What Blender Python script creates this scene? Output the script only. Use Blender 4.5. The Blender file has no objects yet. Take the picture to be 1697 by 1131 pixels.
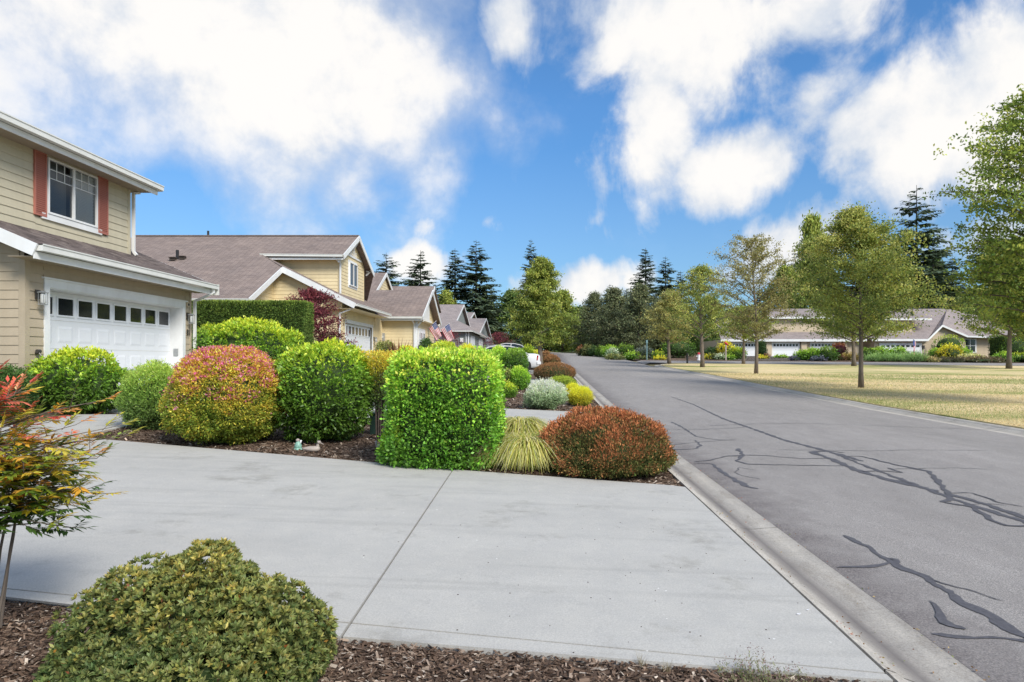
import bpy, bmesh, math, random
import numpy as np
from mathutils import Vector, Matrix

# ------------------------------------------------------------------ camera, sky, sun, exposure
F = 1131.0; CX = 900.0; HY = 600.0; EYE = 1.55          # the photograph's focal length and street vanishing point, in its own pixels
scene = bpy.context.scene
C = scene.collection
cam_d = bpy.data.cameras.new('camera'); cam = bpy.data.objects.new('camera', cam_d); C.objects.link(cam)
cam.location = (0, 0, EYE); cam.rotation_euler = (math.radians(90), 0, 0)
cam_d.sensor_width = 36; cam_d.sensor_fit = 'HORIZONTAL'; cam_d.lens = 36 * F / 1697
cam_d.shift_x = -(CX - 848.5) / 1697; cam_d.shift_y = (HY - 565.5) / 1697
cam_d.clip_start = 0.05; cam_d.clip_end = 6000
scene.camera = cam
scene.view_settings.view_transform = 'Standard'; scene.view_settings.look = 'None'
scene.view_settings.gamma = 1.0; scene.view_settings.use_curve_mapping = False
scene.view_settings.exposure = 0.90
scene.render.engine = 'CYCLES'
scene.cycles.max_bounces = 6; scene.cycles.diffuse_bounces = 3; scene.cycles.glossy_bounces = 2
scene.cycles.transmission_bounces = 4; scene.cycles.transparent_max_bounces = 6
scene.cycles.caustics_reflective = False; scene.cycles.caustics_refractive = False

SUN_EL, SUN_AZ = 40.0, 140.0        # azimuth clockwise from +Y (the way the street runs)
sd = bpy.data.lights.new('sun', 'SUN'); sd.energy = 2.3; sd.angle = math.radians(22); sd.color = (1, .955, .88)
sun = bpy.data.objects.new('sun', sd); C.objects.link(sun)
az, el = math.radians(SUN_AZ), math.radians(SUN_EL)
sdir = Vector((math.sin(az) * math.cos(el), math.cos(az) * math.cos(el), math.sin(el)))
sun.rotation_euler = sdir.to_track_quat('Z', 'Y').to_euler(); sun.location = (0, 0, 60)

world = bpy.data.worlds.new('World'); scene.world = world; world.use_nodes = True
wt = world.node_tree; wt.nodes.clear()
def wn(t, **k):
    n = wt.nodes.new(t)
    for a, b in k.items(): setattr(n, a, b)
    return n
def wl(a, b): wt.links.new(a, b)
def wmath(op, a, b=None, c=None, clamp=False):
    n = wn('ShaderNodeMath', operation=op); n.use_clamp = clamp
    for i, v in enumerate((a, b, c)):
        if v is None: continue
        if isinstance(v, (int, float)): n.inputs[i].default_value = v
        else: wl(v, n.inputs[i])
    return n.outputs[0]
def wvec(op, a, b=None, out=0):
    n = wn('ShaderNodeVectorMath', operation=op)
    for i, v in enumerate((a, b)):
        if v is None: continue
        if isinstance(v, (tuple, list, Vector)): n.inputs[i].default_value = v
        else: wl(v, n.inputs[i])
    return n.outputs[out]
sky = wn('ShaderNodeTexSky'); sky.sky_type = 'NISHITA'; sky.sun_disc = False
sky.sun_elevation = el; sky.sun_rotation = az; sky.air_density = 1.0; sky.dust_density = .25; sky.ozone_density = 2.5
tc = wn('ShaderNodeTexCoord'); D = wvec('NORMALIZE', tc.outputs['Generated'])
sep = wn('ShaderNodeSeparateXYZ'); wl(D, sep.inputs[0])
# noise that ragged the clouds: fibrous, drawn out along a slant
mp = wn('ShaderNodeMapping'); wl(D, mp.inputs[0]); mp.inputs['Rotation'].default_value = (0, math.radians(28), 0); mp.inputs['Scale'].default_value = (1.5, 1, .8)
n1 = wn('ShaderNodeTexNoise'); wl(mp.outputs[0], n1.inputs['Vector']); n1.inputs['Scale'].default_value = 5.2; n1.inputs['Detail'].default_value = 10; n1.inputs['Roughness'].default_value = .58; n1.inputs['Distortion'].default_value = .5
n2 = wn('ShaderNodeTexNoise'); wl(D, n2.inputs['Vector']); n2.inputs['Scale'].default_value = 2.1; n2.inputs['Detail'].default_value = 5; n2.inputs['Roughness'].default_value = .5
n3 = wn('ShaderNodeTexNoise'); wl(D, n3.inputs['Vector']); n3.inputs['Scale'].default_value = 24; n3.inputs['Detail'].default_value = 6; n3.inputs['Roughness'].default_value = .6
n4 = wn('ShaderNodeTexNoise'); wl(D, n4.inputs['Vector']); n4.inputs['Scale'].default_value = 8.5; n4.inputs['Detail'].default_value = 9; n4.inputs['Roughness'].default_value = .6; n4.inputs['Distortion'].default_value = .1
def pdir(px, py): return Vector(((px - CX) / F, 1, (HY - py) / F)).normalized()
def blob(px, py, rx, ry, rot=0, k=1.0):
    d = pdir(px, py); right = d.cross(Vector((0, 0, 1))).normalized(); up = right.cross(d)
    c, s = math.cos(math.radians(rot)), math.sin(math.radians(rot))
    f2 = 1 / (1 + ((px - CX) ** 2 + (py - HY) ** 2) / F ** 2) ** .5
    r2 = (right * c + up * s) / (rx / F * f2); u2 = (up * c - right * s) / (ry / F * f2)
    a = wvec('DOT_PRODUCT', D, r2, 1); b = wvec('DOT_PRODUCT', D, u2, 1)
    a2 = wmath('MULTIPLY', a, a); q = wmath('MULTIPLY_ADD', b, b, a2)
    q = wmath('SQRT', q)
    front = wmath('GREATER_THAN', wvec('DOT_PRODUCT', D, d, 1), 0)
    v = wmath('MULTIPLY_ADD', q, -k, k)                       # k at the centre, 0 at the rim
    return wmath('SUBTRACT', wmath('MULTIPLY', wmath('ADD', v, 2), front), 2)
soft = [(330, 40, 600, 290, -12, 1.25), (520, 210, 290, 230, 55, .8), (40, 230, 300, 110, 0, .5), (600, 400, 120, 220, 75, .3), (700, 60, 160, 150, 45, .5), (-500, 150, 700, 400, 0, 1.1)]
hard = [(1100, 60, 240, 170, -20, 1.1), (1080, 200, 110, 240, -8, .9), (1300, 25, 190, 85, 0, 1.0), (1060, 330, 60, 120, 10, .45), (1215, 285, 150, 95, 8, 1.0),
        (1350, 160, 60, 120, -40, .4), (1590, 210, 250, 170, 18, 1.3), (1700, 150, 260, 200, 0, 1.2), (1460, 240, 120, 110, 0, .8), (850, 40, 60, 100, 10, .7), (990, 470, 150, 55, 6, .9),
        (1310, 410, 170, 90, 25, .9), (1640, 400, 170, 70, 0, .65), (690, 440, 110, 55, 0, .8), (710, 375, 40, 26, 20, .35), (805, 368, 36, 24, 0, .3), (990, 362, 40, 20, 40, .25), (1480, 60, 50, 30, 30, .3),
        (2300, 200, 600, 300, 0, 1.0), (1180, 460, 200, 60, 0, .6)]
def fold(bs):
    acc = None
    for b in bs:
        v = blob(*b); acc = v if acc is None else wmath('SMOOTH_MAX', acc, v, .1)
    return acc
nz = wmath('SUBTRACT', n1.outputs['Fac'], .5)
nz3 = wmath('SUBTRACT', n3.outputs['Fac'], .5)
fs = wmath('MULTIPLY_ADD', wmath('SUBTRACT', n4.outputs['Fac'], .5), 1.0, wmath('MULTIPLY_ADD', nz, .5, wmath('MULTIPLY_ADD', wmath('SUBTRACT', n2.outputs['Fac'], .5), 1.3, fold(soft))))
fh = wmath('MULTIPLY_ADD', nz, 1.7, fold(hard)); fh = wmath('MULTIPLY_ADD', nz3, .5, fh)
# the rest of the sky goes on with the same broken cloud
zen = wn('ShaderNodeMapRange'); wl(sep.outputs[2], zen.inputs[0]); zen.inputs[1].default_value = .5; zen.inputs[2].default_value = .75
bk = wn('ShaderNodeMapRange'); wl(sep.outputs[1], bk.inputs[0]); bk.inputs[1].default_value = .55; bk.inputs[2].default_value = .2
gen = wmath('MAXIMUM', zen.outputs[0], bk.outputs[0])
fg = wmath('MULTIPLY', wmath('MULTIPLY_ADD', nz, 1.2, wmath('MULTIPLY_ADD', n2.outputs['Fac'], 4.0, -1.75)), gen)
def sstep(v, a, b):
    m = wn('ShaderNodeMapRange'); m.interpolation_type = 'SMOOTHSTEP'; wl(v, m.inputs[0]); m.inputs[1].default_value = a; m.inputs[2].default_value = b
    return m.outputs[0]
cov = wmath('MAXIMUM', wmath('MAXIMUM', sstep(fs, -.05, .85), sstep(fh, .12, .62)), sstep(fg, .0, .6))
# pale veil low over the horizon
hz = wn('ShaderNodeMapRange'); wl(sep.outputs[2], hz.inputs[0]); hz.inputs[1].default_value = .30; hz.inputs[2].default_value = .0; hz.inputs[3].default_value = 0; hz.inputs[4].default_value = .22
cov = wmath('MAXIMUM', cov, hz.outputs[0]); cov = wmath('MULTIPLY', cov, .97)
blue = wn('ShaderNodeMix', data_type='RGBA', blend_type='MULTIPLY'); blue.inputs[0].default_value = 1
wl(sky.outputs[0], blue.inputs[6]); blue.inputs[7].default_value = (.44, .72, .93, 1)
cramp = wn('ShaderNodeMix', data_type='RGBA'); cramp.inputs[6].default_value = (3.75, 4.05, 4.5, 1); cramp.inputs[7].default_value = (5.55, 5.4, 5.2, 1)
wl(sstep(wmath('MULTIPLY_ADD', wmath('SUBTRACT', n4.outputs['Fac'], .5), 2.6, wmath('MAXIMUM', fs, fh)), .1, 1.0), cramp.inputs[0])
mixc = wn('ShaderNodeMix', data_type='RGBA'); wl(cov, mixc.inputs[0]); wl(blue.outputs[2], mixc.inputs[6]); wl(cramp.outputs[2], mixc.inputs[7])
# the low sky is deepened a little all round, as a lens with a polariser would
hd = wn('ShaderNodeMapRange'); wl(sep.outputs[2], hd.inputs[0]); hd.inputs[1].default_value = .35; hd.inputs[2].default_value = .0; hd.inputs[3].default_value = 1.0; hd.inputs[4].default_value = .62
hm_ = wn('ShaderNodeVectorMath', operation='SCALE'); wl(blue.outputs[2], hm_.inputs[0]); wl(hd.outputs[0], hm_.inputs['Scale']); wt.links.remove(mixc.inputs[6].links[0]); wl(hm_.outputs[0], mixc.inputs[6])
bg = wn('ShaderNodeBackground'); wl(mixc.outputs[2], bg.inputs[0]); bg.inputs[1].default_value = .10
wo = wn('ShaderNodeOutputWorld'); wl(bg.outputs[0], wo.inputs[0])
try: world.cycles.sampling_method = 'MANUAL'; world.cycles.sample_map_resolution = 512
except Exception: pass

# ------------------------------------------------------------------ the lie of the land
PY = [-4, 0, 10, 20, 30, 40, 50, 60, 70, 80, 90, 105, 120, 160, 220]
PZ = [-.02, 0, .10, .25, .50, .78, 1.01, 1.27, 1.70, 2.15, 2.55, 3.0, 3.35, 3.9, 4.4]
CXK = [-14, -12, 1.68, 2.20, 5.9, 9.4, 9.95, 60]
CZK = [.49, .48, 0, -.07, .0, -.07, .02, -.34]
def P_(y): return float(np.interp(y, PY, PZ))
def G(x, y): return P_(y) + float(np.interp(x, CXK, CZK))
def Gv(x, y): return np.interp(y, PY, PZ) + np.interp(x, CXK, CZK)
def gp(px, py):
    """where the sight line through a pixel of the photograph meets the ground"""
    lo, hi = .8, 200.0
    for y in np.arange(.8, 200, .1):
        x = (px - CX) / F * y
        if EYE - (py - HY) / F * y <= G(x, y): hi = y; lo = y - .1; break
    for _ in range(20):
        m = (lo + hi) / 2; x = (px - CX) / F * m
        if EYE - (py - HY) / F * m <= G(x, m): hi = m
        else: lo = m
    return ((px - CX) / F * hi, hi)
def onX(px, py, X):
    y = F * X / (px - CX); return Vector((X, y, EYE - (py - HY) / F * y))
def onY(px, py, Y): return Vector(((px - CX) / F * Y, Y, EYE - (py - HY) / F * Y))

R = random.Random(11); rng = np.random.default_rng(11)

# ------------------------------------------------------------------ materials
def nt(name):
    m = bpy.data.materials.new(name); m.use_nodes = True; t = m.node_tree; t.nodes.clear()
    o = t.nodes.new('ShaderNodeOutputMaterial'); b = t.nodes.new('ShaderNodeBsdfPrincipled'); t.links.new(b.outputs[0], o.inputs[0])
    return m, t, b, o
def noise_node(t, scale, detail=4, rough=.55, src=None, stretch=None):
    tcn = t.nodes.new('ShaderNodeTexCoord'); s = src or tcn.outputs['Object']
    if stretch:
        mpn = t.nodes.new('ShaderNodeMapping'); t.links.new(s, mpn.inputs[0]); mpn.inputs['Scale'].default_value = stretch; s = mpn.outputs[0]
    n = t.nodes.new('ShaderNodeTexNoise'); t.links.new(s, n.inputs['Vector']); n.inputs['Scale'].default_value = scale; n.inputs['Detail'].default_value = detail; n.inputs['Roughness'].default_value = rough
    return n.outputs['Fac']
def ramp(t, fac, stops):
    r = t.nodes.new('ShaderNodeValToRGB'); t.links.new(fac, r.inputs[0]); e = r.color_ramp.elements
    while len(e) < len(stops): e.new(.5)
    for i, (p, c) in enumerate(stops): e[i].position = p; e[i].color = (*c, 1) if len(c) == 3 else c
    return r.outputs[0]
def mixn(t, a, b, fac, blend='MIX'):
    n = t.nodes.new('ShaderNodeMix'); n.data_type = 'RGBA'; n.blend_type = blend
    for i, v in ((0, fac), (6, a), (7, b)):
        if isinstance(v, (int, float)): n.inputs[i].default_value = v
        elif isinstance(v, tuple): n.inputs[i].default_value = (*v, 1)
        else: t.links.new(v, n.inputs[i])
    return n.outputs[2]
def bump(t, b, h, strength=.3, dist=.01):
    n = t.nodes.new('ShaderNodeBump'); t.links.new(h, n.inputs['Height']); n.inputs['Strength'].default_value = strength; n.inputs['Distance'].default_value = dist
    t.links.new(n.outputs[0], b.inputs['Normal'])
def simple(name, col, rough=.6, var=.12, scale=6, bscale=None, bstr=.15, metal=0, spec=.4, stretch=None):
    m, t, b, o = nt(name)
    lo = tuple(c * (1 - var) for c in col); hi = tuple(min(1, c * (1 + var)) for c in col)
    c = ramp(t, noise_node(t, scale, 5, .6, stretch=stretch), [(.3, lo), (.7, hi)])
    if 'siding' in name or 'paint' in name: c = mixn(t, c, ramp(t, noise_node(t, .9, 7, .7, stretch=(1.5, 1.5, .35)), [(.35, (.86, .84, .80)), (.6, (1.03, 1.03, 1.02))]), .6, 'MULTIPLY')
    t.links.new(c, b.inputs['Base Color']); b.inputs['Roughness'].default_value = rough; b.inputs['Metallic'].default_value = metal
    b.inputs['Specular IOR Level'].default_value = spec
    if bscale: bump(t, b, noise_node(t, bscale, 3), bstr, .004)
    return m
M = {}
def leafmat(name, trans=.25, rough=.5, spec=.35):
    m, t, b, o = nt(name)
    a = t.nodes.new('ShaderNodeAttribute'); a.attribute_name = 'Col'
    t.links.new(a.outputs['Color'], b.inputs['Base Color']); b.inputs['Roughness'].default_value = rough; b.inputs['Specular IOR Level'].default_value = spec
    tr = t.nodes.new('ShaderNodeBsdfTranslucent'); t.links.new(a.outputs['Color'], tr.inputs[0])
    mx = t.nodes.new('ShaderNodeMixShader'); mx.inputs[0].default_value = trans
    t.links.new(b.outputs[0], mx.inputs[1]); t.links.new(tr.outputs[0], mx.inputs[2]); t.links.new(mx.outputs[0], o.inputs[0])
    return m
M['leaf'] = leafmat('leaf', .36); M['gloss_leaf'] = leafmat('gloss_leaf', .30, .40, .5); M['needle'] = leafmat('needle', .2, .7, .2); M['dry'] = leafmat('dry', .1, .8, .15)
M['bark'] = simple('bark', (.16, .13, .105), .9, .35, 14, 40, .6, stretch=(1, 1, .3))
M['bark_dark'] = simple('bark_dark', (.07, .055, .045), .9, .35, 14, 40, .6)
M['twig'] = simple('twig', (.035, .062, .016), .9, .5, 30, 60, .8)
M['white'] = simple('white_paint', (.78, .79, .79), .45, .03, 3, 60, .04)
M['door_white'] = simple('door_white', (.80, .82, .84), .4, .02, 2, 80, .03)
M['gutter'] = simple('gutter_white', (.70, .70, .66), .4, .06, 4)
M['tan'] = simple('tan_siding', (.46, .385, .28), .65, .06, 3, 50, .15)
M['tan_up'] = simple('sand_siding', (.53, .48, .355), .65, .06, 3, 50, .15)
M['yellow'] = simple('cream_yellow_siding', (.72, .60, .37), .65, .05, 2, 40, .12)
M['grey_siding'] = simple('grey_siding', (.24, .26, .25), .65, .05, 2)
M['beige'] = simple('beige_siding', (.56, .46, .33), .65, .05, 2)
M['soffit'] = simple('soffit', (.36, .30, .22), .7, .05, 3)
M['shutter'] = simple('shutter_red', (.42, .155, .115), .55, .07, 5)
M['black'] = simple('black_paint', (.02, .02, .022), .4, .1, 8)
M['dark_metal'] = simple('dark_metal', (.08, .075, .07), .45, .15, 8, metal=.5)
M['grey_metal'] = simple('grey_metal', (.35, .36, .36), .45, .1, 8, metal=.3)
M['green_box'] = simple('dark_green_plastic', (.02, .05, .04), .5, .1, 6)
M['rubber'] = simple('rubber', (.02, .02, .02), .8, .1, 9)
M['rim'] = simple('rim', (.45, .46, .47), .3, .05, 4, metal=.8)
M['red_lens'] = simple('red_lens', (.45, .02, .02), .2, .05, 4)
M['car_silver'] = simple('pearl_white_car_paint', (.66, .67, .68), .22, .02, 1, spec=.6)
M['car_grey'] = simple('silver_car_paint', (.42, .44, .46), .25, .02, 1, metal=.4)
M['red'] = simple('flag_red', (.50, .03, .05), .8, .08, 6); M['blue'] = simple('flag_blue', (.04, .07, .24), .8, .08, 6); M['flag_white'] = simple('flag_white', (.75, .74, .74), .8, .04, 6)
M['stone'] = simple('pale_wood', (.42, .36, .31), .8, .2, 12, 40, .4)
M['mint'] = simple('glazed_mint', (.25, .45, .36), .45, .4, 40)
M['pole_teal'] = simple('weathered_teal_steel', (.18, .30, .32), .5, .1, 5)
M['lamp_glass'] = simple('frosted_lamp_glass', (.55, .56, .54), .2, .08, 30, spec=.7)
M['blind'] = simple('blind_slat', (.8, .82, .84), .6, .04, 5)
M['room'] = simple('dark_room', (.035, .037, .04), .9, .2, 3)
def glass():
    m, t, b, o = nt('window_glass')
    g = t.nodes.new('ShaderNodeBsdfGlossy'); g.inputs['Roughness'].default_value = .03; g.inputs[0].default_value = (.8, .85, .9, 1)
    tr = t.nodes.new('ShaderNodeBsdfTransparent'); tr.inputs[0].default_value = (.93, .95, .95, 1)
    fr = t.nodes.new('ShaderNodeFresnel'); fr.inputs[0].default_value = 1.42
    mx = t.nodes.new('ShaderNodeMixShader'); t.links.new(fr.outputs[0], mx.inputs[0]); t.links.new(tr.outputs[0], mx.inputs[1]); t.links.new(g.outputs[0], mx.inputs[2]); t.links.new(mx.outputs[0], o.inputs[0])
    return m
M['glass'] = glass()
M['dark_glass'] = simple('dark_pane', (.018, .022, .024), .06, .3, 2, spec=.6)
def shingle(name, a, b_, c_):
    m, t, b, o = nt(name)
    g = t.nodes.new('ShaderNodeNewGeometry'); s = t.nodes.new('ShaderNodeSeparateXYZ'); t.links.new(g.outputs['Position'], s.inputs[0])
    ad = t.nodes.new('ShaderNodeMath'); ad.operation = 'ADD'; t.links.new(s.outputs[0], ad.inputs[0]); t.links.new(s.outputs[1], ad.inputs[1])
    ml = t.nodes.new('ShaderNodeMath'); ml.operation = 'MULTIPLY'; ml.inputs[1].default_value = 2.2; t.links.new(s.outputs[2], ml.inputs[0])
    cb = t.nodes.new('ShaderNodeCombineXYZ'); t.links.new(ad.outputs[0], cb.inputs[0]); t.links.new(ml.outputs[0], cb.inputs[1])
    br = t.nodes.new('ShaderNodeTexBrick'); t.links.new(cb.outputs[0], br.inputs['Vector']); br.inputs['Scale'].default_value = 1; br.inputs['Brick Width'].default_value = .26; br.inputs['Row Height'].default_value = .14
    br.inputs['Mortar Size'].default_value = .010; br.inputs['Color1'].default_value = (*a, 1); br.inputs['Color2'].default_value = (*b_, 1); br.inputs['Mortar'].default_value = (*c_, 1); br.inputs['Bias'].default_value = -.1
    c1 = mixn(t, br.outputs[0], ramp(t, noise_node(t, 1.1, 6, .65), [(.3, (.78, .78, .80)), (.7, (1.16, 1.13, 1.1))]), .85, 'MULTIPLY')
    c1 = mixn(t, c1, ramp(t, noise_node(t, 60, 3, .7), [(.3, (.72, .72, .72)), (.7, (1.25, 1.25, 1.25))]), .9, 'MULTIPLY')
    t.links.new(c1, b.inputs['Base Color']); b.inputs['Roughness'].default_value = .9; b.inputs['Specular IOR Level'].default_value = .15
    bump(t, b, br.outputs['Fac'], -.5, .01)
    return m
M['shingle'] = shingle('brown_shingles', (.245, .195, .172), (.31, .25, .222), (.13, .105, .095))
M['shingle_grey'] = shingle('grey_brown_shingles', (.31, .265, .25), (.37, .32, .305), (.18, .155, .15))
M['shingle_tab_pale'] = simple('shingle_tab_pale', (.20, .165, .15), .92, .3, 16, 90, .5, spec=.12); M['shingle_tab_dark'] = simple('shingle_tab_dark', (.105, .085, .08), .92, .3, 16, 90, .5, spec=.12)
M['shingle_tab'] = simple('shingle_tab', (.155, .125, .115), .92, .3, 16, 90, .5, spec=.12)
def concrete(name, col, var=.06, warm=.0, dirt=.0):
    m, t, b, o = nt(name)
    g = t.nodes.new('ShaderNodeNewGeometry'); pos = g.outputs['Position']
    lo = tuple(c * (1 - var) for c in col); hi = tuple(c * (1 + var) for c in col)
    c1 = ramp(t, noise_node(t, .55, 5, .6, src=pos, stretch=(.6, 1.6, 1)), [(.3, lo), (.7, hi)])
    c1 = mixn(t, c1, ramp(t, noise_node(t, 3.5, 6, .7, src=pos), [(.35, (.93, .935, .94)), (.65, (1.05, 1.045, 1.03))]), .8, 'MULTIPLY')
    c1 = mixn(t, c1, ramp(t, noise_node(t, 110, 3, .75, src=pos), [(.32, (.78, .78, .78)), (.68, (1.18, 1.18, 1.17))]), .8, 'MULTIPLY')
    sp = noise_node(t, 34, 0, .5, src=pos)
    c1 = mixn(t, c1, (.80, .79, .76), ramp(t, sp, [(.88, (0, 0, 0)), (.90, (1, 1, 1))]))
    c1 = mixn(t, c1, ramp(t, noise_node(t, 1.3, 8, .75, src=pos), [(.32, (.62, .61, .58)), (.44, (1, 1, 1))]), .6, 'MULTIPLY')
    c1 = mixn(t, c1, ramp(t, noise_node(t, .9, 4, .5, src=pos, stretch=(.25, 4, 1)), [(.56, (1, 1, 1)), (.66, (.87, .87, .87)), (.70, (1, 1, 1))]), .7, 'MULTIPLY')
    if dirt:
        at = t.nodes.new('ShaderNodeAttribute'); at.attribute_name = 'Col'
        n = noise_node(t, 5, 6, .7, src=pos, stretch=(1, .5, 1))
        c1 = mixn(t, c1, ramp(t, noise_node(t, 2.2, 8, .75, src=pos, stretch=(1.6, .5, 1)), [(.34, (.66, .63, .60)), (.5, (1, 1, 1)), (.7, (1.1, 1.09, 1.06))]), .8, 'MULTIPLY')
        c1 = mixn(t, c1, ramp(t, noise_node(t, 75, 3, .7, src=pos), [(.34, (.6, .58, .55)), (.5, (1, 1, 1)), (.68, (1.25, 1.22, 1.18))]), .6, 'MULTIPLY')
        c1 = mixn(t, c1, mixn(t, (.10, .09, .088), (.26, .235, .215), n), at.outputs['Fac'])
    t.links.new(c1, b.inputs['Base Color']); b.inputs['Roughness'].default_value = .88; b.inputs['Specular IOR Level'].default_value = .2
    bump(t, b, noise_node(t, 140, 3, .6, src=pos), .25, .004)
    return m
M['concrete'] = concrete('broomed_concrete', (.47, .455, .425))
M['kerb'] = concrete('kerb_concrete', (.50, .465, .415), .10, dirt=1)
M['joint'] = simple('joint_filler', (.028, .024, .02), .9, .4, 30)
def asphalt():
    m, t, b, o = nt('aged_asphalt')
    g = t.nodes.new('ShaderNodeNewGeometry'); pos = g.outputs['Position']
    c1 = ramp(t, noise_node(t, .35, 5, .6, src=pos, stretch=(1, .35, 1)), [(.3, (.262, .245, .230)), (.7, (.315, .294, .277))])
    c1 = mixn(t, c1, ramp(t, noise_node(t, 120, 3, .75, src=pos), [(.34, (.5, .5, .5)), (.5, (.98, .98, .98)), (.64, (1.7, 1.66, 1.6))]), .85, 'MULTIPLY')
    c1 = mixn(t, c1, ramp(t, noise_node(t, 2.5, 7, .7, src=pos, stretch=(1.4, .5, 1)), [(.3, (.86, .85, .85)), (.7, (1.1, 1.1, 1.1))]), .8, 'MULTIPLY')
    c1 = mixn(t, c1, (.40, .38, .36), ramp(t, noise_node(t, 1.1, 6, .7, src=pos, stretch=(.8, 1.6, 1)), [(.66, (0, 0, 0)), (.80, (.45, .45, .45))]))
    # a soiled strip of coarse stone along the left gutter
    s = t.nodes.new('ShaderNodeSeparateXYZ'); t.links.new(pos, s.inputs[0])
    ad = t.nodes.new('ShaderNodeMath'); ad.operation = 'MULTIPLY_ADD'; t.links.new(noise_node(t, 2.2, 6, .7, src=pos), ad.inputs[0]); ad.inputs[1].default_value = 1.5; t.links.new(s.outputs[0], ad.inputs[2])
    mr = t.nodes.new('ShaderNodeMapRange'); t.links.new(ad.outputs[0], mr.inputs[0]); mr.inputs[1].default_value = 3.55; mr.inputs[2].default_value = 2.85; mr.inputs[3].default_value = 0; mr.inputs[4].default_value = .9
    c1 = mixn(t, c1, mixn(t, (.10, .09, .087), (.24, .21, .2), ramp(t, noise_node(t, 70, 3, .7, src=pos), [(.4, (0, 0, 0)), (.6, (1, 1, 1))])), mr.outputs[0])
    t.links.new(c1, b.inputs['Base Color']); b.inputs['Roughness'].default_value = .85; b.inputs['Specular IOR Level'].default_value = .25
    bump(t, b, noise_node(t, 110, 3, .7, src=pos), .5, .006)
    return m
M['asphalt'] = asphalt()
M['tar'] = simple('crack_sealer', (.10, .096, .105), .6, .25, 30, 120, .3, spec=.3)
def mulch():
    m, t, b, o = nt('bark_mulch')
    g = t.nodes.new('ShaderNodeNewGeometry'); pos = g.outputs['Position']
    v = t.nodes.new('ShaderNodeTexVoronoi'); t.links.new(pos, v.inputs['Vector']); v.inputs['Scale'].default_value = 38
    c1 = ramp(t, v.outputs['Color'], [(.15, (.05, .033, .026)), (.5, (.135, .092, .066)), (.85, (.31, .235, .18))])
    c1 = mixn(t, c1, ramp(t, noise_node(t, 2, 5, .6, src=pos), [(.3, (.7, .68, .66)), (.7, (1.35, 1.3, 1.25))]), .8, 'MULTIPLY')
    t.links.new(c1, b.inputs['Base Color']); b.inputs['Roughness'].default_value = .95; b.inputs['Specular IOR Level'].default_value = .1
    bump(t, b, v.outputs['Distance'], .9, .02)
    return m
M['mulch'] = mulch()
def lawn():
    m, t, b, o = nt('dry_lawn')
    g = t.nodes.new('ShaderNodeNewGeometry'); pos = g.outputs['Position']
    n = noise_node(t, .28, 6, .62, src=pos, stretch=(.35, 1.2, 1))
    c1 = ramp(t, n, [(.40, (.80, .63, .36)), (.5, (.66, .55, .28)), (.60, (.34, .36, .12))])
    c1 = mixn(t, c1, ramp(t, noise_node(t, 9, 5, .7, src=pos), [(.3, (.72, .72, .70)), (.7, (1.2, 1.2, 1.2))]), .9, 'MULTIPLY')
    c1 = mixn(t, c1, ramp(t, noise_node(t, 60, 3, .7, src=pos), [(.3, (.7, .7, .7)), (.7, (1.25, 1.25, 1.25))]), .8, 'MULTIPLY')
    t.links.new(c1, b.inputs['Base Color']); b.inputs['Roughness'].default_value = .95; b.inputs['Specular IOR Level'].default_value = .1
    bump(t, b, noise_node(t, 45, 4, .7, src=pos), .8, .03)
    return m
M['lawn'] = lawn()
M['earth'] = simple('dry_earth_and_grass', (.20, .17, .08), .95, .4, .4, 20, .5)

# ------------------------------------------------------------------ object helpers
def wloc(o):
    v = Vector((0, 0, 0))
    while o is not None: v += o.location; o = o.parent
    return v
def tag(o, label=None, cat=None, group=None, kind=None):
    if label: o['label'] = label
    if cat: o['category'] = cat
    if group: o['group'] = group
    if kind: o['kind'] = kind
    return o
def thing(name, label, cat, loc=(0, 0, 0), group=None, rotz=0):
    o = bpy.data.objects.new(name, None); C.objects.link(o); o.location = loc; o.rotation_euler = (0, 0, rotz); o.empty_display_size = .2
    return tag(o, label, cat, group)
def link(name, me, parent=None, loc=(0, 0, 0), kind=None):
    o = bpy.data.objects.new(name, me); C.objects.link(o); o.location = loc
    if parent is not None: o.parent = parent
    if kind: o['kind'] = kind
    return o
def copy_tree(o, parent=None):
    c = o.copy(); C.objects.link(c); c.parent = parent
    for ch in list(o.children): copy_tree(ch, c)
    return c
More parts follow.
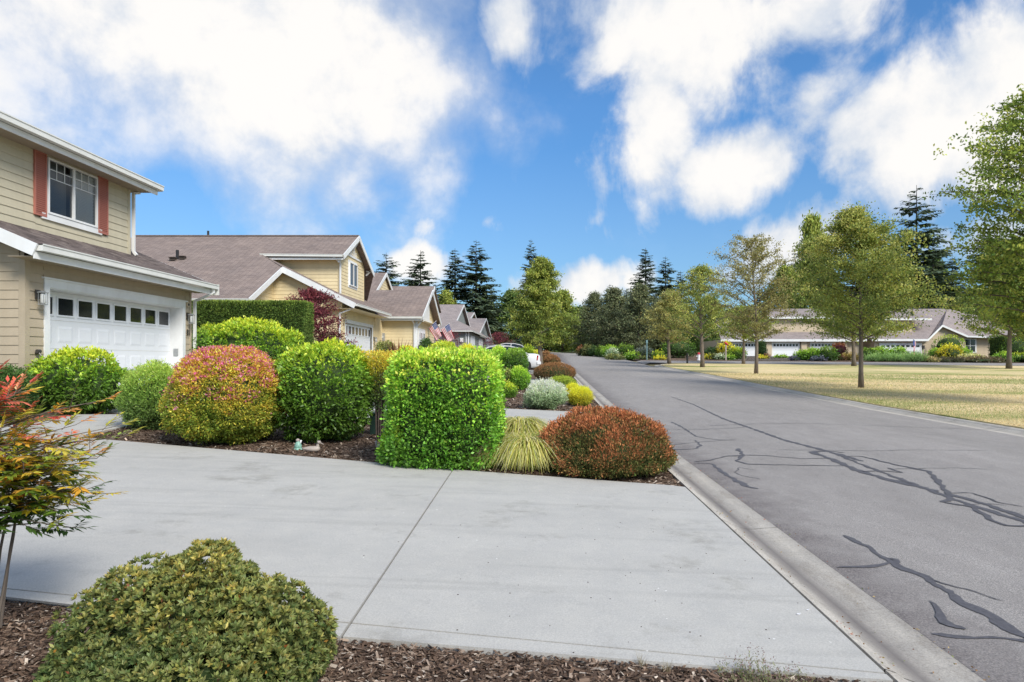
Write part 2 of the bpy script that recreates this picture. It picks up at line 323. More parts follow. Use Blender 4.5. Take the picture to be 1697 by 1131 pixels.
class MB:
    def __init__(s): s.v = []; s.f = []; s.m = []; s.c = []
    def poly(s, pts, mi=0):
        i = len(s.v); s.v += [tuple(p) for p in pts]; s.f.append(tuple(range(i, i + len(pts)))); s.m.append(mi); return s
    def hexa(s, p, mi=0):                 # 8 corners: bottom ring 0-3, top ring 4-7
        i = len(s.v); s.v += [tuple(q) for q in p]
        for f in ((3, 2, 1, 0), (4, 5, 6, 7), (0, 1, 5, 4), (1, 2, 6, 5), (2, 3, 7, 6), (3, 0, 4, 7)): s.f.append(tuple(i + k for k in f)); s.m.append(mi)
        return s
    def box(s, x0, x1, y0, y1, z0, z1, mi=0):
        return s.hexa([(x0, y0, z0), (x1, y0, z0), (x1, y1, z0), (x0, y1, z0), (x0, y0, z1), (x1, y0, z1), (x1, y1, z1), (x0, y1, z1)], mi)
    def beam(s, a, b, w, h, mi=0, up=(0, 0, 1)):
        a, b = Vector(a), Vector(b); d = (b - a).normalized(); r = d.cross(Vector(up))
        if r.length < 1e-4: r = d.cross(Vector((0, 1, 0)))
        r.normalize(); u = r.cross(d) * (h / 2); r = r * (w / 2)
        return s.hexa([a - r - u, a + r - u, b + r - u, b - r - u, a - r + u, a + r + u, b + r + u, b - r + u], mi)
    def slab(s, pts, th, mi=0):           # polygon with thickness straight down
        i = len(s.v); n = len(pts); s.v += [tuple(p) for p in pts] + [(p[0], p[1], p[2] - th) for p in pts]
        s.f.append(tuple(i + k for k in range(n))); s.m.append(mi); s.f.append(tuple(i + n + k for k in reversed(range(n)))); s.m.append(mi)
        for k in range(n): q = (k + 1) % n; s.f.append((i + k, i + n + k, i + n + q, i + q)); s.m.append(mi)
        return s
    def prism(s, pts, d, mi=0):           # planar polygon pushed along the vector d
        i = len(s.v); n = len(pts); s.v += [tuple(p) for p in pts] + [tuple(Vector(p) + Vector(d)) for p in pts]
        s.f.append(tuple(i + k for k in range(n))); s.m.append(mi); s.f.append(tuple(i + n + k for k in reversed(range(n)))); s.m.append(mi)
        for k in range(n): q = (k + 1) % n; s.f.append((i + k, i + n + k, i + n + q, i + q)); s.m.append(mi)
        return s
    def tube(s, pts, rad, n=6, mi=0, cap=True):
        pts = [Vector(p) for p in pts]; i0 = len(s.v); L = len(pts)
        if isinstance(rad, (int, float)): rad = [rad] * L
        for k, p in enumerate(pts):
            d = (pts[min(k + 1, L - 1)] - pts[max(k - 1, 0)]).normalized()
            r = d.cross(Vector((.31, .17, .93)) if abs(d.z) < .9 else Vector((1, .1, 0))).normalized(); u = r.cross(d)
            for j in range(n):
                a = 2 * math.pi * j / n; s.v.append(tuple(p + (r * math.cos(a) + u * math.sin(a)) * rad[k]))
        for k in range(L - 1):
            for j in range(n):
                q = (j + 1) % n; s.f.append((i0 + k * n + j, i0 + k * n + q, i0 + (k + 1) * n + q, i0 + (k + 1) * n + j)); s.m.append(mi)
        if cap:
            s.f.append(tuple(i0 + j for j in reversed(range(n)))); s.m.append(mi); s.f.append(tuple(i0 + (L - 1) * n + j for j in range(n))); s.m.append(mi)
        return s
    def mesh(s, name, mats, off=None, smooth=False, bevel=0):
        me = bpy.data.meshes.new(name); o = off or Vector((0, 0, 0))
        me.from_pydata([(x - o[0], y - o[1], z - o[2]) for x, y, z in s.v], [], s.f)
        for m in (mats if isinstance(mats, (list, tuple)) else [mats]): me.materials.append(m)
        me.polygons.foreach_set('material_index', s.m)
        if smooth: me.polygons.foreach_set('use_smooth', [True] * len(s.f))
        bm = bmesh.new(); bm.from_mesh(me); bmesh.ops.recalc_face_normals(bm, faces=bm.faces)
        if bevel: bmesh.ops.bevel(bm, geom=[e for e in bm.edges if len(e.link_faces) == 2 and e.calc_face_angle(0) > .5], offset=bevel, segments=1, affect='EDGES')
        bm.to_mesh(me); bm.free(); me.update(); return me
    def build(s, name, mats, parent=None, kind=None, smooth=False, bevel=0):
        off = wloc(parent) if parent is not None else None
        return link(name, s.mesh(name, mats, off, smooth, bevel), parent, kind=kind)
def quads_mesh(name, V, col, mat):
    """V: (n,4,3) corners of loose quads, col: (n,3) one colour a leaf"""
    n = len(V); me = bpy.data.meshes.new(name); me.vertices.add(4 * n); me.vertices.foreach_set('co', V.astype(np.float32).ravel())
    me.loops.add(4 * n); me.loops.foreach_set('vertex_index', np.arange(4 * n, dtype=np.int32))
    me.polygons.add(n); me.polygons.foreach_set('loop_start', np.arange(0, 4 * n, 4, dtype=np.int32))
    try: me.polygons.foreach_set('loop_total', np.full(n, 4, dtype=np.int32))
    except Exception: pass
    a = me.attributes.new('Col', 'FLOAT_COLOR', 'POINT'); c = np.ones((n, 4, 4), np.float32); c[:, :, :3] = col[:, None, :]; a.data.foreach_set('color', c.ravel())
    me.materials.append(mat); me.update(calc_edges=True); me.validate(); return me
def unit(v): return v / np.maximum(np.linalg.norm(v, axis=1, keepdims=True), 1e-6)
def leaves(P, A, L, W, bend=.12):
    """lance or oval leaf quads from base points P along unit axes A"""
    n = len(P); L = np.broadcast_to(L, n)[:, None]; W = np.broadcast_to(W, n)[:, None]
    B = unit(np.cross(A, rng.normal(size=(n, 3)))); N = np.cross(A, B)
    mid = P + A * L * .48
    V = np.stack([P, mid + B * W * .5 + N * L * bend, P + A * L, mid - B * W * .5 + N * L * bend], 1); return V
def lump(P, k, seed=0):
    r = np.random.default_rng(seed); o = np.zeros(len(P))
    for i in range(5):
        d = r.normal(size=3) * k * (1 + .6 * i); o += np.sin(P @ d + r.uniform(0, 6.28)) / (1 + .5 * i)
    return o / 2.6
LEAFK = 2.35
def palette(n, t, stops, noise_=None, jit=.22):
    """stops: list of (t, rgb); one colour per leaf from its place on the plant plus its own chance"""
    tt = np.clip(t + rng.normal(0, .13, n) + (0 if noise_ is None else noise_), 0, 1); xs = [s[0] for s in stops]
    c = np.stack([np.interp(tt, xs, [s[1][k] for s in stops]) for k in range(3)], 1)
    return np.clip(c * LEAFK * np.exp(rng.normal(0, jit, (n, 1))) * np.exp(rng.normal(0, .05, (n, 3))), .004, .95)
# ------------------------------------------------------------------ ground, road, slabs, beds
GX = sorted(set(CXK)); GY = sorted(set(PY))
def sheet_bm(poly, dz=0.0, skirt=0.0, fine=None):
    bm = bmesh.new(); vs = [bm.verts.new((x, y, 0)) for x, y in poly]; bm.faces.new(vs)
    xs = [p[0] for p in poly]; ys = [p[1] for p in poly]
    cx = list(GX); cy = list(GY)
    for k in cx:
        if min(xs) < k < max(xs): bmesh.ops.bisect_plane(bm, geom=bm.verts[:] + bm.edges[:] + bm.faces[:], plane_co=(k, 0, 0), plane_no=(1, 0, 0))
    for k in cy:
        if min(ys) < k < max(ys): bmesh.ops.bisect_plane(bm, geom=bm.verts[:] + bm.edges[:] + bm.faces[:], plane_co=(0, k, 0), plane_no=(0, 1, 0))
    for v in bm.verts: v.co.z = G(v.co.x, v.co.y) + dz
    bmesh.ops.recalc_face_normals(bm, faces=bm.faces)
    for f in bm.faces:
        if f.normal.z < 0: f.normal_flip()
    if skirt:
        be = [e for e in bm.edges if e.is_boundary]; r = bmesh.ops.extrude_edge_only(bm, edges=be)
        for g in r['geom']:
            if isinstance(g, bmesh.types.BMVert): g.co.z -= skirt
    return bm
def sheet(name, poly, mat, dz=0.0, skirt=.12, parent=None, kind=None, label=None):
    bm = sheet_bm(poly, dz, skirt); me = bpy.data.meshes.new(name); bm.to_mesh(me); bm.free(); me.materials.append(mat)
    if parent is not None:
        o = wloc(parent); me.transform(Matrix.Translation(-o))
    ob = link(name, me, parent, kind=kind)
    if label: ob['label'] = label
    return ob
def inset(poly, d):
    n = len(poly); A = sum(poly[i][0] * poly[(i + 1) % n][1] - poly[(i + 1) % n][0] * poly[i][1] for i in range(n)); s = 1 if A > 0 else -1
    out = []
    L = []
    for i in range(n):
        a, b = Vector(poly[i]), Vector(poly[(i + 1) % n]); e = (b - a).normalized(); nn = Vector((-e.y, e.x)) * s; L.append((a + nn * d, e))
    for i in range(n):
        (p, r), (q, t_) = L[i - 1], L[i]; den = r.x * t_.y - r.y * t_.x
        if abs(den) < 1e-3: out.append(tuple(q)); continue
        k = ((q.x - p.x) * t_.y - (q.y - p.y) * t_.x) / den; out.append(tuple(p + r * k))
    return out
def edge_shift(y):      # the street bends left beyond 60 m
    return float(np.interp(y, [60, 68, 75, 82, 90, 100, 112, 130], [0, -.2, -.8, -1.9, -3.6, -6.6, -11, -20]))

gb = sheet_bm([(-1500, -40), (1500, -40), (1500, 2500), (-1500, 2500)], -.14)
me = bpy.data.meshes.new('ground'); gb.to_mesh(me); gb.free(); me.materials.append(M['earth'])
link('ground', me, kind='structure')['label'] = 'dry earth and rough grass under the whole street'

def loft(rows, mat, name, parent=None, kind=None, col=None):
    V = [p for r in rows for p in r]; n = len(rows[0]); Fc = []
    for i in range(len(rows) - 1):
        for j in range(n - 1): Fc.append((i * n + j, i * n + j + 1, (i + 1) * n + j + 1, (i + 1) * n + j))
    me = bpy.data.meshes.new(name); me.from_pydata(V, [], Fc); me.materials.append(mat)
    if col is not None:
        a = me.attributes.new('Col', 'FLOAT_COLOR', 'POINT')
        for i in range(len(V)): a.data[i].color = (col[i % n],) * 3 + (1,)
    me.update(); return link(name, me, parent, kind=kind)

ys = sorted(set(list(np.arange(-4, 60, 2.0)) + GY[:-1] + list(np.arange(60, 125, 2.5)))); ys = [y for y in ys if y <= 122]
rows = []
for y in ys:
    s = edge_shift(y); row = []
    for x in (2.20, 4.0, 5.9, 7.6, 9.4): row.append((x + s, y, P_(y) + float(np.interp(x, CXK, CZK))))
    rows.append(row)
road = loft(rows, M['asphalt'], 'road', kind='structure'); road['label'] = 'grey asphalt street running away between the kerbs, patched with black crack sealer'
rows = [[(x, y, G(x, y) - .01 * 0 + (.0 if x > 9.5 else -.001)) for y in (63.6, 65.5, 67, 69.3)] for x in (9.40, 9.95, 14, 20, 30, 45, 60, 95)]
lane = loft(rows, M['asphalt'], 'side_lane', kind='structure'); lane['label'] = 'side lane turning off to the right in front of the beige houses'

def kerb(name, label, path, sect=3.05, side=1, clean=1.0):
    """rolled kerb and gutter: profile stands off to the left (side=1) of the path, which is the asphalt edge"""
    prof = [(0, -.072, .35), (.12, -.078, .1), (.22, -.088, .45), (.29, -.086, 1.0), (.35, -.07, .75), (.42, -.045, .2), (.46, -.018, .05), (.515, 0, 0), (.525, -.2, 0)]
    root = thing(name, None, None); root['kind'] = 'structure'; root['label'] = label
    P = [Vector(p) for p in path]; d = [0]
    for i in range(1, len(P)): d.append(d[-1] + (P[i] - P[i - 1]).length)
    def at(s):
        for i in range(1, len(P)):
            if s <= d[i] or i == len(P) - 1:
                k = (s - d[i - 1]) / (d[i] - d[i - 1]); e = (P[i] - P[i - 1]).normalized(); return P[i - 1].lerp(P[i], k), e
    s = 0; k = 0
    while s < d[-1] - .1:
        e_ = min(s + sect - .010, d[-1]); n = 5; rows = []
        for j in range(n + 1):
            p, e = at(s + (e_ - s) * j / n); nrm = Vector((-e.y, e.x)) * side; z0 = P_(p.y) if p.x < 9.5 else P_(p.y) + float(np.interp(max(p.x, 9.95), CXK, CZK)) - .02
            rows.append([(p.x + nrm.x * o, p.y + nrm.y * o, z0 + h + .001) for o, h, _ in prof])
        loft(rows, M['kerb'], 'kerb_section', root, col=[q[2] * clean for q in prof]); s += sect; k += 1
    return root
kerb('left_kerb', 'rolled concrete kerb with a dirty gutter beside the driveways and beds', [(2.20 + edge_shift(y), y) for y in list(np.arange(.32, 60, 3.0)) + list(np.arange(60.5, 116, 5))], 3.05, 1)
kerb('right_kerb', 'pale concrete kerb curving along the edge of the dry lawn', [(9.4, -2), (9.4, 20), (9.4, 40), (9.4, 55), (9.55, 59), (10.1, 61.5), (11.2, 62.9), (13, 63.5), (18, 63.6), (30, 63.6), (92, 63.6)], 3.05, -1, .3)
kerb('far_kerb', 'concrete kerb before the row of shrubs at the bend', [(92, 69.3), (20, 69.3), (12.0, 69.4), (10.4, 70.2), (9.4 + edge_shift(75), 75)] + [(9.4 + edge_shift(y), y) for y in range(80, 118, 5)], 3.05, -1)

# ---- driveways (slabs with open joints over a dark filler)
n0, n1_, n2_ = gp(8, 990), gp(565, 1056), gp(1480, 1129)
jA, jB = gp(565, 1056), gp(751, 778)
g0, g1, g2 = gp(8, 979), gp(545, 1034), gp(1455, 1115)
f1, f2, f3 = gp(182, 729), gp(640, 768), (1.60, gp(1137, 806)[1])
kx = 1.675
def lerp2(a, b, t): return (a[0] + (b[0] - a[0]) * t, a[1] + (b[1] - a[1]) * t)
def ext(a, b, x): t = (x - a[0]) / (b[0] - a[0]); return (x, a[1] + (b[1] - a[1]) * t)
nearL = ext(n1_, n0, -11.5); grL = ext(g1, g0, -11.5); nearR = ext(n1_, n2_, kx); grR = ext(g1, g2, kx)
jn = n1_; t_ = (g1[0] - g0[0]); 
def isect(a, b, c, d):
    r = Vector(b) - Vector(a); s = Vector(d) - Vector(c); q = Vector(c) - Vector(a); den = r.x * s.y - r.y * s.x; k = (q.x * s.y - q.y * s.x) / den; return tuple(Vector(a) + r * k)
jg = isect(g0, g2, jA, jB)
farR = (kx, f3[1] - .05); farj = jB; farL = ext(f2, f1, -7.2)
w1, w2, w3, w4 = gp(66, 705), gp(127, 687), gp(214, 687), gp(221, 704)
w5 = gp(140, 721)
def drive(name, label, polys, gap=.005):
    root = thing(name, None, None); root['kind'] = 'structure'; root['label'] = label
    for p in polys:
        sheet('joint_filler', p, M['joint'], -.045, 0, root); 
        sheet('concrete_slab', inset(p, gap), M['concrete'], 0, .10, root)
    return root
drive('near_driveway', 'broad pale concrete driveway across the foreground', [
    [nearL, jn, jg, grL], [jn, nearR, grR, jg],
    [jg, grR, farR, (1.50, f3[1] + .03), farj], [grL, jg, farj, f2, farL, w5, (w1[0] - .2, w1[1] - .1), (-11.5, w1[1] + .3)]], .008)
drive('garden_walk', 'concrete walk slanting between the shrubs to the neighbouring garage', [[(w1[0] - .2, w1[1] - .1), w5, w4, w3, w2]])
D2a, D2b = 13.9, 17.75
drive('middle_driveway', 'concrete driveway of house 81 behind the clipped hedge', [[(kx, D2a), (kx, D2b), (-4.2, 18.4), (-4.2, 13.8)], [(-4.2, 13.8), (-4.2, 18.4), (-10.1, 19.35), (-10.1, 13.95)]])
drive('yellow_house_driveway', 'concrete driveway leading to the cream house garage', [[(kx, 28.2), (kx, 33.2), (-4, 35.6), (-4, 30.2)], [(-4, 30.2), (-4, 35.6), (-9.55, 38.6), (-9.55, 32.9)]])
drive('car_driveway', 'concrete driveway under the white sedan', [[(kx, 40.2), (kx, 44.6), (-7.5, 47.2), (-7.5, 41.8)]])
drive('far_driveway', 'concrete driveway under the farther parked cars', [[(kx, 53), (kx, 59.8), (-7.5, 59.8), (-7.5, 53)]])
# ---- mulch beds
def bed(name, label, poly, dz=-.025): 
    o = sheet(name, poly, M['mulch'], dz, .1, kind='structure'); o['label'] = label; return o
bed('front_bed', 'bark mulch along the bottom edge of the picture', [(-11.5, -2), (kx, -2), (kx, nearR[1] - .004), (jn[0], jn[1] - .004), (-11.5, nearL[1] - .004)], -.03)
bed('middle_bed', 'bark mulch bed of clipped shrubs between the two driveways', [(1.50, f3[1] + .034), (kx, farR[1] + .05), (kx, D2a - .004), (-4.2, 13.8 - .004), (-10.1, 13.94), (-10.1, w3[1] + 1.0), (w3[0] - .02, w3[1] + .02), (w4[0], w4[1] + .005), (w5[0] + .02, w5[1] + .01), (farL[0] + .01, farL[1] + .01), (f2[0], f2[1] + .005), (farj[0], farj[1] + .005)])
bed('corner_bed', 'mulch at the corner of the tan house', [(-11.5, w1[1] + .32), (w1[0] - .22, w1[1] - .09), (w2[0] - .01, w2[1] + .01), (w3[0] - .03, w3[1] + .03), (-10.12, w3[1] + .9), (-10.12, 13.34), (-11.5, 13.34)])
bed('second_bed', 'mulch bed with silver and yellow shrubs beyond the second driveway', [(kx, D2b + .004), (kx, 28.19), (-4, 30.19), (-9.55, 32.8), (-20, 32.5), (-20, 19.8), (-10.1, 19.8), (-10.1, 19.36), (-4.2, 18.41)])
bed('third_bed', 'mulch bed under the brown heather by the street tree', [(kx, 33.21), (kx, 40.19), (-7.5, 41.79), (-9.5, 40.8), (-9.55, 38.61), (-4, 35.61)])
bed('fourth_bed', 'mulch bed past the parked sedan', [(kx, 44.61), (kx, 52.99), (-7.5, 52.99), (-7.5, 47.21)])
bed('fifth_bed', 'mulch bed along the bend of the street', [(kx, 59.81), (kx + edge_shift(68), 68), (kx + edge_shift(75), 75), (kx + edge_shift(82), 82), (kx + edge_shift(90), 90), (kx + edge_shift(100), 100), (-16, 100), (-16, 59.81)])
bed('lane_bed', 'planted bed before the beige houses', [(10.0, 70.5), (12.0, 69.95), (92, 69.9), (92, 86), (16, 86), (9.98 + edge_shift(90) , 90), (9.98 + edge_shift(82), 82), (9.98 + edge_shift(75), 75)], 0)
lawn_poly = [(9.95, -3), (94, -3), (94, 63.0), (14, 63.0), (12.2, 62.6), (11.0, 61.4), (10.15, 58.8), (9.96, 55)]
o = sheet('lawn', lawn_poly, M['lawn'], .004, .1, kind='structure'); o['label'] = 'dry straw and green lawn island across the street'
verge = sheet('grass_verge', [(-16, 100.2), (-9, 101), (-1, 118), (60, 118), (60, 135), (-40, 135), (-40, 100)], M['lawn'], .006, .1, kind='structure'); verge['label'] = 'strip of pale grass beyond the end of the street'

# ---- crack sealer: thin tar bands on the asphalt, drawn from points on the road
seal = []
def band(pts, w0, w1=None, rough=.25):
    w1 = w0 if w1 is None else w1
    P = [Vector(gp(*p)) for p in pts]; Q = []
    for a, b in zip(P[:-1], P[1:]):
        n = max(2, int((b - a).length / .05))
        for k in range(n): Q.append(a.lerp(b, k / n))
    Q.append(P[-1])
    # soften corners, then give the line and its width a hand-poured wobble
    for _ in range(4): Q = [Q[0]] + [(Q[i - 1] + Q[i] * 2 + Q[i + 1]) / 4 for i in range(1, len(Q) - 1)] + [Q[-1]]
    mb = MB(); N = len(Q); ph = R.uniform(0, 9)
    for i in range(N):
        d = (Q[min(i + 1, N - 1)] - Q[max(i - 1, 0)]).normalized(); nn = Vector((-d.y, d.x))
        c = Q[i] + nn * (.012 * math.sin(i * .9 + ph) + R.uniform(-.006, .006)); w = (w0 + (w1 - w0) * i / N) * .42 * (1 + rough * math.sin(i * .37 + ph) + R.uniform(-.30, .30)) + .003
        if i in (0, N - 1): w *= .3
        for s in (1, -1): p = c + nn * w * s; mb.v.append((p.x, p.y, G(p.x, p.y) + .004 + .0004 * (len(seal) % 6)))
    for i in range(N - 1): mb.f.append((2 * i, 2 * i + 1, 2 * i + 3, 2 * i + 2)); mb.m.append(0)
    o = mb.build('tar_seal', M['tar'], road); seal.append(o)
band([(1112, 658), (1150, 671), (1200, 695), (1250, 712), (1300, 730), (1370, 748), (1430, 765)], .035, .10)
band([(1395, 757), (1440, 775), (1520, 805), (1600, 835), (1697, 865), (1760, 885)], .05, .09)
band([(1345, 750), (1380, 762), (1420, 780), (1470, 795), (1555, 815)], .11, .12)
band([(1385, 756), (1430, 757), (1480, 770), (1540, 782), (1556, 800), (1572, 820), (1620, 832), (1697, 858), (1740, 872)], .04, .09)
band([(1174, 706), (1250, 703), (1320, 702), (1697, 707)], .022, .018)
band([(1098, 713), (1170, 712), (1235, 709)], .022)
band([(1113, 700), (1130, 708), (1154, 724), (1185, 729), (1218, 730)], .06, .02)
band([(1110, 745), (1150, 745), (1162, 739), (1152, 730)], .06, .03)
band([(1112, 738), (1160, 733), (1218, 729)], .02, .012)
band([(1222, 744), (1232, 755), (1220, 765), (1240, 770), (1290, 771), (1400, 773)], .07, .02)
band([(1225, 755), (1260, 755), (1330, 761), (1375, 760)], .03, .02)
band([(1150, 766), (1180, 763), (1200, 757), (1235, 755)], .025, .06)
band([(1150, 768), (1178, 768), (1200, 785), (1240, 808), (1255, 811)], .04, .09)
band([(1340, 750), (1370, 748), (1400, 751)], .10, .05)
band([(1430, 783), (1455, 780), (1500, 785), (1470, 776)], .05, .03)
band([(1561, 833), (1580, 825), (1572, 822)], .07); band([(1562, 833), (1610, 840), (1640, 860), (1664, 873), (1697, 872), (1740, 872)], .05, .05)
band([(1573, 818), (1610, 817), (1660, 835), (1697, 841)], .018, .025)
band([(1585, 838), (1640, 835), (1670, 838)], .012)
band([(1396, 888), (1430, 902), (1480, 935), (1540, 960), (1600, 1003), (1640, 1020), (1697, 1058), (1760, 1090)], .045, .085, .35)
band([(1388, 941), (1430, 941), (1478, 934)], .035, .05); band([(1470, 925), (1490, 927), (1480, 936)], .05)
band([(1540, 960), (1600, 978), (1665, 997)], .018, .008)
band([(1543, 997), (1555, 1018), (1572, 1040), (1600, 1045)], .022, .06, .5)
band([(1545, 1052), (1600, 1057), (1680, 1060), (1740, 1068)], .05, .05, .4)
band([(1045, 688), (1090, 686), (1140, 684)], .02, .01); band([(1290, 746), (1450, 748), (1640, 747)], .012); band([(1480, 778), (1580, 776), (1640, 779)], .014, .008)
band([(1253, 780), (1225, 775), (1218, 786), (1260, 795)], .008)
# ------------------------------------------------------------------ houses
def siding(mb, a, b, z0, z1, expo=.18, rng_=None, d=.018, mi=0):
    """lap siding from point a to b (outside lies to the right of a->b); rng_(z) -> (f0,f1) clips a course"""
    a, b = Vector((a[0], a[1], 0)), Vector((b[0], b[1], 0)); e = b - a; L = e.length; n = Vector((e.y, -e.x, 0)).normalized()
    z = z0
    while z < z1 - 1e-3:
        zt = min(z + expo, z1); f0, f1 = rng_(z) if rng_ else (0, 1); g0_, g1_ = rng_(zt) if rng_ else (0, 1)
        if f1 > f0 + 1e-3:
            if g1_ < g0_: g0_ = g1_ = (g0_ + g1_) / 2
            A = a + e * f0 + n * d; B = a + e * f1 + n * d; Ct = a + e * g1_ + n * .002; Dt = a + e * g0_ + n * .002
            mb.poly([(A.x, A.y, z), (B.x, B.y, z), (Ct.x, Ct.y, zt), (Dt.x, Dt.y, zt)], mi)
            A2 = a + e * f0; B2 = a + e * f1
            mb.poly([(A2.x, A2.y, z), (B2.x, B2.y, z), (B.x, B.y, z), (A.x, A.y, z)], mi)
        z = zt
def board_mesh(L, h=.18, d=.019, m=None, name='siding_board'):
    mb = MB(); mb.poly([(d, 0, 0), (d, L, 0), (.004, L, h), (.004, 0, h)]); mb.poly([(0, 0, 0), (0, L, 0), (d, L, 0), (d, 0, 0)]); mb.poly([(-.01, 0, h), (-.01, L, h), (.004, L, h), (.004, 0, h)][::-1])
    mb.poly([(-.01, 0, 0), (d, 0, 0), (.004, 0, h), (-.01, 0, h)]); mb.poly([(-.01, L, 0), (d, L, 0), (.004, L, h), (-.01, L, h)]); return mb.mesh(name, m)
def boards(parent, X, y0, y1, z0, z1, mat, expo=.18, axis='y'):
    """siding boards one by one on a wall; shared mesh for the full courses"""
    full = board_mesh(y1 - y0, expo, m=mat); z = z0
    while z < z1 - .01:
        h = min(expo, z1 - z); me = full if h > expo - .001 else board_mesh(y1 - y0, h, m=mat)
        o = link('siding_board', me, parent)
        if axis == 'y': o.location = Vector((X, y0, z)) - wloc(parent)
        else: o.location = Vector((y1, X, z)) - wloc(parent); o.rotation_euler = (0, 0, math.radians(90)) if False else (0, 0, math.radians(-90)); o.location = Vector((y0, X, z)) - wloc(parent)
        z += expo
def pane_window(parent, name, X, y0, y1, z0, z1, sashes=2, grille=True, blind=True, mat='glass', depth=.5):
    """window on a wall that faces +X"""
    fr = MB(); w = .045
    fr.box(X - .05, X + .035, y0, y1, z0, z0 + w); fr.box(X - .05, X + .035, y0, y1, z1 - w, z1); fr.box(X - .05, X + .034, y0, y0 + w, z0 + w, z1 - w); fr.box(X - .05, X + .034, y1 - w, y1, z0 + w, z1 - w)
    ym = (y0 + y1) / 2
    if sashes == 2: fr.box(X - .05, X + .03, ym - .035, ym + .035, z0 + w, z1 - w)
    f = fr.build(name, M['white'], parent)
    spans = [(y0 + w, ym - .035), (ym + .035, y1 - w)] if sashes == 2 else [(y0 + w, y1 - w)]
    for k, (a, b) in enumerate(spans):
        MB().poly([(X - .008, a, z0 + w), (X - .008, b, z0 + w), (X - .008, b, z1 - w), (X - .008, a, z1 - w)]).build('pane', M[mat], f)
        if grille:
            g = MB()
            for q in (1, 2): yy = a + (b - a) * q / 3; g.box(X - .005, X + .004, yy - .008, yy + .008, z1 - w - .40, z1 - w)
            for zz in (z1 - w - .2, z1 - w - .40): g.box(X - .004, X + .005, a, b, zz - .008, zz + .008)
            g.build('grille', M['white'], f)
    if mat == 'glass':
        rm = MB(); rm.box(X - depth - .05, X - depth, y0, y1, z0, z1); rm.box(X - depth, X - .052, y0 - .02, y0, z0, z1); rm.box(X - depth, X - .052, y1, y1 + .02, z0, z1); rm.box(X - depth, X - .052, y0, y1, z0 - .02, z0); rm.box(X - depth, X - .052, y0, y1, z1, z1 + .02)
        rm.build('room_shadow_box', M['room'], f)
        if blind:
            s = MB(); z = z0 + .06
            a, b = spans[-1]
            while z < z1 - .06: s.hexa([(X - .075, a, z), (X - .045, a, z + .022), (X - .045, b, z + .022), (X - .075, b, z), (X - .075, a, z + .004), (X - .045, a, z + .026), (X - .045, b, z + .026), (X - .075, b, z + .004)]); z += .036
            s.build('blind', M['blind'], f, kind='stuff')
            s = MB(); z = z0 + .06; a, b = spans[0]
            s.box(X - .16, X - .14, a, b, z0, z1)
            s.build('insect_screen', simple('screen_grey', (.11, .115, .12), .8, .3, 90), f)
    return f
def garage_door(parent, X, y0, y1, z0, z1, n=8, rows=4, face=1, panels=True):
    """sectional door that faces +X with a window row on top"""
    d = MB().box(X - .05, X, y0, y1, z0, z1).build('garage_door', M['door_white'], parent)
    h = (z1 - z0) / rows; w = (y1 - y0) / n
    pm = None; om = None
    for r_ in range(rows):
        for k in range(n):
            a, b, c, e = y0 + k * w + w * .13, y0 + (k + 1) * w - w * .13, z0 + r_ * h + h * .20, z0 + (r_ + 1) * h - h * .20
            if r_ < rows - 1:
                if not panels: continue
                if pm is None:
                    q = MB(); W_, H_ = (b - a), (e - c); i = .05
                    q.poly([(  .009, i, i), (  .009, W_ - i, i), (  .009, W_ - i, H_ - i), (  .009, i, H_ - i)]); q.poly([(.001, 0, 0), (.001, W_, 0), (  .009, W_ - i, i), (  .009, i, i)]); q.poly([(.001, 0, H_), (  .009, i, H_ - i), (  .009, W_ - i, H_ - i), (.001, W_, H_)]); q.poly([(.001, 0, 0), (  .009, i, i), (  .009, i, H_ - i), (.001, 0, H_)]); q.poly([(.001, W_, 0), (.001, W_, H_), (  .009, W_ - i, H_ - i), (  .009, W_ - i, i)])
                    pm = q.mesh('raised_panel', M['door_white'])
                link('raised_panel', pm, d, Vector((X, a, c)) - wloc(d))
            else:
                if om is None:
                    W_, H_ = b - a, e - c; q = MB(); t_ = .035
                    q.box(.002, .022, -t_, W_ + t_, -t_, 0); q.box(.002, .022, -t_, W_ + t_, H_, H_ + t_); q.box(.002, .021, -t_, 0, 0, H_); q.box(.002, .021, W_, W_ + t_, 0, H_)
                    om = (q.mesh('window_frame', M['door_white']), MB().box(.001, .006, 0, W_, 0, H_).mesh('window_pane', M['dark_glass']))
                for me in om: link(me.name.split('.')[0], me, d, Vector((X, a, c)) - wloc(d))
        if r_: MB().box(X, X + .004, y0, y1, z0 + r_ * h - .006, z0 + r_ * h + .006).build('section_seam', M['grey_metal'] if False else M['gutter'], d)
    return d
def lantern(name, label, p, parent=None):
    """glass wall lantern on a wall facing +X"""
    r = thing(name, label, 'wall light', p) if parent is None else link(name, None, parent, Vector(p) - wloc(parent))
    x, y, z = p
    MB().box(x, x + .03, y - .06, y + .06, z - .02, z + .16).build('backplate', M['dark_metal'], r)
    m = MB(); m.beam((x + .03, y, z + .12), (x + .12, y, z + .14), .02, .02); m.box(x + .05, x + .19, y - .07, y + .07, z + .10, z + .115); m.box(x + .09, x + .15, y - .03, y + .03, z + .115, z + .14); m.box(x + .06, x + .18, y - .06, y + .06, z - .14, z - .125)
    for a in (-.058, .05):
        for b in (.062, .170): m.box(x + b, x + b + .008, y + a, y + a + .008, z - .125, z + .10)
    m.build('frame', M['grey_metal'], r)
    MB().tube([(x + .12, y, z - .122), (x + .12, y, z - .09), (x + .12, y, z + .06), (x + .12, y, z + .098)], [.035, .05, .05, .035], 8).build('lamp_glass', M['lamp_glass'], r, smooth=True)
    return r
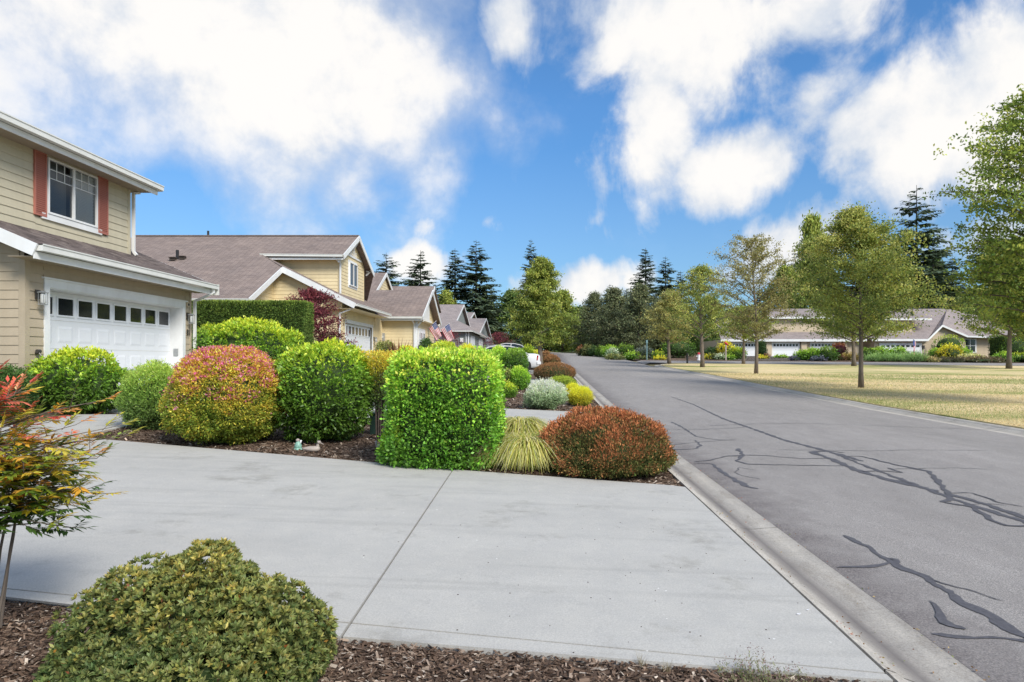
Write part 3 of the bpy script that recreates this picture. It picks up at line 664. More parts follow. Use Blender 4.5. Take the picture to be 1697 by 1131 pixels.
def gutter(parent, pts, w=.12, h=.12, name='gutter'):
    """K-style gutter run; pts on its upper outer edge"""
    m = MB()
    for a, b in zip(pts[:-1], pts[1:]):
        a, b = Vector(a), Vector(b); m.beam(a - Vector((0, 0, h / 2)), b - Vector((0, 0, h / 2)), w, h); m.beam(a - Vector((0, 0, .012)), b - Vector((0, 0, .012)), w + .03, .024)
    return m.build(name, M['gutter'], parent)
def roof(parent, polys, th=.10, mat='shingle', name='roof'):
    m = MB()
    for p in polys: m.slab(p, th)
    return m.build(name, M[mat], parent)
def fascia(parent, a, b, h=.2, w=.04, name='bargeboard', drop=None):
    d = h / 2 if drop is None else drop
    return MB().beam(Vector(a) - Vector((0, 0, d)), Vector(b) - Vector((0, 0, d)), w, h).build(name, M['white'], parent)
def downspout(parent, pts, r=.04): 
    m = MB()
    for a, b in zip(pts[:-1], pts[1:]): m.beam(a, b, .075, .06)
    return m.build('downspout', M['white'], parent)

# ---- tan house 81, at the left
gz = .62
h1 = thing('house', 'two storey tan house with red shutters and white garage door at the left edge', 'house', (-10.15, 16.6, gz))
XW = -10.15; XU = -11.07; YA, YB = 13.36, 19.66
core = MB(); core.box(-19, XW - .02, 13.40, 13.98, gz - .3, 3.62); core.box(-19, -10.62, 13.98, 19.2, gz - .3, 3.62); core.box(-19, XW - .02, 19.2, YB - .02, gz - .3, 3.62); core.box(XW - .6, XW - .02, 13.98, 19.2, 3.16, 3.62)

zw0, zw1 = onX(79.5, 355, XU).z - .02, onX(79.5, 262, XU).z + .02
core.box(-19, XU - .7, 12.95, 18.24, 3.62, 6.22); core.box(XU - .7, XU - .02, 12.95, 15.15, 3.62, 6.22); core.box(XU - .7, XU - .02, 16.92, 18.24, 3.62, 6.22); core.box(XU - .7, XU - .02, 15.15, 16.92, 3.62, zw0); core.box(XU - .7, XU - .02, 15.15, 16.92, zw1, 6.22)
for yy_ in (13.37, 19.60): core.prism([(XW - .02, yy_, 3.55), (XW - .02, yy_, 3.55 + .43 * .45), (-12.4, yy_, 3.55 + .43 * 2.7), (-12.4, yy_, 3.55)], (0, .04, 0))
w1h = core.build('wall', M['tan'], h1)
dy0, dy1, dz1 = 14.01, 19.17, 3.08
boards(h1, XW, YA + .10, 13.85, gz, 3.56, M['tan']); boards(h1, XW, 19.34, YB - .09, gz, 3.56, M['tan'])
boards(h1, XW, 13.855, 19.335, 3.27, 3.56, M['tan'], .145)
boards(h1, YA, -13.6, XW - .10, gz, 3.9, M['tan'], .18, 'x')
cb = MB(); cb.box(XW, XW + .025, YA - .025, YA + .10, gz, 3.6); cb.box(XW - .10, XW, YA - .025, YA, gz, 3.6); cb.build('corner_board', M['tan'], h1)
MB().box(XW, XW + .025, YB - .09, YB, gz, 3.6).build('corner_board', M['tan'], h1)
# garage opening: casing, jambs, door set back
cs = MB(); cs.box(XW - .0, XW + .03, 13.86, 14.01, gz, 3.08); cs.box(XW, XW + .03, 19.17, 19.32, gz, 3.08); cs.box(XW, XW + .031, 13.86, 19.32, 3.08, 3.24); cs.box(XW, XW + .07, 13.80, 19.38, 3.24, 3.275)
cs.build('door_casing', M['white'], h1)
jb = MB(); jb.box(XW - .40, XW - .001, 13.985, 14.01, gz, 3.08); jb.box(XW - .40, XW - .001, 19.17, 19.195, gz, 3.08); jb.box(XW - .40, XW - .001, 14.01, 19.17, 3.055, 3.08); jb.build('jamb', M['white'], h1)
garage_door(h1, XW - .34, 14.01, 19.17, gz + .01, 3.05, 8, 4)
MB().box(XW - .22, XW - .10, 19.145, 19.17, 1.72, 1.92).build('keypad', M['grey_metal'], h1)
lantern('wall_lantern', None, (XW + .02, 13.66, 2.83), h1); lantern('wall_lantern', None, (XW + .02, 19.44, 2.78), h1)
MB().tube([(XW + .01, 19.45, 3.18), (XW + .05, 19.45, 3.18)], .075, 12).build('round_vent', M['beige'], h1); MB().tube([(XW + .05, 19.45, 3.18), (XW + .06, 19.45, 3.18)], .04, 10).build('vent_opening', M['black'], h1)
fb = MB(); fb.tube([(XW + .02, 13.62, 1.72), (XW + .10, 13.62, 1.72), (XW + .14, 13.62, 1.66)], .022, 6); fb.tube([(XW + .08, 13.58, 1.76), (XW + .08, 13.66, 1.76)], .04, 8); fb.tube([(XW + .06, 13.68, 1.60), (XW + .12, 13.72, 1.56), (XW + .10, 13.75, 1.48)], .03, 6); fb.build('garden_tap', M['dark_metal'], h1)
# house number
pl = MB().box(XW + .021, XW + .034, 19.36, 19.55, 2.30, 2.48).build('number_plate', M['tan'], h1)
cu = bpy.data.curves.new('number', 'FONT'); cu.body = '81'; cu.size = .22; cu.extrude = .006; cu.offset = .004
to = bpy.data.objects.new('t', cu); C.objects.link(to); bpy.context.view_layer.update()
tm = bpy.data.meshes.new_from_object(to.evaluated_get(bpy.context.evaluated_depsgraph_get())); C.objects.unlink(to); bpy.data.objects.remove(to)
tm.transform(Matrix.Rotation(math.radians(90), 4, 'Z') @ Matrix.Rotation(math.radians(90), 4, 'X')); tm.materials.clear(); tm.materials.append(M['black'])
link('house_number', tm, pl, Vector((XW + .04, 19.36, 2.315)) - wloc(pl))
# lower roof with real shingle tabs
sl = .43; ex, ez = -9.62, 3.80
def zl(x): return ez + sl * (ex - x)
Y0r, Y1r = 12.92, 19.92
rf = roof(h1, [[(ex, Y0r, ez), (ex, Y1r, ez), (-12.6, Y1r, zl(-12.6)), (-12.6, Y0r, zl(-12.6))]], .08, 'shingle', 'lower_roof')
tb = MB(); k = 0; x = ex + .02
while x > -12.5:
    y = Y0r - .01 + (k % 2) * .11
    while y < Y1r - .02:
        w = min(R.uniform(.16, .30), Y1r - y); x2 = x - .15; lift = R.uniform(.008, .016)
        tb.hexa([(x, y, zl(x) + .001), (x, y + w - .006, zl(x) + .001), (x2, y + w - .006, zl(x2) + .001), (x2, y, zl(x2) + .001), (x, y, zl(x) + lift), (x, y + w - .006, zl(x) + lift), (x2, y + w - .006, zl(x2) + .004), (x2, y, zl(x2) + .004)], R.choice((0, 0, 0, 1, 2))); y += w
    x -= .13; k += 1
tb.build('shingle_tabs', [M['shingle_tab'], M['shingle_tab_pale'], M['shingle_tab_dark']], rf, kind='stuff')
gutter(h1, [(ex + .07, Y0r + .02, ez - .01), (ex + .07, Y1r + .02, ez - .01)], .13, .13)
MB().beam((ex - .02, Y0r, ez - .22), (ex - .02, Y1r, ez - .22), .03, .14).build('fascia_board', M['white'], h1)
MB().slab([(ex - .04, Y0r + .03, 3.565), (ex - .04, Y1r, 3.565), (XW - .01, Y1r, 3.565), (XW - .01, Y0r + .03, 3.565)], .012).build('soffit', M['soffit'], h1)
fascia(h1, (ex + .02, Y0r - .02, ez - .01), (-13.2, Y0r - .02, zl(-13.2) - .01), .24); fascia(h1, (ex + .02, Y1r + .03, ez - .01), (-12.6, Y1r + .03, zl(-12.6) - .01), .20)
MB().box(ex - .02, ex + .14, Y1r + .03, Y1r + .06, ez - .30, ez + .01).build('gutter_end', M['gutter'], h1)
downspout(h1, [(ex + .06, 19.78, ez - .14), (ex + .06, 19.78, ez - .26), (XW + .09, 19.71, 3.30), (XW + .09, 19.71, gz)])
# upper storey
zU = zl(XU) + .0; wy0, wy1, wz0, wz1 = 15.22, 16.86, 0, 0
wz0 = onX(79.5, 355, XU).z; wz1 = onX(79.5, 262, XU).z
zt = 6.17; zb = 4.41
boards(h1, XU, 12.98, 14.86, zb, zt, M['tan_up']); boards(h1, XU, 17.28, 18.17, zb, zt, M['tan_up'])
boards(h1, XU, 14.86, 17.28, zb, wz0 - .13, M['tan_up'], .16); 
MB().box(XU, XU + .03, 15.05, 17.05, wz1 + .02, wz1 + .21).build('window_head_trim', M['tan_up'], h1)
if wz1 + .21 < zt - .02: boards(h1, XU, 14.86, 17.28, wz1 + .215, zt, M['tan_up'], .18)
MB().box(XU, XU + .025, 18.17, 18.28, zb - .02, 6.2).build('corner_board', M['tan_up'], h1)
MB().box(XU, XU + .05, 15.02, 17.06, wz0 - .14, wz0 - .005).build('window_sill', M['white'], h1)
pane_window(h1, 'window', XU + .03, wy0 - .03, wy1 + .02, wz0, wz1)
for (a, b) in ((14.80, 15.16), (16.91, 17.30)):
    sh = MB().box(XU + .015, XU + .035, a, b, wz0 - .10, wz1 + .06); 
    so = sh.build('shutter', M['shutter'], h1)
    fr = MB(); fr.box(XU + .035, XU + .055, a, a + .035, wz0 - .10, wz1 + .06); fr.box(XU + .035, XU + .055, b - .035, b, wz0 - .10, wz1 + .06); fr.box(XU + .035, XU + .054, a + .035, b - .035, wz0 - .10, wz0 - .06); fr.box(XU + .035, XU + .054, a + .035, b - .035, wz1 + .02, wz1 + .06); fr.build('shutter_frame', M['shutter'], so)
    lm = MB().hexa([(0, 0, 0), (.022, 0, -.012), (.022, b - a - .07, -.012), (0, b - a - .07, 0), (0, 0, .020), (.022, 0, .004), (.022, b - a - .07, .004), (0, b - a - .07, .020)]).mesh('louvre', M['shutter'])
    z = wz0 - .04
    while z < wz1 + .01: link('louvre', lm, so, Vector((XU + .034, a + .035, z)) - wloc(so)); z += .045
UX, UZ = -10.52, 6.36; UY = 18.64
MB().slab([(UX, 12.4, UZ), (UX, UY, UZ), (-17, 15.2, UZ + sl * 4.8 * .92), (-17, 12.4, UZ + sl * 4.8 * .92)], .08).slab([(UX, UY, UZ), (-20, UY, UZ), (-17, 15.2, UZ + sl * 4.8 * .92)], .08).build('upper_roof', M['shingle'], h1)
gutter(h1, [(UX + .07, 12.4, UZ - .005), (UX + .07, UY + .05, UZ - .005)], .13, .13); MB().beam((UX - .02, 12.4, UZ - .20), (UX - .02, UY, UZ - .20), .03, .12).build('fascia_board', M['white'], h1)
gutter(h1, [(UX + .07, UY + .05, UZ - .008), (-19, UY + .05, UZ - .008)], .13, .13)
MB().slab([(UX - .03, 12.4, 6.17), (UX - .03, UY - .02, 6.17), (-19, UY - .02, 6.17), (-19, 12.4, 6.17)], .012).build('soffit', M['soffit'], h1)
downspout(h1, [(-11.02, 18.62, 6.15), (-11.02, 18.36, 6.08), (-11.02, 18.36, zl(-11.02) + .12), (-10.93, 18.36, zl(-10.93) + .05)])
MB().box(-19, XU - .02, 18.28, 18.29, 3.6, 6.2).build('side_wall', M['tan_up'], h1)

# ---- cream house with the long brown roof
h2 = thing('house', 'cream house with a long brown shingle roof, gabled dormer and white garage door', 'house', (-9.6, 36, .95))
g2 = .92; XG = -9.6; s2 = .5
def zm(y): return 4.2 + .5 * (y - 28.6)           # main slope, facing the camera
def zg(x): return 4.31 + .5 * (-8.88 - x)          # garage wing slope, facing the street
w = MB(); siding(w, (-13.6, 29.15), (-12.86, 29.15), g2 - .3, 4.15); siding(w, (-22, 29.15), (-13.6, 29.15), g2 - .3, 4.15)
siding(w, (-12.86, 29.15), (-12.86, 32.55), g2 - .3, 6.0, .18, lambda z: (min(1, max(0, (z - zm(29.15) + .12) / .5 / 3.4)), 1))
def clip_front(z): 
    xr = -8.88 - (z + .12 - 4.31) / .5
    return (0, max(0, min(1, (xr + 12.86) / (XG + 12.86)) ))
siding(w, (-12.86, 32.55), (XG, 32.55), g2 - .3, 6.0, .18, clip_front)
siding(w, (XG, 32.55), (XG, 33.02), g2 - .3, 4.5); siding(w, (XG, 38.42), (XG, 38.9), g2 - .3, 4.5); siding(w, (XG, 33.02), (XG, 38.42), 3.62, 4.5)
# second storey box
siding(w, (-16, 34.57), (-10.3, 34.57), 4.9, 6.92, .18, lambda z: (max(0, min(1, (5.7 - (z - 5.02 + .05) / .5) / 5.7)) * 0 + max(0, min(1, (( -10.3 - (z - 5.0) / .5) + 16) / 5.7)), 1))
def clip_gable(z): h = max(0, (8.33 - .15 - z)) / .5; return (max(0, .5 - h / 4.63), min(1, .5 + h / 4.63))
siding(w, (-10.3, 34.57), (-10.3, 39.2), 4.95, 8.15, .18, clip_gable)
w.box(-22, -12.9, 29.2, 44, g2 - .4, 4.1); w.box(-12.9, XG - .03, 32.6, 32.99, g2 - .4, 4.25); w.box(-12.9, XG - .35, 32.99, 38.45, g2 - .4, 4.25); w.box(-12.9, XG - .03, 38.45, 44, g2 - .4, 4.25); w.box(XG - .35, XG - .03, 32.99, 38.45, 3.5, 4.25); w.box(-16, -10.33, 34.6, 39.17, 4.2, 6.9)
w.build('wall', M['yellow'], h2)
cbm = MB()
for (x, y) in ((-12.86, 32.55), (XG, 32.55), (-10.3, 34.57)): cbm.box(x - .09, x + .022, y - .024, y + .10, (g2 if y < 33 else 4.95), {32.55: 4.4, 34.57: 6.9}[y] if x > -12.5 else 5.95)
cbm.box(-10.3, -10.278, 39.1, 39.2, 5.0, 6.9); cbm.box(XG, XG + .022, 38.82, 38.92, g2, 4.3); cbm.build('corner_board', M['yellow'], h2)
MR = 36.9; zr = zm(MR)
far_y = 45.2
roof(h2, [[(-25.5, 28.6, 4.2), (-12.33, 28.6, 4.2), (-12.33, 32.2, zm(32.2)), (-14.1, 34.07, zm(34.07)), (-22.0, MR, zr)],
          [(-14.1, 34.07, zm(34.07)), (-9.95, 34.0, zm(34.0)), (-9.95, MR, zr), (-22.0, MR, zr)],
          [(-9.95, MR, zr), (-9.95, 40.1, zm(33.7)), (-12, far_y, 4.2), (-25.5, far_y, 4.2), (-22.0, MR, zr)],
          [(-25.5, 28.6, 4.2), (-22.0, MR, zr), (-25.5, far_y, 4.2)]], .09)
roof(h2, [[(-12.33, 32.2, zg(-12.33) + .01), (-8.88, 32.2, 4.31), (-8.88, 39.4, 4.31), (-10.28, 39.4, zg(-10.28)), (-10.28, 34.6, zg(-10.28)), (-14.1, 34.07, zm(34.07) + .012)]], .09, name='garage_roof')
roof(h2, [[(-10.28, 39.2, zg(-10.28)), (-8.88, 39.4, 4.31), (-8.88, 39.45, 4.31), (-10.28, 41.5, zg(-10.28)), (-12, 43, zg(-12))]], .09, name='garage_roof')
MB().beam((-22.0, MR, zr + .02), (-9.95, MR, zr + .02), .22, .04).build('ridge_cap', M['shingle'], h2)
fascia(h2, (-12.33, 32.17, zg(-12.33) + .02), (-8.86, 32.17, 4.32), .26); fascia(h2, (-12.31, 32.2, zm(32.2) + .01), (-12.31, 28.58, 4.21), .24)
fascia(h2, (-9.93, MR, zr + .01), (-9.93, 33.98, zm(34.0)), .24); fascia(h2, (-9.93, MR, zr + .01), (-9.93, 40.1, zm(33.7)), .24)
gutter(h2, [(-25.5, 28.54, 4.2), (-12.33, 28.54, 4.2)]); MB().beam((-25.5, 28.62, 4.0), (-12.35, 28.62, 4.0), .03, .1).build('fascia_board', M['white'], h2)
gutter(h2, [(-14.1, 34.0, zm(34.07)), (-9.97, 33.98, zm(34.0))]); MB().beam((-14.0, 34.06, zm(34.0) - .2), (-9.97, 34.06, zm(34.0) - .2), .03, .1).build('fascia_board', M['white'], h2)
gutter(h2, [(-8.82, 32.2, 4.31), (-8.82, 39.45, 4.31)])
so = MB(); so.slab([(-12.3, 32.22, 4.06), (-8.9, 32.22, 4.06), (-8.9, 32.52, 4.06), (-12.3, 32.52, 4.06)], .01); so.slab([(XG, 32.2, 4.08), (-8.9, 32.2, 4.08), (-8.9, 39.4, 4.08), (XG, 39.4, 4.08)], .01); so.slab([(-25, 28.64, 3.98), (-12.9, 28.64, 3.98), (-12.9, 29.13, 3.98), (-25, 29.13, 3.98)], .01); so.slab([(-16, 34.07, 6.76), (-9.97, 34.07, 6.76), (-9.97, 34.55, 6.76), (-16, 34.55, 6.76)], .01)
so.build('soffit', M['yellow'], h2)
cs = MB(); cs.box(XG, XG + .03, 33.02, 33.18, g2, 3.45); cs.box(XG, XG + .03, 38.24, 38.42, g2, 3.45); cs.box(XG, XG + .031, 33.02, 38.42, 3.45, 3.62); cs.build('door_casing', M['white'], h2)
garage_door(h2, XG - .08, 33.18, 38.24, g2 + .02, 3.45, 8, 4)
ax_ = onX(577.5, 434, -10.3); bx_ = onX(590.5, 478, -10.3)
MB().box(-10.3, -10.275, ax_.y - .12, bx_.y + .12, bx_.z - .12, ax_.z + .12).build('window_trim', M['white'], h2)
pane_window(h2, 'window', -10.24, ax_.y, bx_.y, bx_.z, ax_.z, 2, False, False, 'dark_glass')
# gable brackets and boards
gb_ = MB()
for yy in (34.2, 39.6): gb_.beam((-10.27, yy, 6.55), (-9.97, yy, 6.85), .08, .08); gb_.beam((-10.27, yy, 6.78), (-9.97, yy, 6.78), .08, .06)
gb_.beam((-10.26, MR, 7.6), (-9.97, MR, 8.1), .08, .08); gb_.box(-10.28, -10.25, 35.2, 38.6, 7.15, 7.25); gb_.build('gable_bracket', M['white'], h2)
gv = MB()
for q in range(5): yq = 36.9 + (q - 2) * .28; gv.box(-10.28, -10.26, yq - .05, yq + .05, 7.25, 7.75 - abs(q - 2) * .12)
gv.build('gable_slats', M['white'], h2)
downspout(h2, [(-12.95, 28.62, 4.1), (-12.80, 29.05, 3.8), (-12.80, 29.05, .9)]); downspout(h2, [(-10.45, 34.0, 6.8), (-10.24, 34.48, 6.55), (-10.24, 34.48, 5.0)]); downspout(h2, [(-8.95, 32.25, 4.1), (-9.66, 32.45, 3.85), (-9.66, 32.45, .95)])
for (x0, x1) in ((405, 415), (424, 440)):
    a = onY(x0, 499, 29.1 if x0 < 420 else 29.6); 
pw = MB(); pw.box(-15.9, -13.4, 29.09, 29.13, 2.2, 3.9); pw.build('window_trim', M['white'], h2)
pg_ = MB(); pg_.box(-15.8, -14.7, 29.06, 29.09, 2.3, 3.8); pg_.box(-14.6, -13.5, 29.06, 29.09, 2.3, 3.8); pg_.build('window_pane', M['dark_glass'], h2)
MB().box(-12.845, -12.80, 29.9, 31.6, 2.3, 3.75).build('window_trim', M['white'], h2); MB().box(-12.80, -12.79, 30.0, 31.5, 2.4, 3.65).build('window_pane', M['dark_glass'], h2)
lantern('wall_lantern', None, (XG + .02, 38.66, 2.8), h2)
for (px, py, dx) in ((287, 432, 0), (294, 429, .05), (303, 430, 0)):
    y = 31.0; p = onY(px, py, 31.3)
    yy = 28.6 + (p.z - 4.2) * 2; 
    for _ in range(30):
        yy = yy * .9 + .1 * (28.6 + (EYE - (py - HY) / F * yy - 4.2) * 2) if False else yy
    # solve the sight line with the main slope
    yy = (4.2 - 14.3 - EYE) / (-(py - HY) / F - .5) if True else yy
    x = (px - CX) / F * yy; z = zm(yy); 
    if px == 294: MB().tube([(x, yy, z), (x, yy, z + .42)], .07, 10).build('vent_pipe', M['black'], h2)
    else: MB().box(x - .12, x + .12, yy - .12, yy + .12, z, z + .12).box(x - .15, x + .15, yy - .18, yy + .05, z + .12, z + .15).build('roof_vent', M['bark_dark'], h2)
yy = MR; MB().tube([((345 - CX) / F * yy, yy, zr), ((345 - CX) / F * yy, yy, zr + .28)], .06, 8).build('vent_pipe', M['black'], h2)

# ---- third house, cream, twin flags
g3 = 1.1
h3 = thing('house', 'cream house with a small gable and lap siding, behind the two flags', 'house', (-7.6, 44, g3))
def z3(y): return 4.24 + .53 * (y - 40.5)
w = MB(); siding(w, (-15, 41.0), (-7.58, 41.0), g3 - .4, 4.25, .18)
def cg3(z): h = max(0, 6.0 - z) / .53; return (max(0, .5 - h / 6.4), min(1, .5 + h / 6.4))
siding(w, (-7.58, 41.0), (-7.58, 47.4), g3 - .4, 6.0, .18, cg3)
w.box(-16, -7.61, 41.03, 47.35, g3 - .5, 4.2)
def cg4(z): h = max(0, 7.55 - z) / .53; return (max(0, .5 - h / 4.9), min(1, .5 + h / 4.9))
siding(w, (-10.95, 44.55), (-10.95, 49.45), 5.0, 7.5, .18, cg4); w.build('wall', M['yellow'], h3)
roof(h3, [[(-20, 40.5, 4.24), (-7.16, 40.5, 4.24), (-7.16, 44.2, z3(44.2)), (-20, 44.2, z3(44.2))], [(-7.16, 44.2, z3(44.2)), (-7.16, 47.9, 4.24), (-16, 47.9, 4.24), (-16, 44.2, z3(44.2))],
          [(-20, 44.21, z3(44.2)), (-10.79, 44.21, z3(44.2)), (-10.79, 47.0, z3(47.0)), (-20, 47.0, z3(47.0))], [(-10.79, 47.0, z3(47.0)), (-10.79, 49.8, z3(44.2)), (-20, 49.8, z3(44.2)), (-20, 47.0, z3(47.0))],
          [(-14, 48.6, 5.9), (-8.06, 48.6, 5.9), (-8.06, 50.8, 7.18), (-14, 50.8, 7.18)], [(-8.06, 50.8, 7.18), (-8.06, 54, 5.5), (-14, 54, 5.5), (-14, 50.8, 7.18)]], .09)
fascia(h3, (-7.14, 44.2, z3(44.2) + .01), (-7.14, 40.5, 4.25), .24); fascia(h3, (-7.14, 44.2, z3(44.2) + .01), (-7.14, 47.9, 4.25), .24)
fascia(h3, (-10.77, 47.0, z3(47.0) + .01), (-10.77, 44.2, z3(44.2)), .22); fascia(h3, (-10.77, 47.0, z3(47.0) + .01), (-10.77, 49.8, z3(44.2)), .22)
fascia(h3, (-8.04, 50.8, 7.18), (-8.04, 48.6, 5.9), .2); MB().prism([(-8.3, 49, 5.9), (-8.3, 52.6, 5.9), (-8.3, 50.8, 6.95)], (-.1, 0, 0)).build('gable_wall', M['yellow'], h3)
gutter(h3, [(-16, 40.44, 4.24), (-7.16, 40.44, 4.24)]); MB().beam((-16, 40.52, 4.05), (-7.2, 40.52, 4.05), .03, .1).build('fascia_board', M['white'], h3)
MB().slab([(-16, 40.54, 4.02), (-7.6, 40.54, 4.02), (-7.6, 40.98, 4.02), (-16, 40.98, 4.02)], .01).slab([(-7.57, 40.6, 4.04), (-7.18, 40.6, 4.04), (-7.18, 47.8, 4.04), (-7.57, 47.8, 4.04)], .01).build('soffit', M['yellow'], h3)
cs = MB(); cs.box(-7.58, -7.55, 41.0, 41.18, g3, 4.0); cs.box(-7.69, -7.58, 40.97, 41.0, g3, 4.0); cs.build('corner_board', M['white'], h3)
cs = MB(); cs.box(-7.58, -7.55, 41.35, 41.5, g3, 3.45); cs.box(-7.58, -7.55, 43.6, 43.75, g3, 3.45); cs.box(-7.58, -7.549, 41.35, 43.75, 3.45, 3.6); cs.build('door_casing', M['white'], h3)
garage_door(h3, -7.54, 41.5, 43.6, g3, 3.45, 4, 4, panels=False)
MB().box(-7.58, -7.54, 42.2, 46.2, 4.15, 4.3).box(-7.57, -7.55, 43, 45.4, 4.3, 5.4).build('gable_trim', M['white'], h3)
gb_ = MB()
for yy in (41.0, 47.3): gb_.beam((-7.55, yy, 3.7), (-7.16, yy, 4.15), .08, .08); gb_.beam((-7.55, yy, 4.0), (-7.16, yy, 4.0), .08, .06)
gb_.build('gable_bracket', M['white'], h3)
downspout(h3, [(-7.8, 40.5, 4.1), (-7.72, 40.92, 3.8), (-7.72, 40.92, g3)])
lantern('wall_lantern', None, (-7.53, 43.95, 2.9), h3)
e = onY(634, 559, 40.97); MB().box(e.x - .14, e.x + .14, 40.86, 40.97, e.z - .22, e.z + .24).build('electric_meter_box', M['grey_metal'], h3)
MB().tube([(e.x, 40.86, e.z), (e.x, 40.78, e.z)], .09, 10).tube([(e.x, 40.93, e.z - .2), (e.x, 40.93, g3)], .02, 6).build('meter_dial', M['lamp_glass'], h3)
e = onY(634, 532, 40.97); MB().tube([(e.x, 40.97, e.z), (e.x, 40.90, e.z)], .08, 10).tube([(e.x - .2, 40.97, e.z), (e.x - .2, 40.90, e.z)], .05, 8).build('flood_lamp', M['white'], h3)

# ---- farther houses on the left, gable ends to the street
def far_house(label, Xw, Y0, Y1, zg0, wall, gables, mat='shingle_grey', ez=None):
    """gables: (Xr, Ynear, Yapex, Yfar, z_eave, z_apex, Xback)"""
    r = thing('house', label, 'house', (Xw, (Y0 + Y1) / 2, zg0)); m = MB(); ez_ = ez or min(g[4] for g in gables) - .05
    siding(m, (-22, Y0), (Xw, Y0), zg0 - .5, ez_, .2); siding(m, (Xw, Y0), (Xw, Y1), zg0 - .5, ez_, .2); m.box(-22, Xw - .03, Y0 + .03, Y1, zg0 - .5, ez_)
    for (Xr, a, b, c, ze, za, xb) in gables: m.prism([(Xr - .35, a + .3, ze), (Xr - .35, c - .3, ze), (Xr - .35, b, za - .15)], (-.2, 0, 0))
    m.build('wall', M[wall], r); ps = []
    for (Xr, a, b, c, ze, za, xb) in gables:
        ps += [[(xb, a, ze), (Xr, a, ze), (Xr, b, za), (xb, b, za)], [(Xr, b, za), (Xr, c, ze), (xb, c, ze), (xb, b, za)]]
        fascia(r, (Xr + .02, b, za + .01), (Xr + .02, a, ze), .22); fascia(r, (Xr + .02, b, za + .01), (Xr + .02, c, ze), .22)
        gutter(r, [(xb, a - .06, ze), (Xr, a - .06, ze)])
    if ps: roof(r, ps, .09, mat)
    return r
# grey one: pixel-derived corners on assumed planes
def gab(px_n, py_n, px_a, py_a, px_f, X, xb=-24):
    n = onX(px_n, py_n, X); a = onX(px_a, py_a, X); c = 2 * a.y - n.y
    return (X, n.y, a.y, c, n.z, a.z, xb)
Yh4 = 66.
zz = onX(782, 548, -6.9)
h4 = far_house('grey house with white garage doors beyond the cream houses', -7.3, 66.6, 86, 1.75, 'grey_siding', [], ez=4.5)
roof(h4, [[(-24, zz.y, zz.z), (-6.9, zz.y, zz.z), (-9, 71.2, 5.9), (-9, 77.7, 8.08), (-24, 77.7, 8.08)], [(-6.9, zz.y, zz.z), (-6.9, 86.4, zz.z), (-9, 86.4, 5.9), (-9, 71.2, 5.9)], [(-9, 77.7, 8.08), (-9, 84.4, 5.9), (-24, 84.4, 5.9), (-24, 77.7, 8.08)]], .09, 'shingle_grey')
MB().prism([(-9.3, 71.6, 5.7), (-9.3, 84, 5.7), (-9.3, 77.7, 7.9)], (-.2, 0, 0)).build('gable_wall', M['grey_siding'], h4)
fascia(h4, (-8.98, 77.7, 8.09), (-8.98, 71.0, 5.85), .22); fascia(h4, (-8.98, 77.7, 8.09), (-8.98, 84.4, 5.9), .22)
gutter(h4, [(-24, zz.y - .05, zz.z), (-6.9, zz.y - .05, zz.z)]); gutter(h4, [(-6.85, zz.y, zz.z), (-6.85, 86, zz.z)])
m = MB()
for a, b in ((68.5, 72.5), (77.5, 82)): m.box(-7.3, -7.24, a, b, 1.75, 4.2)
m.build('garage_door', M['door_white'], h4); MB().box(-7.32, -7.22, 66.55, 66.75, 1.7, 4.5).build('corner_board', M['white'], h4)
downspout(h4, [(-7.5, 66.5, 4.5), (-7.5, 66.5, 1.8)])
e = onY(765, 564, 66.5); MB().box(e.x - .15, e.x + .15, 66.45, 66.6, e.z - .2, e.z + .2).build('electric_meter_box', M['white'], h4)
def shifted(g, dy, dx=0): return (g[0] + dx, g[1] + dy, g[2] + dy, g[3] + dy, g[4], g[5], g[6])
h5 = far_house('grey house with a steep street gable, third roof from the flags', -7.4, 87.5, 100, 2.4, 'grey_siding', [gab(795, 552, 806, 528, 0, -7.6), gab(778, 530, 786, 518, 0, -10.0)])
MB().box(-7.4, -7.34, 89.5, 95, 2.4, 4.9).build('garage_door', M['door_white'], h5)
h6 = far_house('farthest house on the left, only its stacked roofs showing past the others', -8.5, 108, 122, 2.9, 'beige', [gab(822, 551, 830, 546, 0, -8.2), gab(806, 546, 821, 536, 0, -10.5)])

# ---- houses across the lawn, facing the camera
def door_front(parent, x0, x1, Y, z0, z1, n=8):
    d = MB().box(x0, x1, Y - .03, Y + .05, z0, z1).build('garage_door', M['door_white'], parent); w = (x1 - x0) / n; h = (z1 - z0) / 4
    pm = MB().box(0, w * .66, -.006, 0, 0, h * .55).mesh('window_pane', M['dark_glass']); qm = MB().box(0, w * .74, -.008, 0, 0, h * .6).mesh('raised_panel', M['door_white'])
    for k in range(n):
        link('window_pane', pm, d, Vector((x0 + (k + .17) * w, Y - .031, z1 - h * .78)) - wloc(d))
        for r_ in range(3): link('raised_panel', qm, d, Vector((x0 + (k + .13) * w, Y - .031, z0 + h * (r_ + .2))) - wloc(d))
    cs = MB(); cs.box(x0 - .16, x0, Y - .06, Y, z0, z1); cs.box(x1, x1 + .16, Y - .06, Y, z0, z1); cs.box(x0 - .16, x1 + .16, Y - .061, Y, z1, z1 + .18); cs.build('door_casing', M['white'], parent)
def lan_front(parent, px, py, Y):
    p = onY(px, py, Y - .03); MB().box(p.x - .1, p.x + .1, Y - .2, Y - .02, p.z - .2, p.z + .2).box(p.x - .14, p.x + .14, Y - .24, Y - .02, p.z + .2, p.z + .24).build('wall_lantern', M['dark_metal'], parent)
YR = 85.
def X(px, Y=YR): return (px - CX) / F * Y
def Z(py, Y=YR): return EYE - (py - HY) / F * Y
hr = thing('house', 'beige house with a hipped roof, dormer and flag across the lawn', 'house', (X(1510), YR, 1.9))
zE = Z(563)
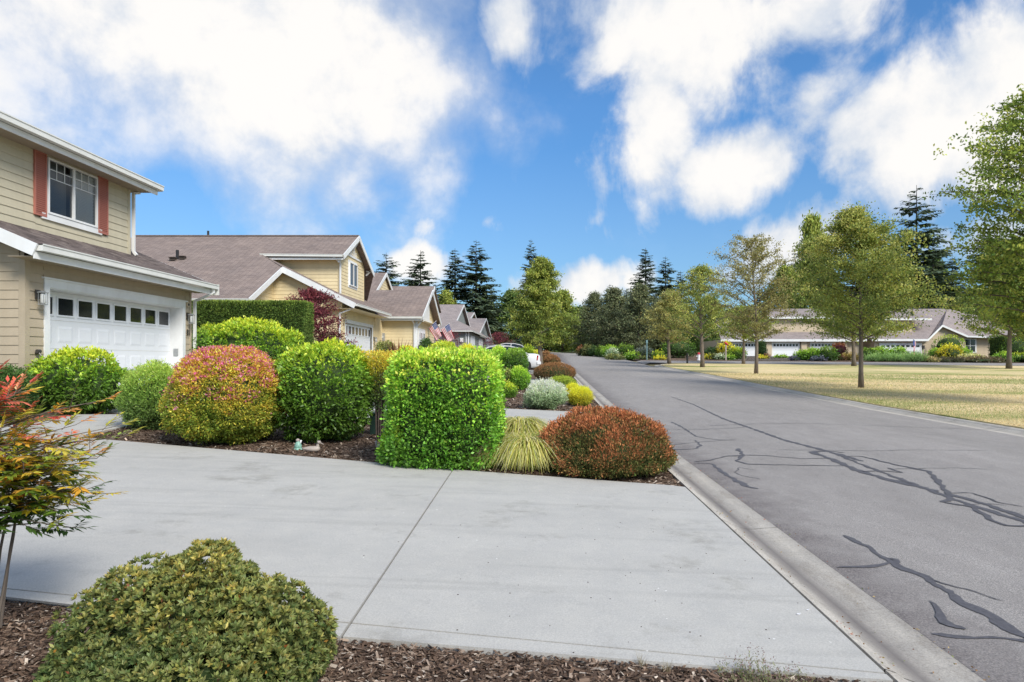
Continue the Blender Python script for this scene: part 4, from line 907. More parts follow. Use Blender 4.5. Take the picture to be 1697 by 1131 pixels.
m = MB(); siding(m, (X(1449), YR), (X(1456), YR), 1.6, zE, .2); siding(m, (X(1527), YR), (X(1535), YR), 1.6, zE, .2); siding(m, (X(1456), YR), (X(1527), YR), Z(570), zE, .2)
m.box(X(1449), X(1456), YR + .02, YR + .3, 1.6, zE); m.box(X(1527), X(1535), YR + .02, YR + 3, 1.6, zE); m.box(X(1449), X(1535), YR + .25, YR + 12, 1.6, zE)
YQ = YR + 2.5
def cq(z):
    a, b, c = X(1535, YQ), X(1558, YQ), X(1598, YQ); z0_, z1_ = Z(562, YQ), Z(539, YQ); z2_ = Z(556, YQ)
    l = 0 if z < z0_ else (z - z0_) / (z1_ - z0_) * (b - a) / (c - a); r_ = 1 if z < z2_ else 1 - (z - z2_) / (z1_ - z2_) * (c - b) / (c - a); return (l, max(l, r_))
siding(m, (X(1535, YQ), YQ), (X(1600, YQ), YQ), 1.6, Z(541, YQ), .2, cq); m.box(X(1536, YQ), X(1680, YQ), YQ + .8, YQ + 9, 1.6, Z(557, YQ))
siding(m, (X(1598, YQ), YQ + .5), (X(1690, YQ), YQ + .5), 1.6, Z(560, YQ), .2)
YD = YR + 1.6
siding(m, (X(1452, YD), YD), (X(1511, YD), YD), Z(556, YD), Z(529, YD), .2); m.prism([(X(1511, YD), YD, Z(553, YD)), (X(1511, YD), YD, Z(529, YD)), (X(1538, YD), YD + 3.2, Z(529, YD))], (0, .2, 0)); m.box(X(1452, YD), X(1511, YD), YD + .02, YD + 5, Z(556, YD), Z(529, YD))
m.build('wall', M['beige'], hr)
zRg = Z(512, 94); YRg = 94
roof(hr, [[(X(1441), YR - .6, zE + .03), (X(1533), YR - .6, zE + .03), (X(1570, YRg), YRg, zRg), (X(1492, YRg), YRg, zRg)], [(X(1533), YR - .6, zE + .02), (X(1533, YQ), YQ - .5, Z(562, YQ)), (X(1558, YQ), YQ - .5, Z(539, YQ)), (X(1570, YRg), YRg, zRg)],
          [(X(1558, YQ), YQ - .5, Z(539, YQ)), (X(1600, YQ), YQ - .5, Z(557, YQ)), (X(1690, YQ), YQ - .5, Z(560, YQ)), (X(1640, YRg), YRg, Z(528, YRg)), (X(1570, YRg), YRg, zRg)],
          [(X(1441), YR - .6, zE + .03), (X(1441), YR + 3, zE + .9), (X(1492, YRg), YRg, zRg), (X(1440, YRg), YRg + 8, zE)]], .12, 'shingle_grey')
roof(hr, [[(X(1450, YD), YD - .7, Z(528, YD - .7)), (X(1539, YD), YD - .7, Z(528, YD - .7)), (X(1545, YD), YD + 4.8, Z(516, YD + 4.8)), (X(1470, YD), YD + 4.8, Z(516, YD + 4.8))]], .12, 'shingle_grey', 'dormer_roof')
fascia(hr, (X(1450, YD), YD - .74, Z(528, YD - .7)), (X(1539, YD), YD - .74, Z(528, YD - .7)), .22); fascia(hr, (X(1441), YR - .64, zE + .04), (X(1533), YR - .64, zE + .04), .26)
fascia(hr, (X(1533), YR - .62, zE), (X(1558, YQ), YQ - .55, Z(539, YQ)), .24); fascia(hr, (X(1558, YQ), YQ - .55, Z(539, YQ)), (X(1600, YQ), YQ - .55, Z(557, YQ)), .24); fascia(hr, (X(1600, YQ), YQ - .55, Z(557, YQ)), (X(1690, YQ), YQ - .55, Z(560, YQ)), .2)
door_front(hr, X(1459), X(1525), YR, 1.95, Z(571)); lan_front(hr, 1453, 577, YR); lan_front(hr, 1530, 576, YR)
a, b = X(1603, YQ), X(1619, YQ); zz0, zz1 = Z(583, YQ), Z(563, YQ)
wf = MB().box(a - .2, b + .2, YQ + .38, YQ + .46, zz0 - .15, zz1 + .15).build('window', M['white'], hr)
for (u, v) in ((a, (a + b) / 2 - .06), ((a + b) / 2 + .06, b)):
    for (p_, q_) in ((zz0, (zz0 + zz1) / 2 - .04), ((zz0 + zz1) / 2 + .04, zz1)): MB().box(u, v, YQ + .35, YQ + .38, p_, q_).build('pane', M['dark_glass'], wf)
wf = MB().box(X(1464, YD), X(1497, YD), YD - .1, YD - .02, Z(550, YD), Z(538, YD)).build('window', M['white'], hr)
for k in range(3): u = X(1466 + k * 10.3, YD); MB().box(u, u + .68, YD - .13, YD - .1, Z(548.5, YD), Z(539.5, YD)).build('pane', M['dark_glass'], wf)
p = onY(1583, 531, 92.5); MB().box(p.x - .1, p.x + .1, 91, 91.2, p.z - 1.3, p.z + .3).box(p.x + .3, p.x + 1.1, 91, 91.4, p.z - 1.3, p.z - 1.1).build('roof_vent', M['black'], hr)

hm = thing('house', 'long beige duplex with three white garage doors behind the lawn trees', 'house', (X(1310), 86, 1.9))
YM = 86.
zE = Z(563, YM); m = MB(); siding(m, (X(1196, YM), YM), (X(1428, YM), YM), 1.5, zE, .2); m.box(X(1196, YM), X(1428, YM), YM + .02, YM + 12, 1.5, zE)
siding(m, (X(1282, YM + 2), YM + 2), (X(1420, YM + 2), YM + 2), Z(552, YM + 2), Z(526, YM + 2), .2); m.box(X(1282, YM), X(1420, YM), YM + 2.02, YM + 7, zE, Z(526, YM + 2))
m.build('wall', M['beige'], hm)
c = MB()
for u in (1273, 1331, 1391, 1397): c.box(X(u - 4.5, YM), X(u + 4.5, YM), YM - .35, YM - .001, 1.6, zE)
c.build('porch_pier', M['beige'], hm)
roof(hm, [[(X(1192, YM), YM - .7, zE), (X(1432, YM), YM - .7, zE), (X(1415, YM), YM + 7, Z(530, 93)), (X(1210, YM), YM + 7, Z(530, 93))], [(X(1278, YM), YM + 1.4, Z(526, YM + 2)), (X(1424, YM), YM + 1.4, Z(526, YM + 2)), (X(1405, YM), YM + 6, Z(512, YM + 6)), (X(1295, YM), YM + 6, Z(512, YM + 6))]], .12, 'shingle_grey')
fascia(hm, (X(1192, YM), YM - .74, zE + .02), (X(1432, YM), YM - .74, zE + .02), .3); fascia(hm, (X(1278, YM), YM + 1.36, Z(526, YM + 2)), (X(1424, YM), YM + 1.36, Z(526, YM + 2)), .24)
for (u, v) in ((1214, 1254), (1281, 1323), (1344, 1388)): door_front(hm, X(u, YM), X(v, YM), YM, 1.9, Z(569, YM)); lan_front(hm, v + 5, 572, YM)
drive('duplex_driveway', 'pale concrete apron before the beige duplex garages', [[(X(1205, 71), 69.95), (X(1345, 71), 69.95), (X(1330, YM), YM - .1), (X(1210, YM), YM - .1)]])
drive('hipped_house_driveway', 'pale concrete apron before the hipped house garage', [[(X(1480, 71), 69.95), (X(1560, 71), 69.95), (X(1527), YR - .05), (X(1457), YR - .05)]])
# ------------------------------------------------------------------ shrubs
def shape_points(n, rx, ry, Hh, e=2.0, cz=.42, lumpk=2.5, lumpa=.07, depth=.10, seed=0):
    u = unit(rng.normal(size=(n, 3))); au = np.abs(u) ** e
    r = (au.sum(1)) ** (-1 / e); zc = Hh * cz; WB = shape_points.wb
    S = np.stack([u[:, 0] * rx, u[:, 1] * ry, np.where(u[:, 2] > 0, u[:, 2] * (Hh - zc), u[:, 2] * zc)], 1) * r[:, None]
    nrm = unit(np.stack([np.sign(u[:, 0]) * np.abs(S[:, 0] / rx) ** (e - 1) / rx, np.sign(u[:, 1]) * np.abs(S[:, 1] / ry) ** (e - 1) / ry, np.sign(u[:, 2]) * np.abs(S[:, 2] / np.where(u[:, 2] > 0, Hh - zc, zc)) ** (e - 1) / np.where(u[:, 2] > 0, Hh - zc, zc)], 1))
    l = lump(S / max(rx, .3) * 1.0, lumpk, seed); d = 1 + lumpa * l - np.abs(rng.normal(0, depth, n)).clip(0, .5)
    if WB:                                  # boughs: knobs of growth pushed out between hollows
        K, amp = WB; cdir = unit(rng.normal(size=(K, 3))); dm = np.sqrt(np.maximum(0, 2 - 2 * (u @ cdir.T).max(1))); r0 = 2.2 / math.sqrt(K)
        bmp = (1 - (dm / r0) ** 2).clip(-.3, 1); d = d + amp * (bmp - .6); l = l * .5 + (bmp - .5) * .9
    P = S * d[:, None]; P[:, 2] += zc; return P, nrm, l
shape_points.wb = None
def shrub(name, label, cat, x0, x1, ytop, ybase, stops, Y=None, ry=None, e=2.0, L=.05, W=.024, per=7, spread=.9, up=.3, mat='gloss_leaf', cov=2.4, cap=42000, lumpk=2.6, lumpa=.07, depth=.06, cz=.42, jit=.22,
          group=None, stems=0, spikes=None, bend=.12, clus=.6, topbias=1.0, corecol=None, nz_amp=.25, core=.8, knobs=None):
    shape_points.wb = knobs
    pxc = (x0 + x1) / 2
    if Y is None:
        f = gp(pxc, ybase); Yc = f[1]
        for _ in range(4): rx = (x1 - x0) / 2 / F * Yc; r_ = ry or rx; Yc = f[1] + r_ * .75
    else: Yc = Y
    rx = (x1 - x0) / 2 / F * Yc * 1.0; r_ = ry or rx; Xc = (pxc - CX) / F * Yc; zg0 = G(Xc, Yc) - .02
    Hh = EYE - (ytop - HY) / F * (Yc - r_ * .15) - zg0; Hh = max(Hh, .15)
    t = thing(name, label, cat, (Xc, Yc, zg0), group)
    S = 2 * math.pi * rx * Hh * .8 + math.pi * rx * r_; nl = int(min(cap, cov * S / (L * W * .5))); nc = max(20, nl // per)
    P, N, l = shape_points(nc, rx, r_, Hh, e, cz, lumpk, lumpa, depth, R.randint(0, 9999))
    shape_points.wb = None; k = P[:, 2] > -.0; P, N, l = P[k], N[k], l[k]; nc = len(P)
    P3 = np.repeat(P, per, 0) + rng.normal(0, L * clus, (nc * per, 3)); N3 = np.repeat(N, per, 0)
    A = unit(N3 + np.array([0, 0, up]) + rng.normal(0, spread, N3.shape)); n = len(P3)
    keep = P3[:, 2] > .005; P3, A, N3 = P3[keep], A[keep], N3[keep]; n = len(P3)
    ll = np.repeat(l, per)[keep]; cj = np.repeat(rng.normal(0, .5, nc), per)[keep]
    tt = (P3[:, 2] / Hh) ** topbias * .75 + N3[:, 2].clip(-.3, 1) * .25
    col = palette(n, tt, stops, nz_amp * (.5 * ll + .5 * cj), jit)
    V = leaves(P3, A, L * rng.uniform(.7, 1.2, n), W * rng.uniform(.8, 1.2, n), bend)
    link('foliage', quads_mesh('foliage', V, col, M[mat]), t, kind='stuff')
    # twiggy heart of the plant
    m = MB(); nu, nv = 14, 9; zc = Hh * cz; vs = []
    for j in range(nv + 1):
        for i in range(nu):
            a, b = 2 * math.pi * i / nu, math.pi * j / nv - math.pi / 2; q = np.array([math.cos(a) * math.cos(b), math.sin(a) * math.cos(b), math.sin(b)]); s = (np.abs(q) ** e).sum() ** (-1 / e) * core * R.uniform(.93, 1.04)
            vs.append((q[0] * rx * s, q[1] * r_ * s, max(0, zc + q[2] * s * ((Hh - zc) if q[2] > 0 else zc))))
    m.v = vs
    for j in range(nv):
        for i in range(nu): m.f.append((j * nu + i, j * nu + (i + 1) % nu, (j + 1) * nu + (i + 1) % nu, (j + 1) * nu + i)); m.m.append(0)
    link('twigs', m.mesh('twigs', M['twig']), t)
    if stems:
        s = MB()
        for i in range(stems):
            a = R.uniform(0, 6.28); b = R.uniform(.1, .25); s.tube([(math.cos(a) * .06, math.sin(a) * .06, -.03), (math.cos(a) * rx * b, math.sin(a) * r_ * b, Hh * .2), (math.cos(a) * rx * .5, math.sin(a) * r_ * .5, Hh * .5)], [.022, .016, .01], 5)
        s.build('stems', M['bark_dark'], t) if False else link('stems', s.mesh('stems', M['bark_dark']), t)
    if spikes: spikes(t, P, N, rx, r_, Hh)
    return t
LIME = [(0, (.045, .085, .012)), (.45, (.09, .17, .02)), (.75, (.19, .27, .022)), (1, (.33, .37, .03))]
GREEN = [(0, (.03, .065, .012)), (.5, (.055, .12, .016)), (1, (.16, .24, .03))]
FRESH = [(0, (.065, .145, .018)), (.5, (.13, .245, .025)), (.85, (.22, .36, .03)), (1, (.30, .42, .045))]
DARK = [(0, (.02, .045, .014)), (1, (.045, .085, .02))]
YELLOW = [(0, (.16, .17, .02)), (.5, (.42, .36, .03)), (1, (.72, .55, .03))]
RUST = [(0, (.045, .055, .016)), (.35, (.085, .065, .022)), (.62, (.15, .068, .028)), (1, (.23, .085, .036))]
BROWN = [(0, (.05, .04, .018)), (.6, (.12, .065, .03)), (1, (.17, .085, .035))]
OLIVE = [(0, (.05, .065, .02)), (1, (.16, .17, .05))]
PURPLE = [(0, (.035, .014, .016)), (.6, (.085, .022, .028)), (1, (.15, .035, .04))]
SILVER = [(0, (.12, .17, .08)), (.6, (.30, .36, .22)), (1, (.46, .50, .34))]
# --- between the driveways
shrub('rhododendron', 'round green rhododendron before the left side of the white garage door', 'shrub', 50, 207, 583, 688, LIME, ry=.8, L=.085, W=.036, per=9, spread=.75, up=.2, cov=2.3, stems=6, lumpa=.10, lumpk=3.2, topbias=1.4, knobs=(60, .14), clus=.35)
shrub('wispy_shrub', 'loose feathery green shrub at the left end of the pink flowering spirea', 'shrub', 205, 318, 604, 714, [(0, (.08, .12, .035)), (.5, (.14, .22, .04)), (1, (.25, .32, .06))], ry=.5, L=.05, W=.014, per=6, spread=1.1, up=.9, mat='leaf', cov=2.4, depth=.16, lumpa=.16, lumpk=4, core=.6, stems=14, cap=30000)
def spirea_flowers(t, P, N, rx, ry_, Hh):
    k = np.where((N[:, 2] > .05) | (rng.random(len(P)) < .10))[0]; w = (P[k, 2] / Hh) ** 2.2; k = k[rng.random(len(k)) < w * .42 + .03]; k = k[:2600]
    c = P[k] + N[k] * .02; V = []; col = []
    n = 9; A = unit(rng.normal(size=(len(k) * n, 3)) + np.array([0, 0, .5])); B = np.repeat(c, n, 0) + rng.normal(0, .026, (len(k) * n, 3)) * np.array([1, 1, .4]) + np.array([0, 0, .025])
    V = leaves(B, A, .026, .026, .2); base = np.array([(.78, .16, .34), (.85, .32, .44), (.62, .12, .25)])[rng.integers(0, 3, len(k))]; col = np.repeat(base, n, 0) * np.exp(rng.normal(0, .2, (len(k) * n, 1)))
    link('flower_heads', quads_mesh('flower_heads', V, np.clip(col, 0, .9), M['leaf']), t, kind='stuff')
SP = [(0, (.10, .14, .02)), (.4, (.22, .20, .025)), (.65, (.42, .28, .035)), (1, (.50, .25, .055))]
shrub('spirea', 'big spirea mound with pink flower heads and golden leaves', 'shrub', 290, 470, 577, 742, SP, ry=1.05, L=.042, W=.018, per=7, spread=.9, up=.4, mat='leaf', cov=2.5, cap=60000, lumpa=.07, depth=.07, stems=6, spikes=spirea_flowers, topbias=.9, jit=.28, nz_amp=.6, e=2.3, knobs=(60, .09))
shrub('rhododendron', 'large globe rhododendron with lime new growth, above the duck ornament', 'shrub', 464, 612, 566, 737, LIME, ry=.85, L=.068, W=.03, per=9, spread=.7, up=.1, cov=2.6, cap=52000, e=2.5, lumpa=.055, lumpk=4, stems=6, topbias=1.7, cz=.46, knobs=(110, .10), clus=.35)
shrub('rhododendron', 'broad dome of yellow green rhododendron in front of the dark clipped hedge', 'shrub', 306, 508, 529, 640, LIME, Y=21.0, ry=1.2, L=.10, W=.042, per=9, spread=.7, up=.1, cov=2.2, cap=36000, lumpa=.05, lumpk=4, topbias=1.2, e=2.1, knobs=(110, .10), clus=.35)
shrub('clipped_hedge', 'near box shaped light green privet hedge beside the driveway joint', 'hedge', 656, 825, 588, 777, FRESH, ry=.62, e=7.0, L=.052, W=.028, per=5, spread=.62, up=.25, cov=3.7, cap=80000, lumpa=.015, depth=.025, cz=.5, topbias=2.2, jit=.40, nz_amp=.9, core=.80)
shrub('privet_shoot', 'stray leafy shoots at the lower left corner of the box shaped privet hedge', 'shrub', 632, 672, 715, 772, FRESH, ry=.14, L=.055, W=.03, per=5, spread=.9, cov=2, stems=3)
# dark clipped arborvitae hedge, standing proud and square
def box_hedge(name, label, x0, x1, y0, y1, z0, z1, stops, L=.07, W=.028, n=30000, mat='needle'):
    t = thing(name, label, 'hedge', ((x0 + x1) / 2, (y0 + y1) / 2, z0)); hx, hy, hz = (x1 - x0) / 2, (y1 - y0) / 2, (z1 - z0)
    a = np.array([hx * 2 * hz, hy * 2 * hz, hy * 2 * hz, hx * hy * 4]); f = rng.choice(4, n, p=a / a.sum()); u, v = rng.uniform(-1, 1, n), rng.uniform(-1, 1, n); w_ = np.abs(rng.normal(0, .035, n))
    P = np.zeros((n, 3)); N = np.zeros((n, 3))
    for i, (nn) in enumerate(((0, -1, 0), (-1, 0, 0), (1, 0, 0), (0, 0, 1))): N[f == i] = nn
    P[:, 0] = np.where(f == 1, -hx + w_, np.where(f == 2, hx - w_, u * hx)); P[:, 1] = np.where(f == 0, -hy + w_, np.where((f == 1) | (f == 2), u * hy, v * hy)); P[:, 2] = np.where(f == 3, hz - w_, (v * .5 + .5) * hz)
    P += lump(P, 1.1, 5)[:, None] * .03 * N
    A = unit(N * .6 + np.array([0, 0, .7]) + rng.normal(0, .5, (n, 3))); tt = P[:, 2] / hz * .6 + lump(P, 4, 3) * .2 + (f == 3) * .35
    link('foliage', quads_mesh('foliage', leaves(P, A, L, W), palette(n, tt, stops), M[mat]), t, kind='stuff')
    link('twigs', MB().box(-hx + .09, hx - .09, -hy + .09, hy - .09, 0, hz - .09).mesh('twigs', M['twig']), t); return t
ha, hb = onY(318, 505, 22.6), onY(503, 500, 22.6)
box_hedge('clipped_hedge', 'tall dark arborvitae hedge clipped flat before the cream house', ha.x - .6, hb.x, 22.6, 23.6, G(-9, 23) - .02, hb.z, [(0, (.035, .06, .015)), (.6, (.06, .095, .02)), (1, (.15, .19, .035))], n=42000)
shrub('small_shrub', 'little green shrub against the left end of the tall dark hedge', 'shrub', 322, 345, 546, 640, GREEN, Y=20.0, ry=.4, L=.08, W=.04, cov=2)
# multi stemmed nandina between the globe and the hedge
def stems_only(t, n, h, r0, sp):
    s = MB()
    for i in range(n):
        a = R.uniform(0, 6.28); q = R.uniform(.3, 1) * sp; s.tube([(math.cos(a) * q * .35, math.sin(a) * q * .35, -.03), (math.cos(a) * q * .5 + R.uniform(-.02, .02), math.sin(a) * q * .5, h * .5), (math.cos(a) * q, math.sin(a) * q, h)], [r0, r0 * .8, r0 * .5], 5)
    link('stems', s.mesh('stems', M['bark_dark']), t)
f = gp(625, 730); t = thing('heavenly_bamboo', 'golden topped heavenly bamboo on bare dark stems beside the green utility box', 'shrub', (f[0], f[1] + .15, G(*f) - .02)); Hn = EYE - (583 - HY) / F * f[1] - G(*f)
stems_only(t, 12, Hn * .85, .016, .20)
nn = 5200; a = rng.uniform(0, 6.28, nn); zz_ = rng.uniform(0, 1, nn) ** .6; rr = np.sqrt(rng.uniform(0, 1, nn)) * (.14 + .24 * zz_); Pn = np.stack([np.cos(a) * rr, np.sin(a) * rr, Hn * (.34 + .68 * zz_)], 1)
An = unit(np.stack([np.cos(a), np.sin(a), rng.uniform(-.2, .8, nn)], 1) + rng.normal(0, .5, (nn, 3)))
link('foliage', quads_mesh('foliage', leaves(Pn, An, .05, .015, .15), palette(nn, zz_, [(0, (.03, .06, .02)), (.55, (.09, .13, .02)), (.8, (.42, .33, .03)), (1, (.62, .32, .05))]), M['leaf']), t, kind='stuff')
b = gp(620, 722); bz = G(b[0], b[1] + .3); tag(MB().box(b[0] - .14, b[0] + .25, b[1] + .25, b[1] + .6, bz - .05, bz + .33).box(b[0] - .16, b[0] + .27, b[1] + .23, b[1] + .62, bz + .33, bz + .37).build('utility_box', M['green_box'], bevel=.01), 'dark green utility box behind the bare dark stems', 'utility box')
# yellow fountain grass, two clumps
def grass_clump(label, x0, x1, ytop, ybase, n=900, lean=1.0):
    pxc = (x0 + x1) / 2; f = gp(pxc, ybase - (ybase - ytop) * .22); r = (x1 - x0) / 2 / F * f[1]; zg0 = G(*f); Hh = EYE - (ytop - HY) / F * f[1] - zg0
    t = thing('fountain_grass', label, 'ornamental grass', (f[0], f[1] + .05, zg0), 'yellow fountain grasses'); seg = 6; V = []; col = []
    for i in range(n):
        a = R.uniform(0, 6.28); d = np.array([math.cos(a), math.sin(a), 0]); sp_ = R.uniform(0, 1) ** .5; b0 = d * .25 * r * sp_ + np.array([R.gauss(0, .04), R.gauss(0, .04), 0]); wv = R.uniform(.004, .008); side = np.array([-d[1], d[0], 0]); hh = Hh * R.uniform(.75, 1.15); rr = r * R.uniform(.4, 1.75)
        c = np.array(R.choice([(.70, .62, .16), (.80, .72, .28), (.50, .52, .11), (.85, .78, .42), (.36, .42, .08)])) * R.uniform(.8, 1.15); pts = []; sw = R.gauss(0, .35) * r; pk = R.uniform(.42, .62)
        for k in range(seg + 1):
            q = k / seg; z = hh * (1 - ((q - pk) / pk) ** 2) if q < pk else hh * (1 - ((q - pk) / (1 - pk)) ** 2 * R.uniform(.55, .95))
            pts.append(b0 + d * rr * (q ** 1.4) + np.array([0, 0, max(.005, z)]) + side * sw * q ** 2)
        for k in range(seg):
            w0, w1 = wv * (1 - (k / seg) ** 2 * .8), wv * (1 - ((k + 1) / seg) ** 2 * .9); V.append([pts[k] - side * w0, pts[k] + side * w0, pts[k + 1] + side * w1, pts[k + 1] - side * w1]); col.append(c * (.75 + .4 * k / seg))
    link('blades', quads_mesh('blades', np.array(V), np.clip(np.array(col), 0, .9), M['leaf']), t, kind='stuff')
grass_clump('front clump of yellow fountain grass spilling onto the mulch', 812, 930, 728, 784, 2300)
grass_clump('rear clump of yellow fountain grass between the privet hedge and rust mound', 818, 906, 698, 750, 1300)
shrub('heather_mound', 'big rust red heather mound beside the kerb', 'shrub', 888, 1114, 680, 792, RUST, ry=1.0, e=1.9, L=.040, W=.012, per=9, spread=.55, up=.6, mat='dry', cov=2.6, cap=80000, lumpa=.07, lumpk=4, depth=.03, cz=.20, jit=.32, nz_amp=1.1, topbias=.7, knobs=(70, .08))
# --- second bed
shrub('barberry', 'silvery variegated shrub in the second mulch bed', 'shrub', 870, 938, 633, 679, SILVER, ry=.7, L=.055, W=.016, per=6, spread=.9, up=.8, mat='leaf', cov=2.2, cap=16000, lumpa=.16, depth=.12, lumpk=4, knobs=(40, .16))
shrub('gold_thread_shrub', 'near bright yellow shrub by the kerb, in front of its twin', 'shrub', 943, 980, 643, 673, YELLOW, ry=.5, L=.05, W=.012, per=8, spread=.6, up=.9, mat='leaf', cov=2.2, cap=12000, lumpa=.12, lumpk=4)
shrub('gold_thread_shrub', 'farther bright yellow shrub, just left of its twin at the kerb', 'shrub', 937, 962, 637, 662, YELLOW, ry=.45, L=.05, W=.012, per=8, spread=.6, up=.9, mat='leaf', cov=2.2, cap=9000, lumpa=.12, lumpk=4)
shrub('low_conifer', 'flat olive green spreading shrub behind the yellow pair', 'shrub', 908, 955, 626, 650, [(0, (.05, .10, .02)), (1, (.20, .24, .03))], ry=.9, L=.06, W=.016, per=7, spread=.6, up=.6, mat='needle', cov=2.2, cap=12000)
shrub('round_shrub', 'small ball of fresh green leaves right of the box shaped hedge', 'shrub', 843, 876, 610, 646, FRESH, ry=.5, L=.07, W=.032, per=6, cov=2.3, cap=10000)
shrub('round_shrub', 'olive round shrub half behind the small fresh green ball', 'shrub', 828, 856, 613, 645, OLIVE, ry=.5, L=.07, W=.032, per=6, cov=2.2, cap=8000)
shrub('low_shrub', 'low yellow green shrub touching the right face of the box shaped hedge', 'shrub', 822, 855, 636, 659, LIME, ry=.45, L=.06, W=.028, per=6, cov=2.2, cap=8000)
shrub('rounded_shrub', 'dark green clipped shrub in front of the sedan rear wheel', 'shrub', 835, 873, 579, 614, GREEN, Y=36.5, ry=.9, e=2.6, L=.08, W=.04, cov=2.2, cap=12000)
shrub('rounded_shrub', 'lighter green shrub in front of the sedan middle', 'shrub', 808, 846, 577, 614, FRESH, Y=37.0, ry=.9, L=.09, W=.045, cov=2.2, cap=12000, lumpa=.12)
shrub('heather_mound', 'dark brown heather mound at the foot of the street tree', 'shrub', 884, 953, 602, 632, BROWN, ry=1.1, L=.05, W=.018, per=8, spread=.6, up=.5, mat='dry', cov=2.3, cap=20000, jit=.3, nz_amp=.7)
shrub('heather_mound', 'second brown heather mound, beyond the street tree', 'shrub', 900, 928, 589, 610, BROWN, Y=52, ry=1.6, L=.08, W=.03, per=8, spread=.6, mat='dry', cov=2, cap=9000)
shrub('low_shrub', 'brown mound farthest along the left kerb', 'shrub', 897, 912, 583, 597, BROWN, Y=62, ry=1.2, L=.1, W=.04, mat='dry', cov=2, cap=5000)
# --- seen over the privet hedge, before the cream houses
shrub('rounded_shrub', 'deep green round shrub at the corner of the cream house with flags', 'shrub', 694, 718, 562, 600, DARK, Y=38.6, ry=.6, L=.1, W=.05, cov=2)
shrub('rounded_shrub', 'wide lime green mound under the two flags', 'shrub', 706, 762, 568, 610, LIME, Y=34, ry=1.2, L=.1, W=.045, cov=2.2, cap=14000)
shrub('rounded_shrub', 'yellow mound right of the lime one, below the flags', 'shrub', 755, 792, 573, 610, YELLOW, Y=35, ry=.8, L=.1, W=.04, cov=2.2, cap=9000)
shrub('rounded_shrub', 'thin pale green shrub just left of the white sedan', 'shrub', 788, 812, 576, 612, FRESH, Y=34.5, ry=.6, L=.1, W=.04, cov=1.6, depth=.2, cap=6000)
shrub('rounded_shrub', 'olive shrub under the electric meter', 'shrub', 621, 658, 567, 605, OLIVE, Y=35.5, ry=.7, L=.09, W=.045, cov=2)
shrub('rounded_shrub', 'yellow shrub left of the bronze flax leaves', 'shrub', 655, 692, 574, 610, YELLOW, Y=33.5, ry=.7, L=.09, W=.04, cov=2)
shrub('rounded_shrub', 'dark shrub under the purple maple', 'shrub', 515, 572, 559, 612, GREEN, Y=28.6, ry=.8, L=.1, W=.04, cov=2, cap=9000)
shrub('small_conifer', 'dark grey green shrub at the corner of the tan house', 'shrub', -20, 44, 611, 690, DARK, Y=12.4, ry=.5, L=.06, W=.02, mat='needle', cov=2.2, cap=14000)
t = thing('flax', 'bronze spiky flax leaves above the hedge before the cream wall', 'plant', (onY(660, 590, 32).x, 32, G(-6.7, 32))); V = []; col = []
for i in range(46):
    a = R.uniform(0, 6.28); ln = R.uniform(1.3, 1.9); d = np.array([math.cos(a), math.sin(a), 0]) * R.uniform(.15, .5); s = np.array([-math.sin(a), math.cos(a), 0]) * .03; p0 = d * .2; p1 = d * 1.0 + np.array([0, 0, ln * .7]); p2 = d * 1.6 + np.array([0, 0, ln])
    c = R.choice([(.22, .07, .05), (.16, .05, .045), (.35, .16, .07)]); V += [[p0 - s, p0 + s, p1 + s, p1 - s], [p1 - s, p1 + s, p2 + s * .1, p2 - s * .1]]; col += [c, c]
link('leaf_blades', quads_mesh('leaf_blades', np.array(V), np.array(col), M['leaf']), t, kind='stuff')

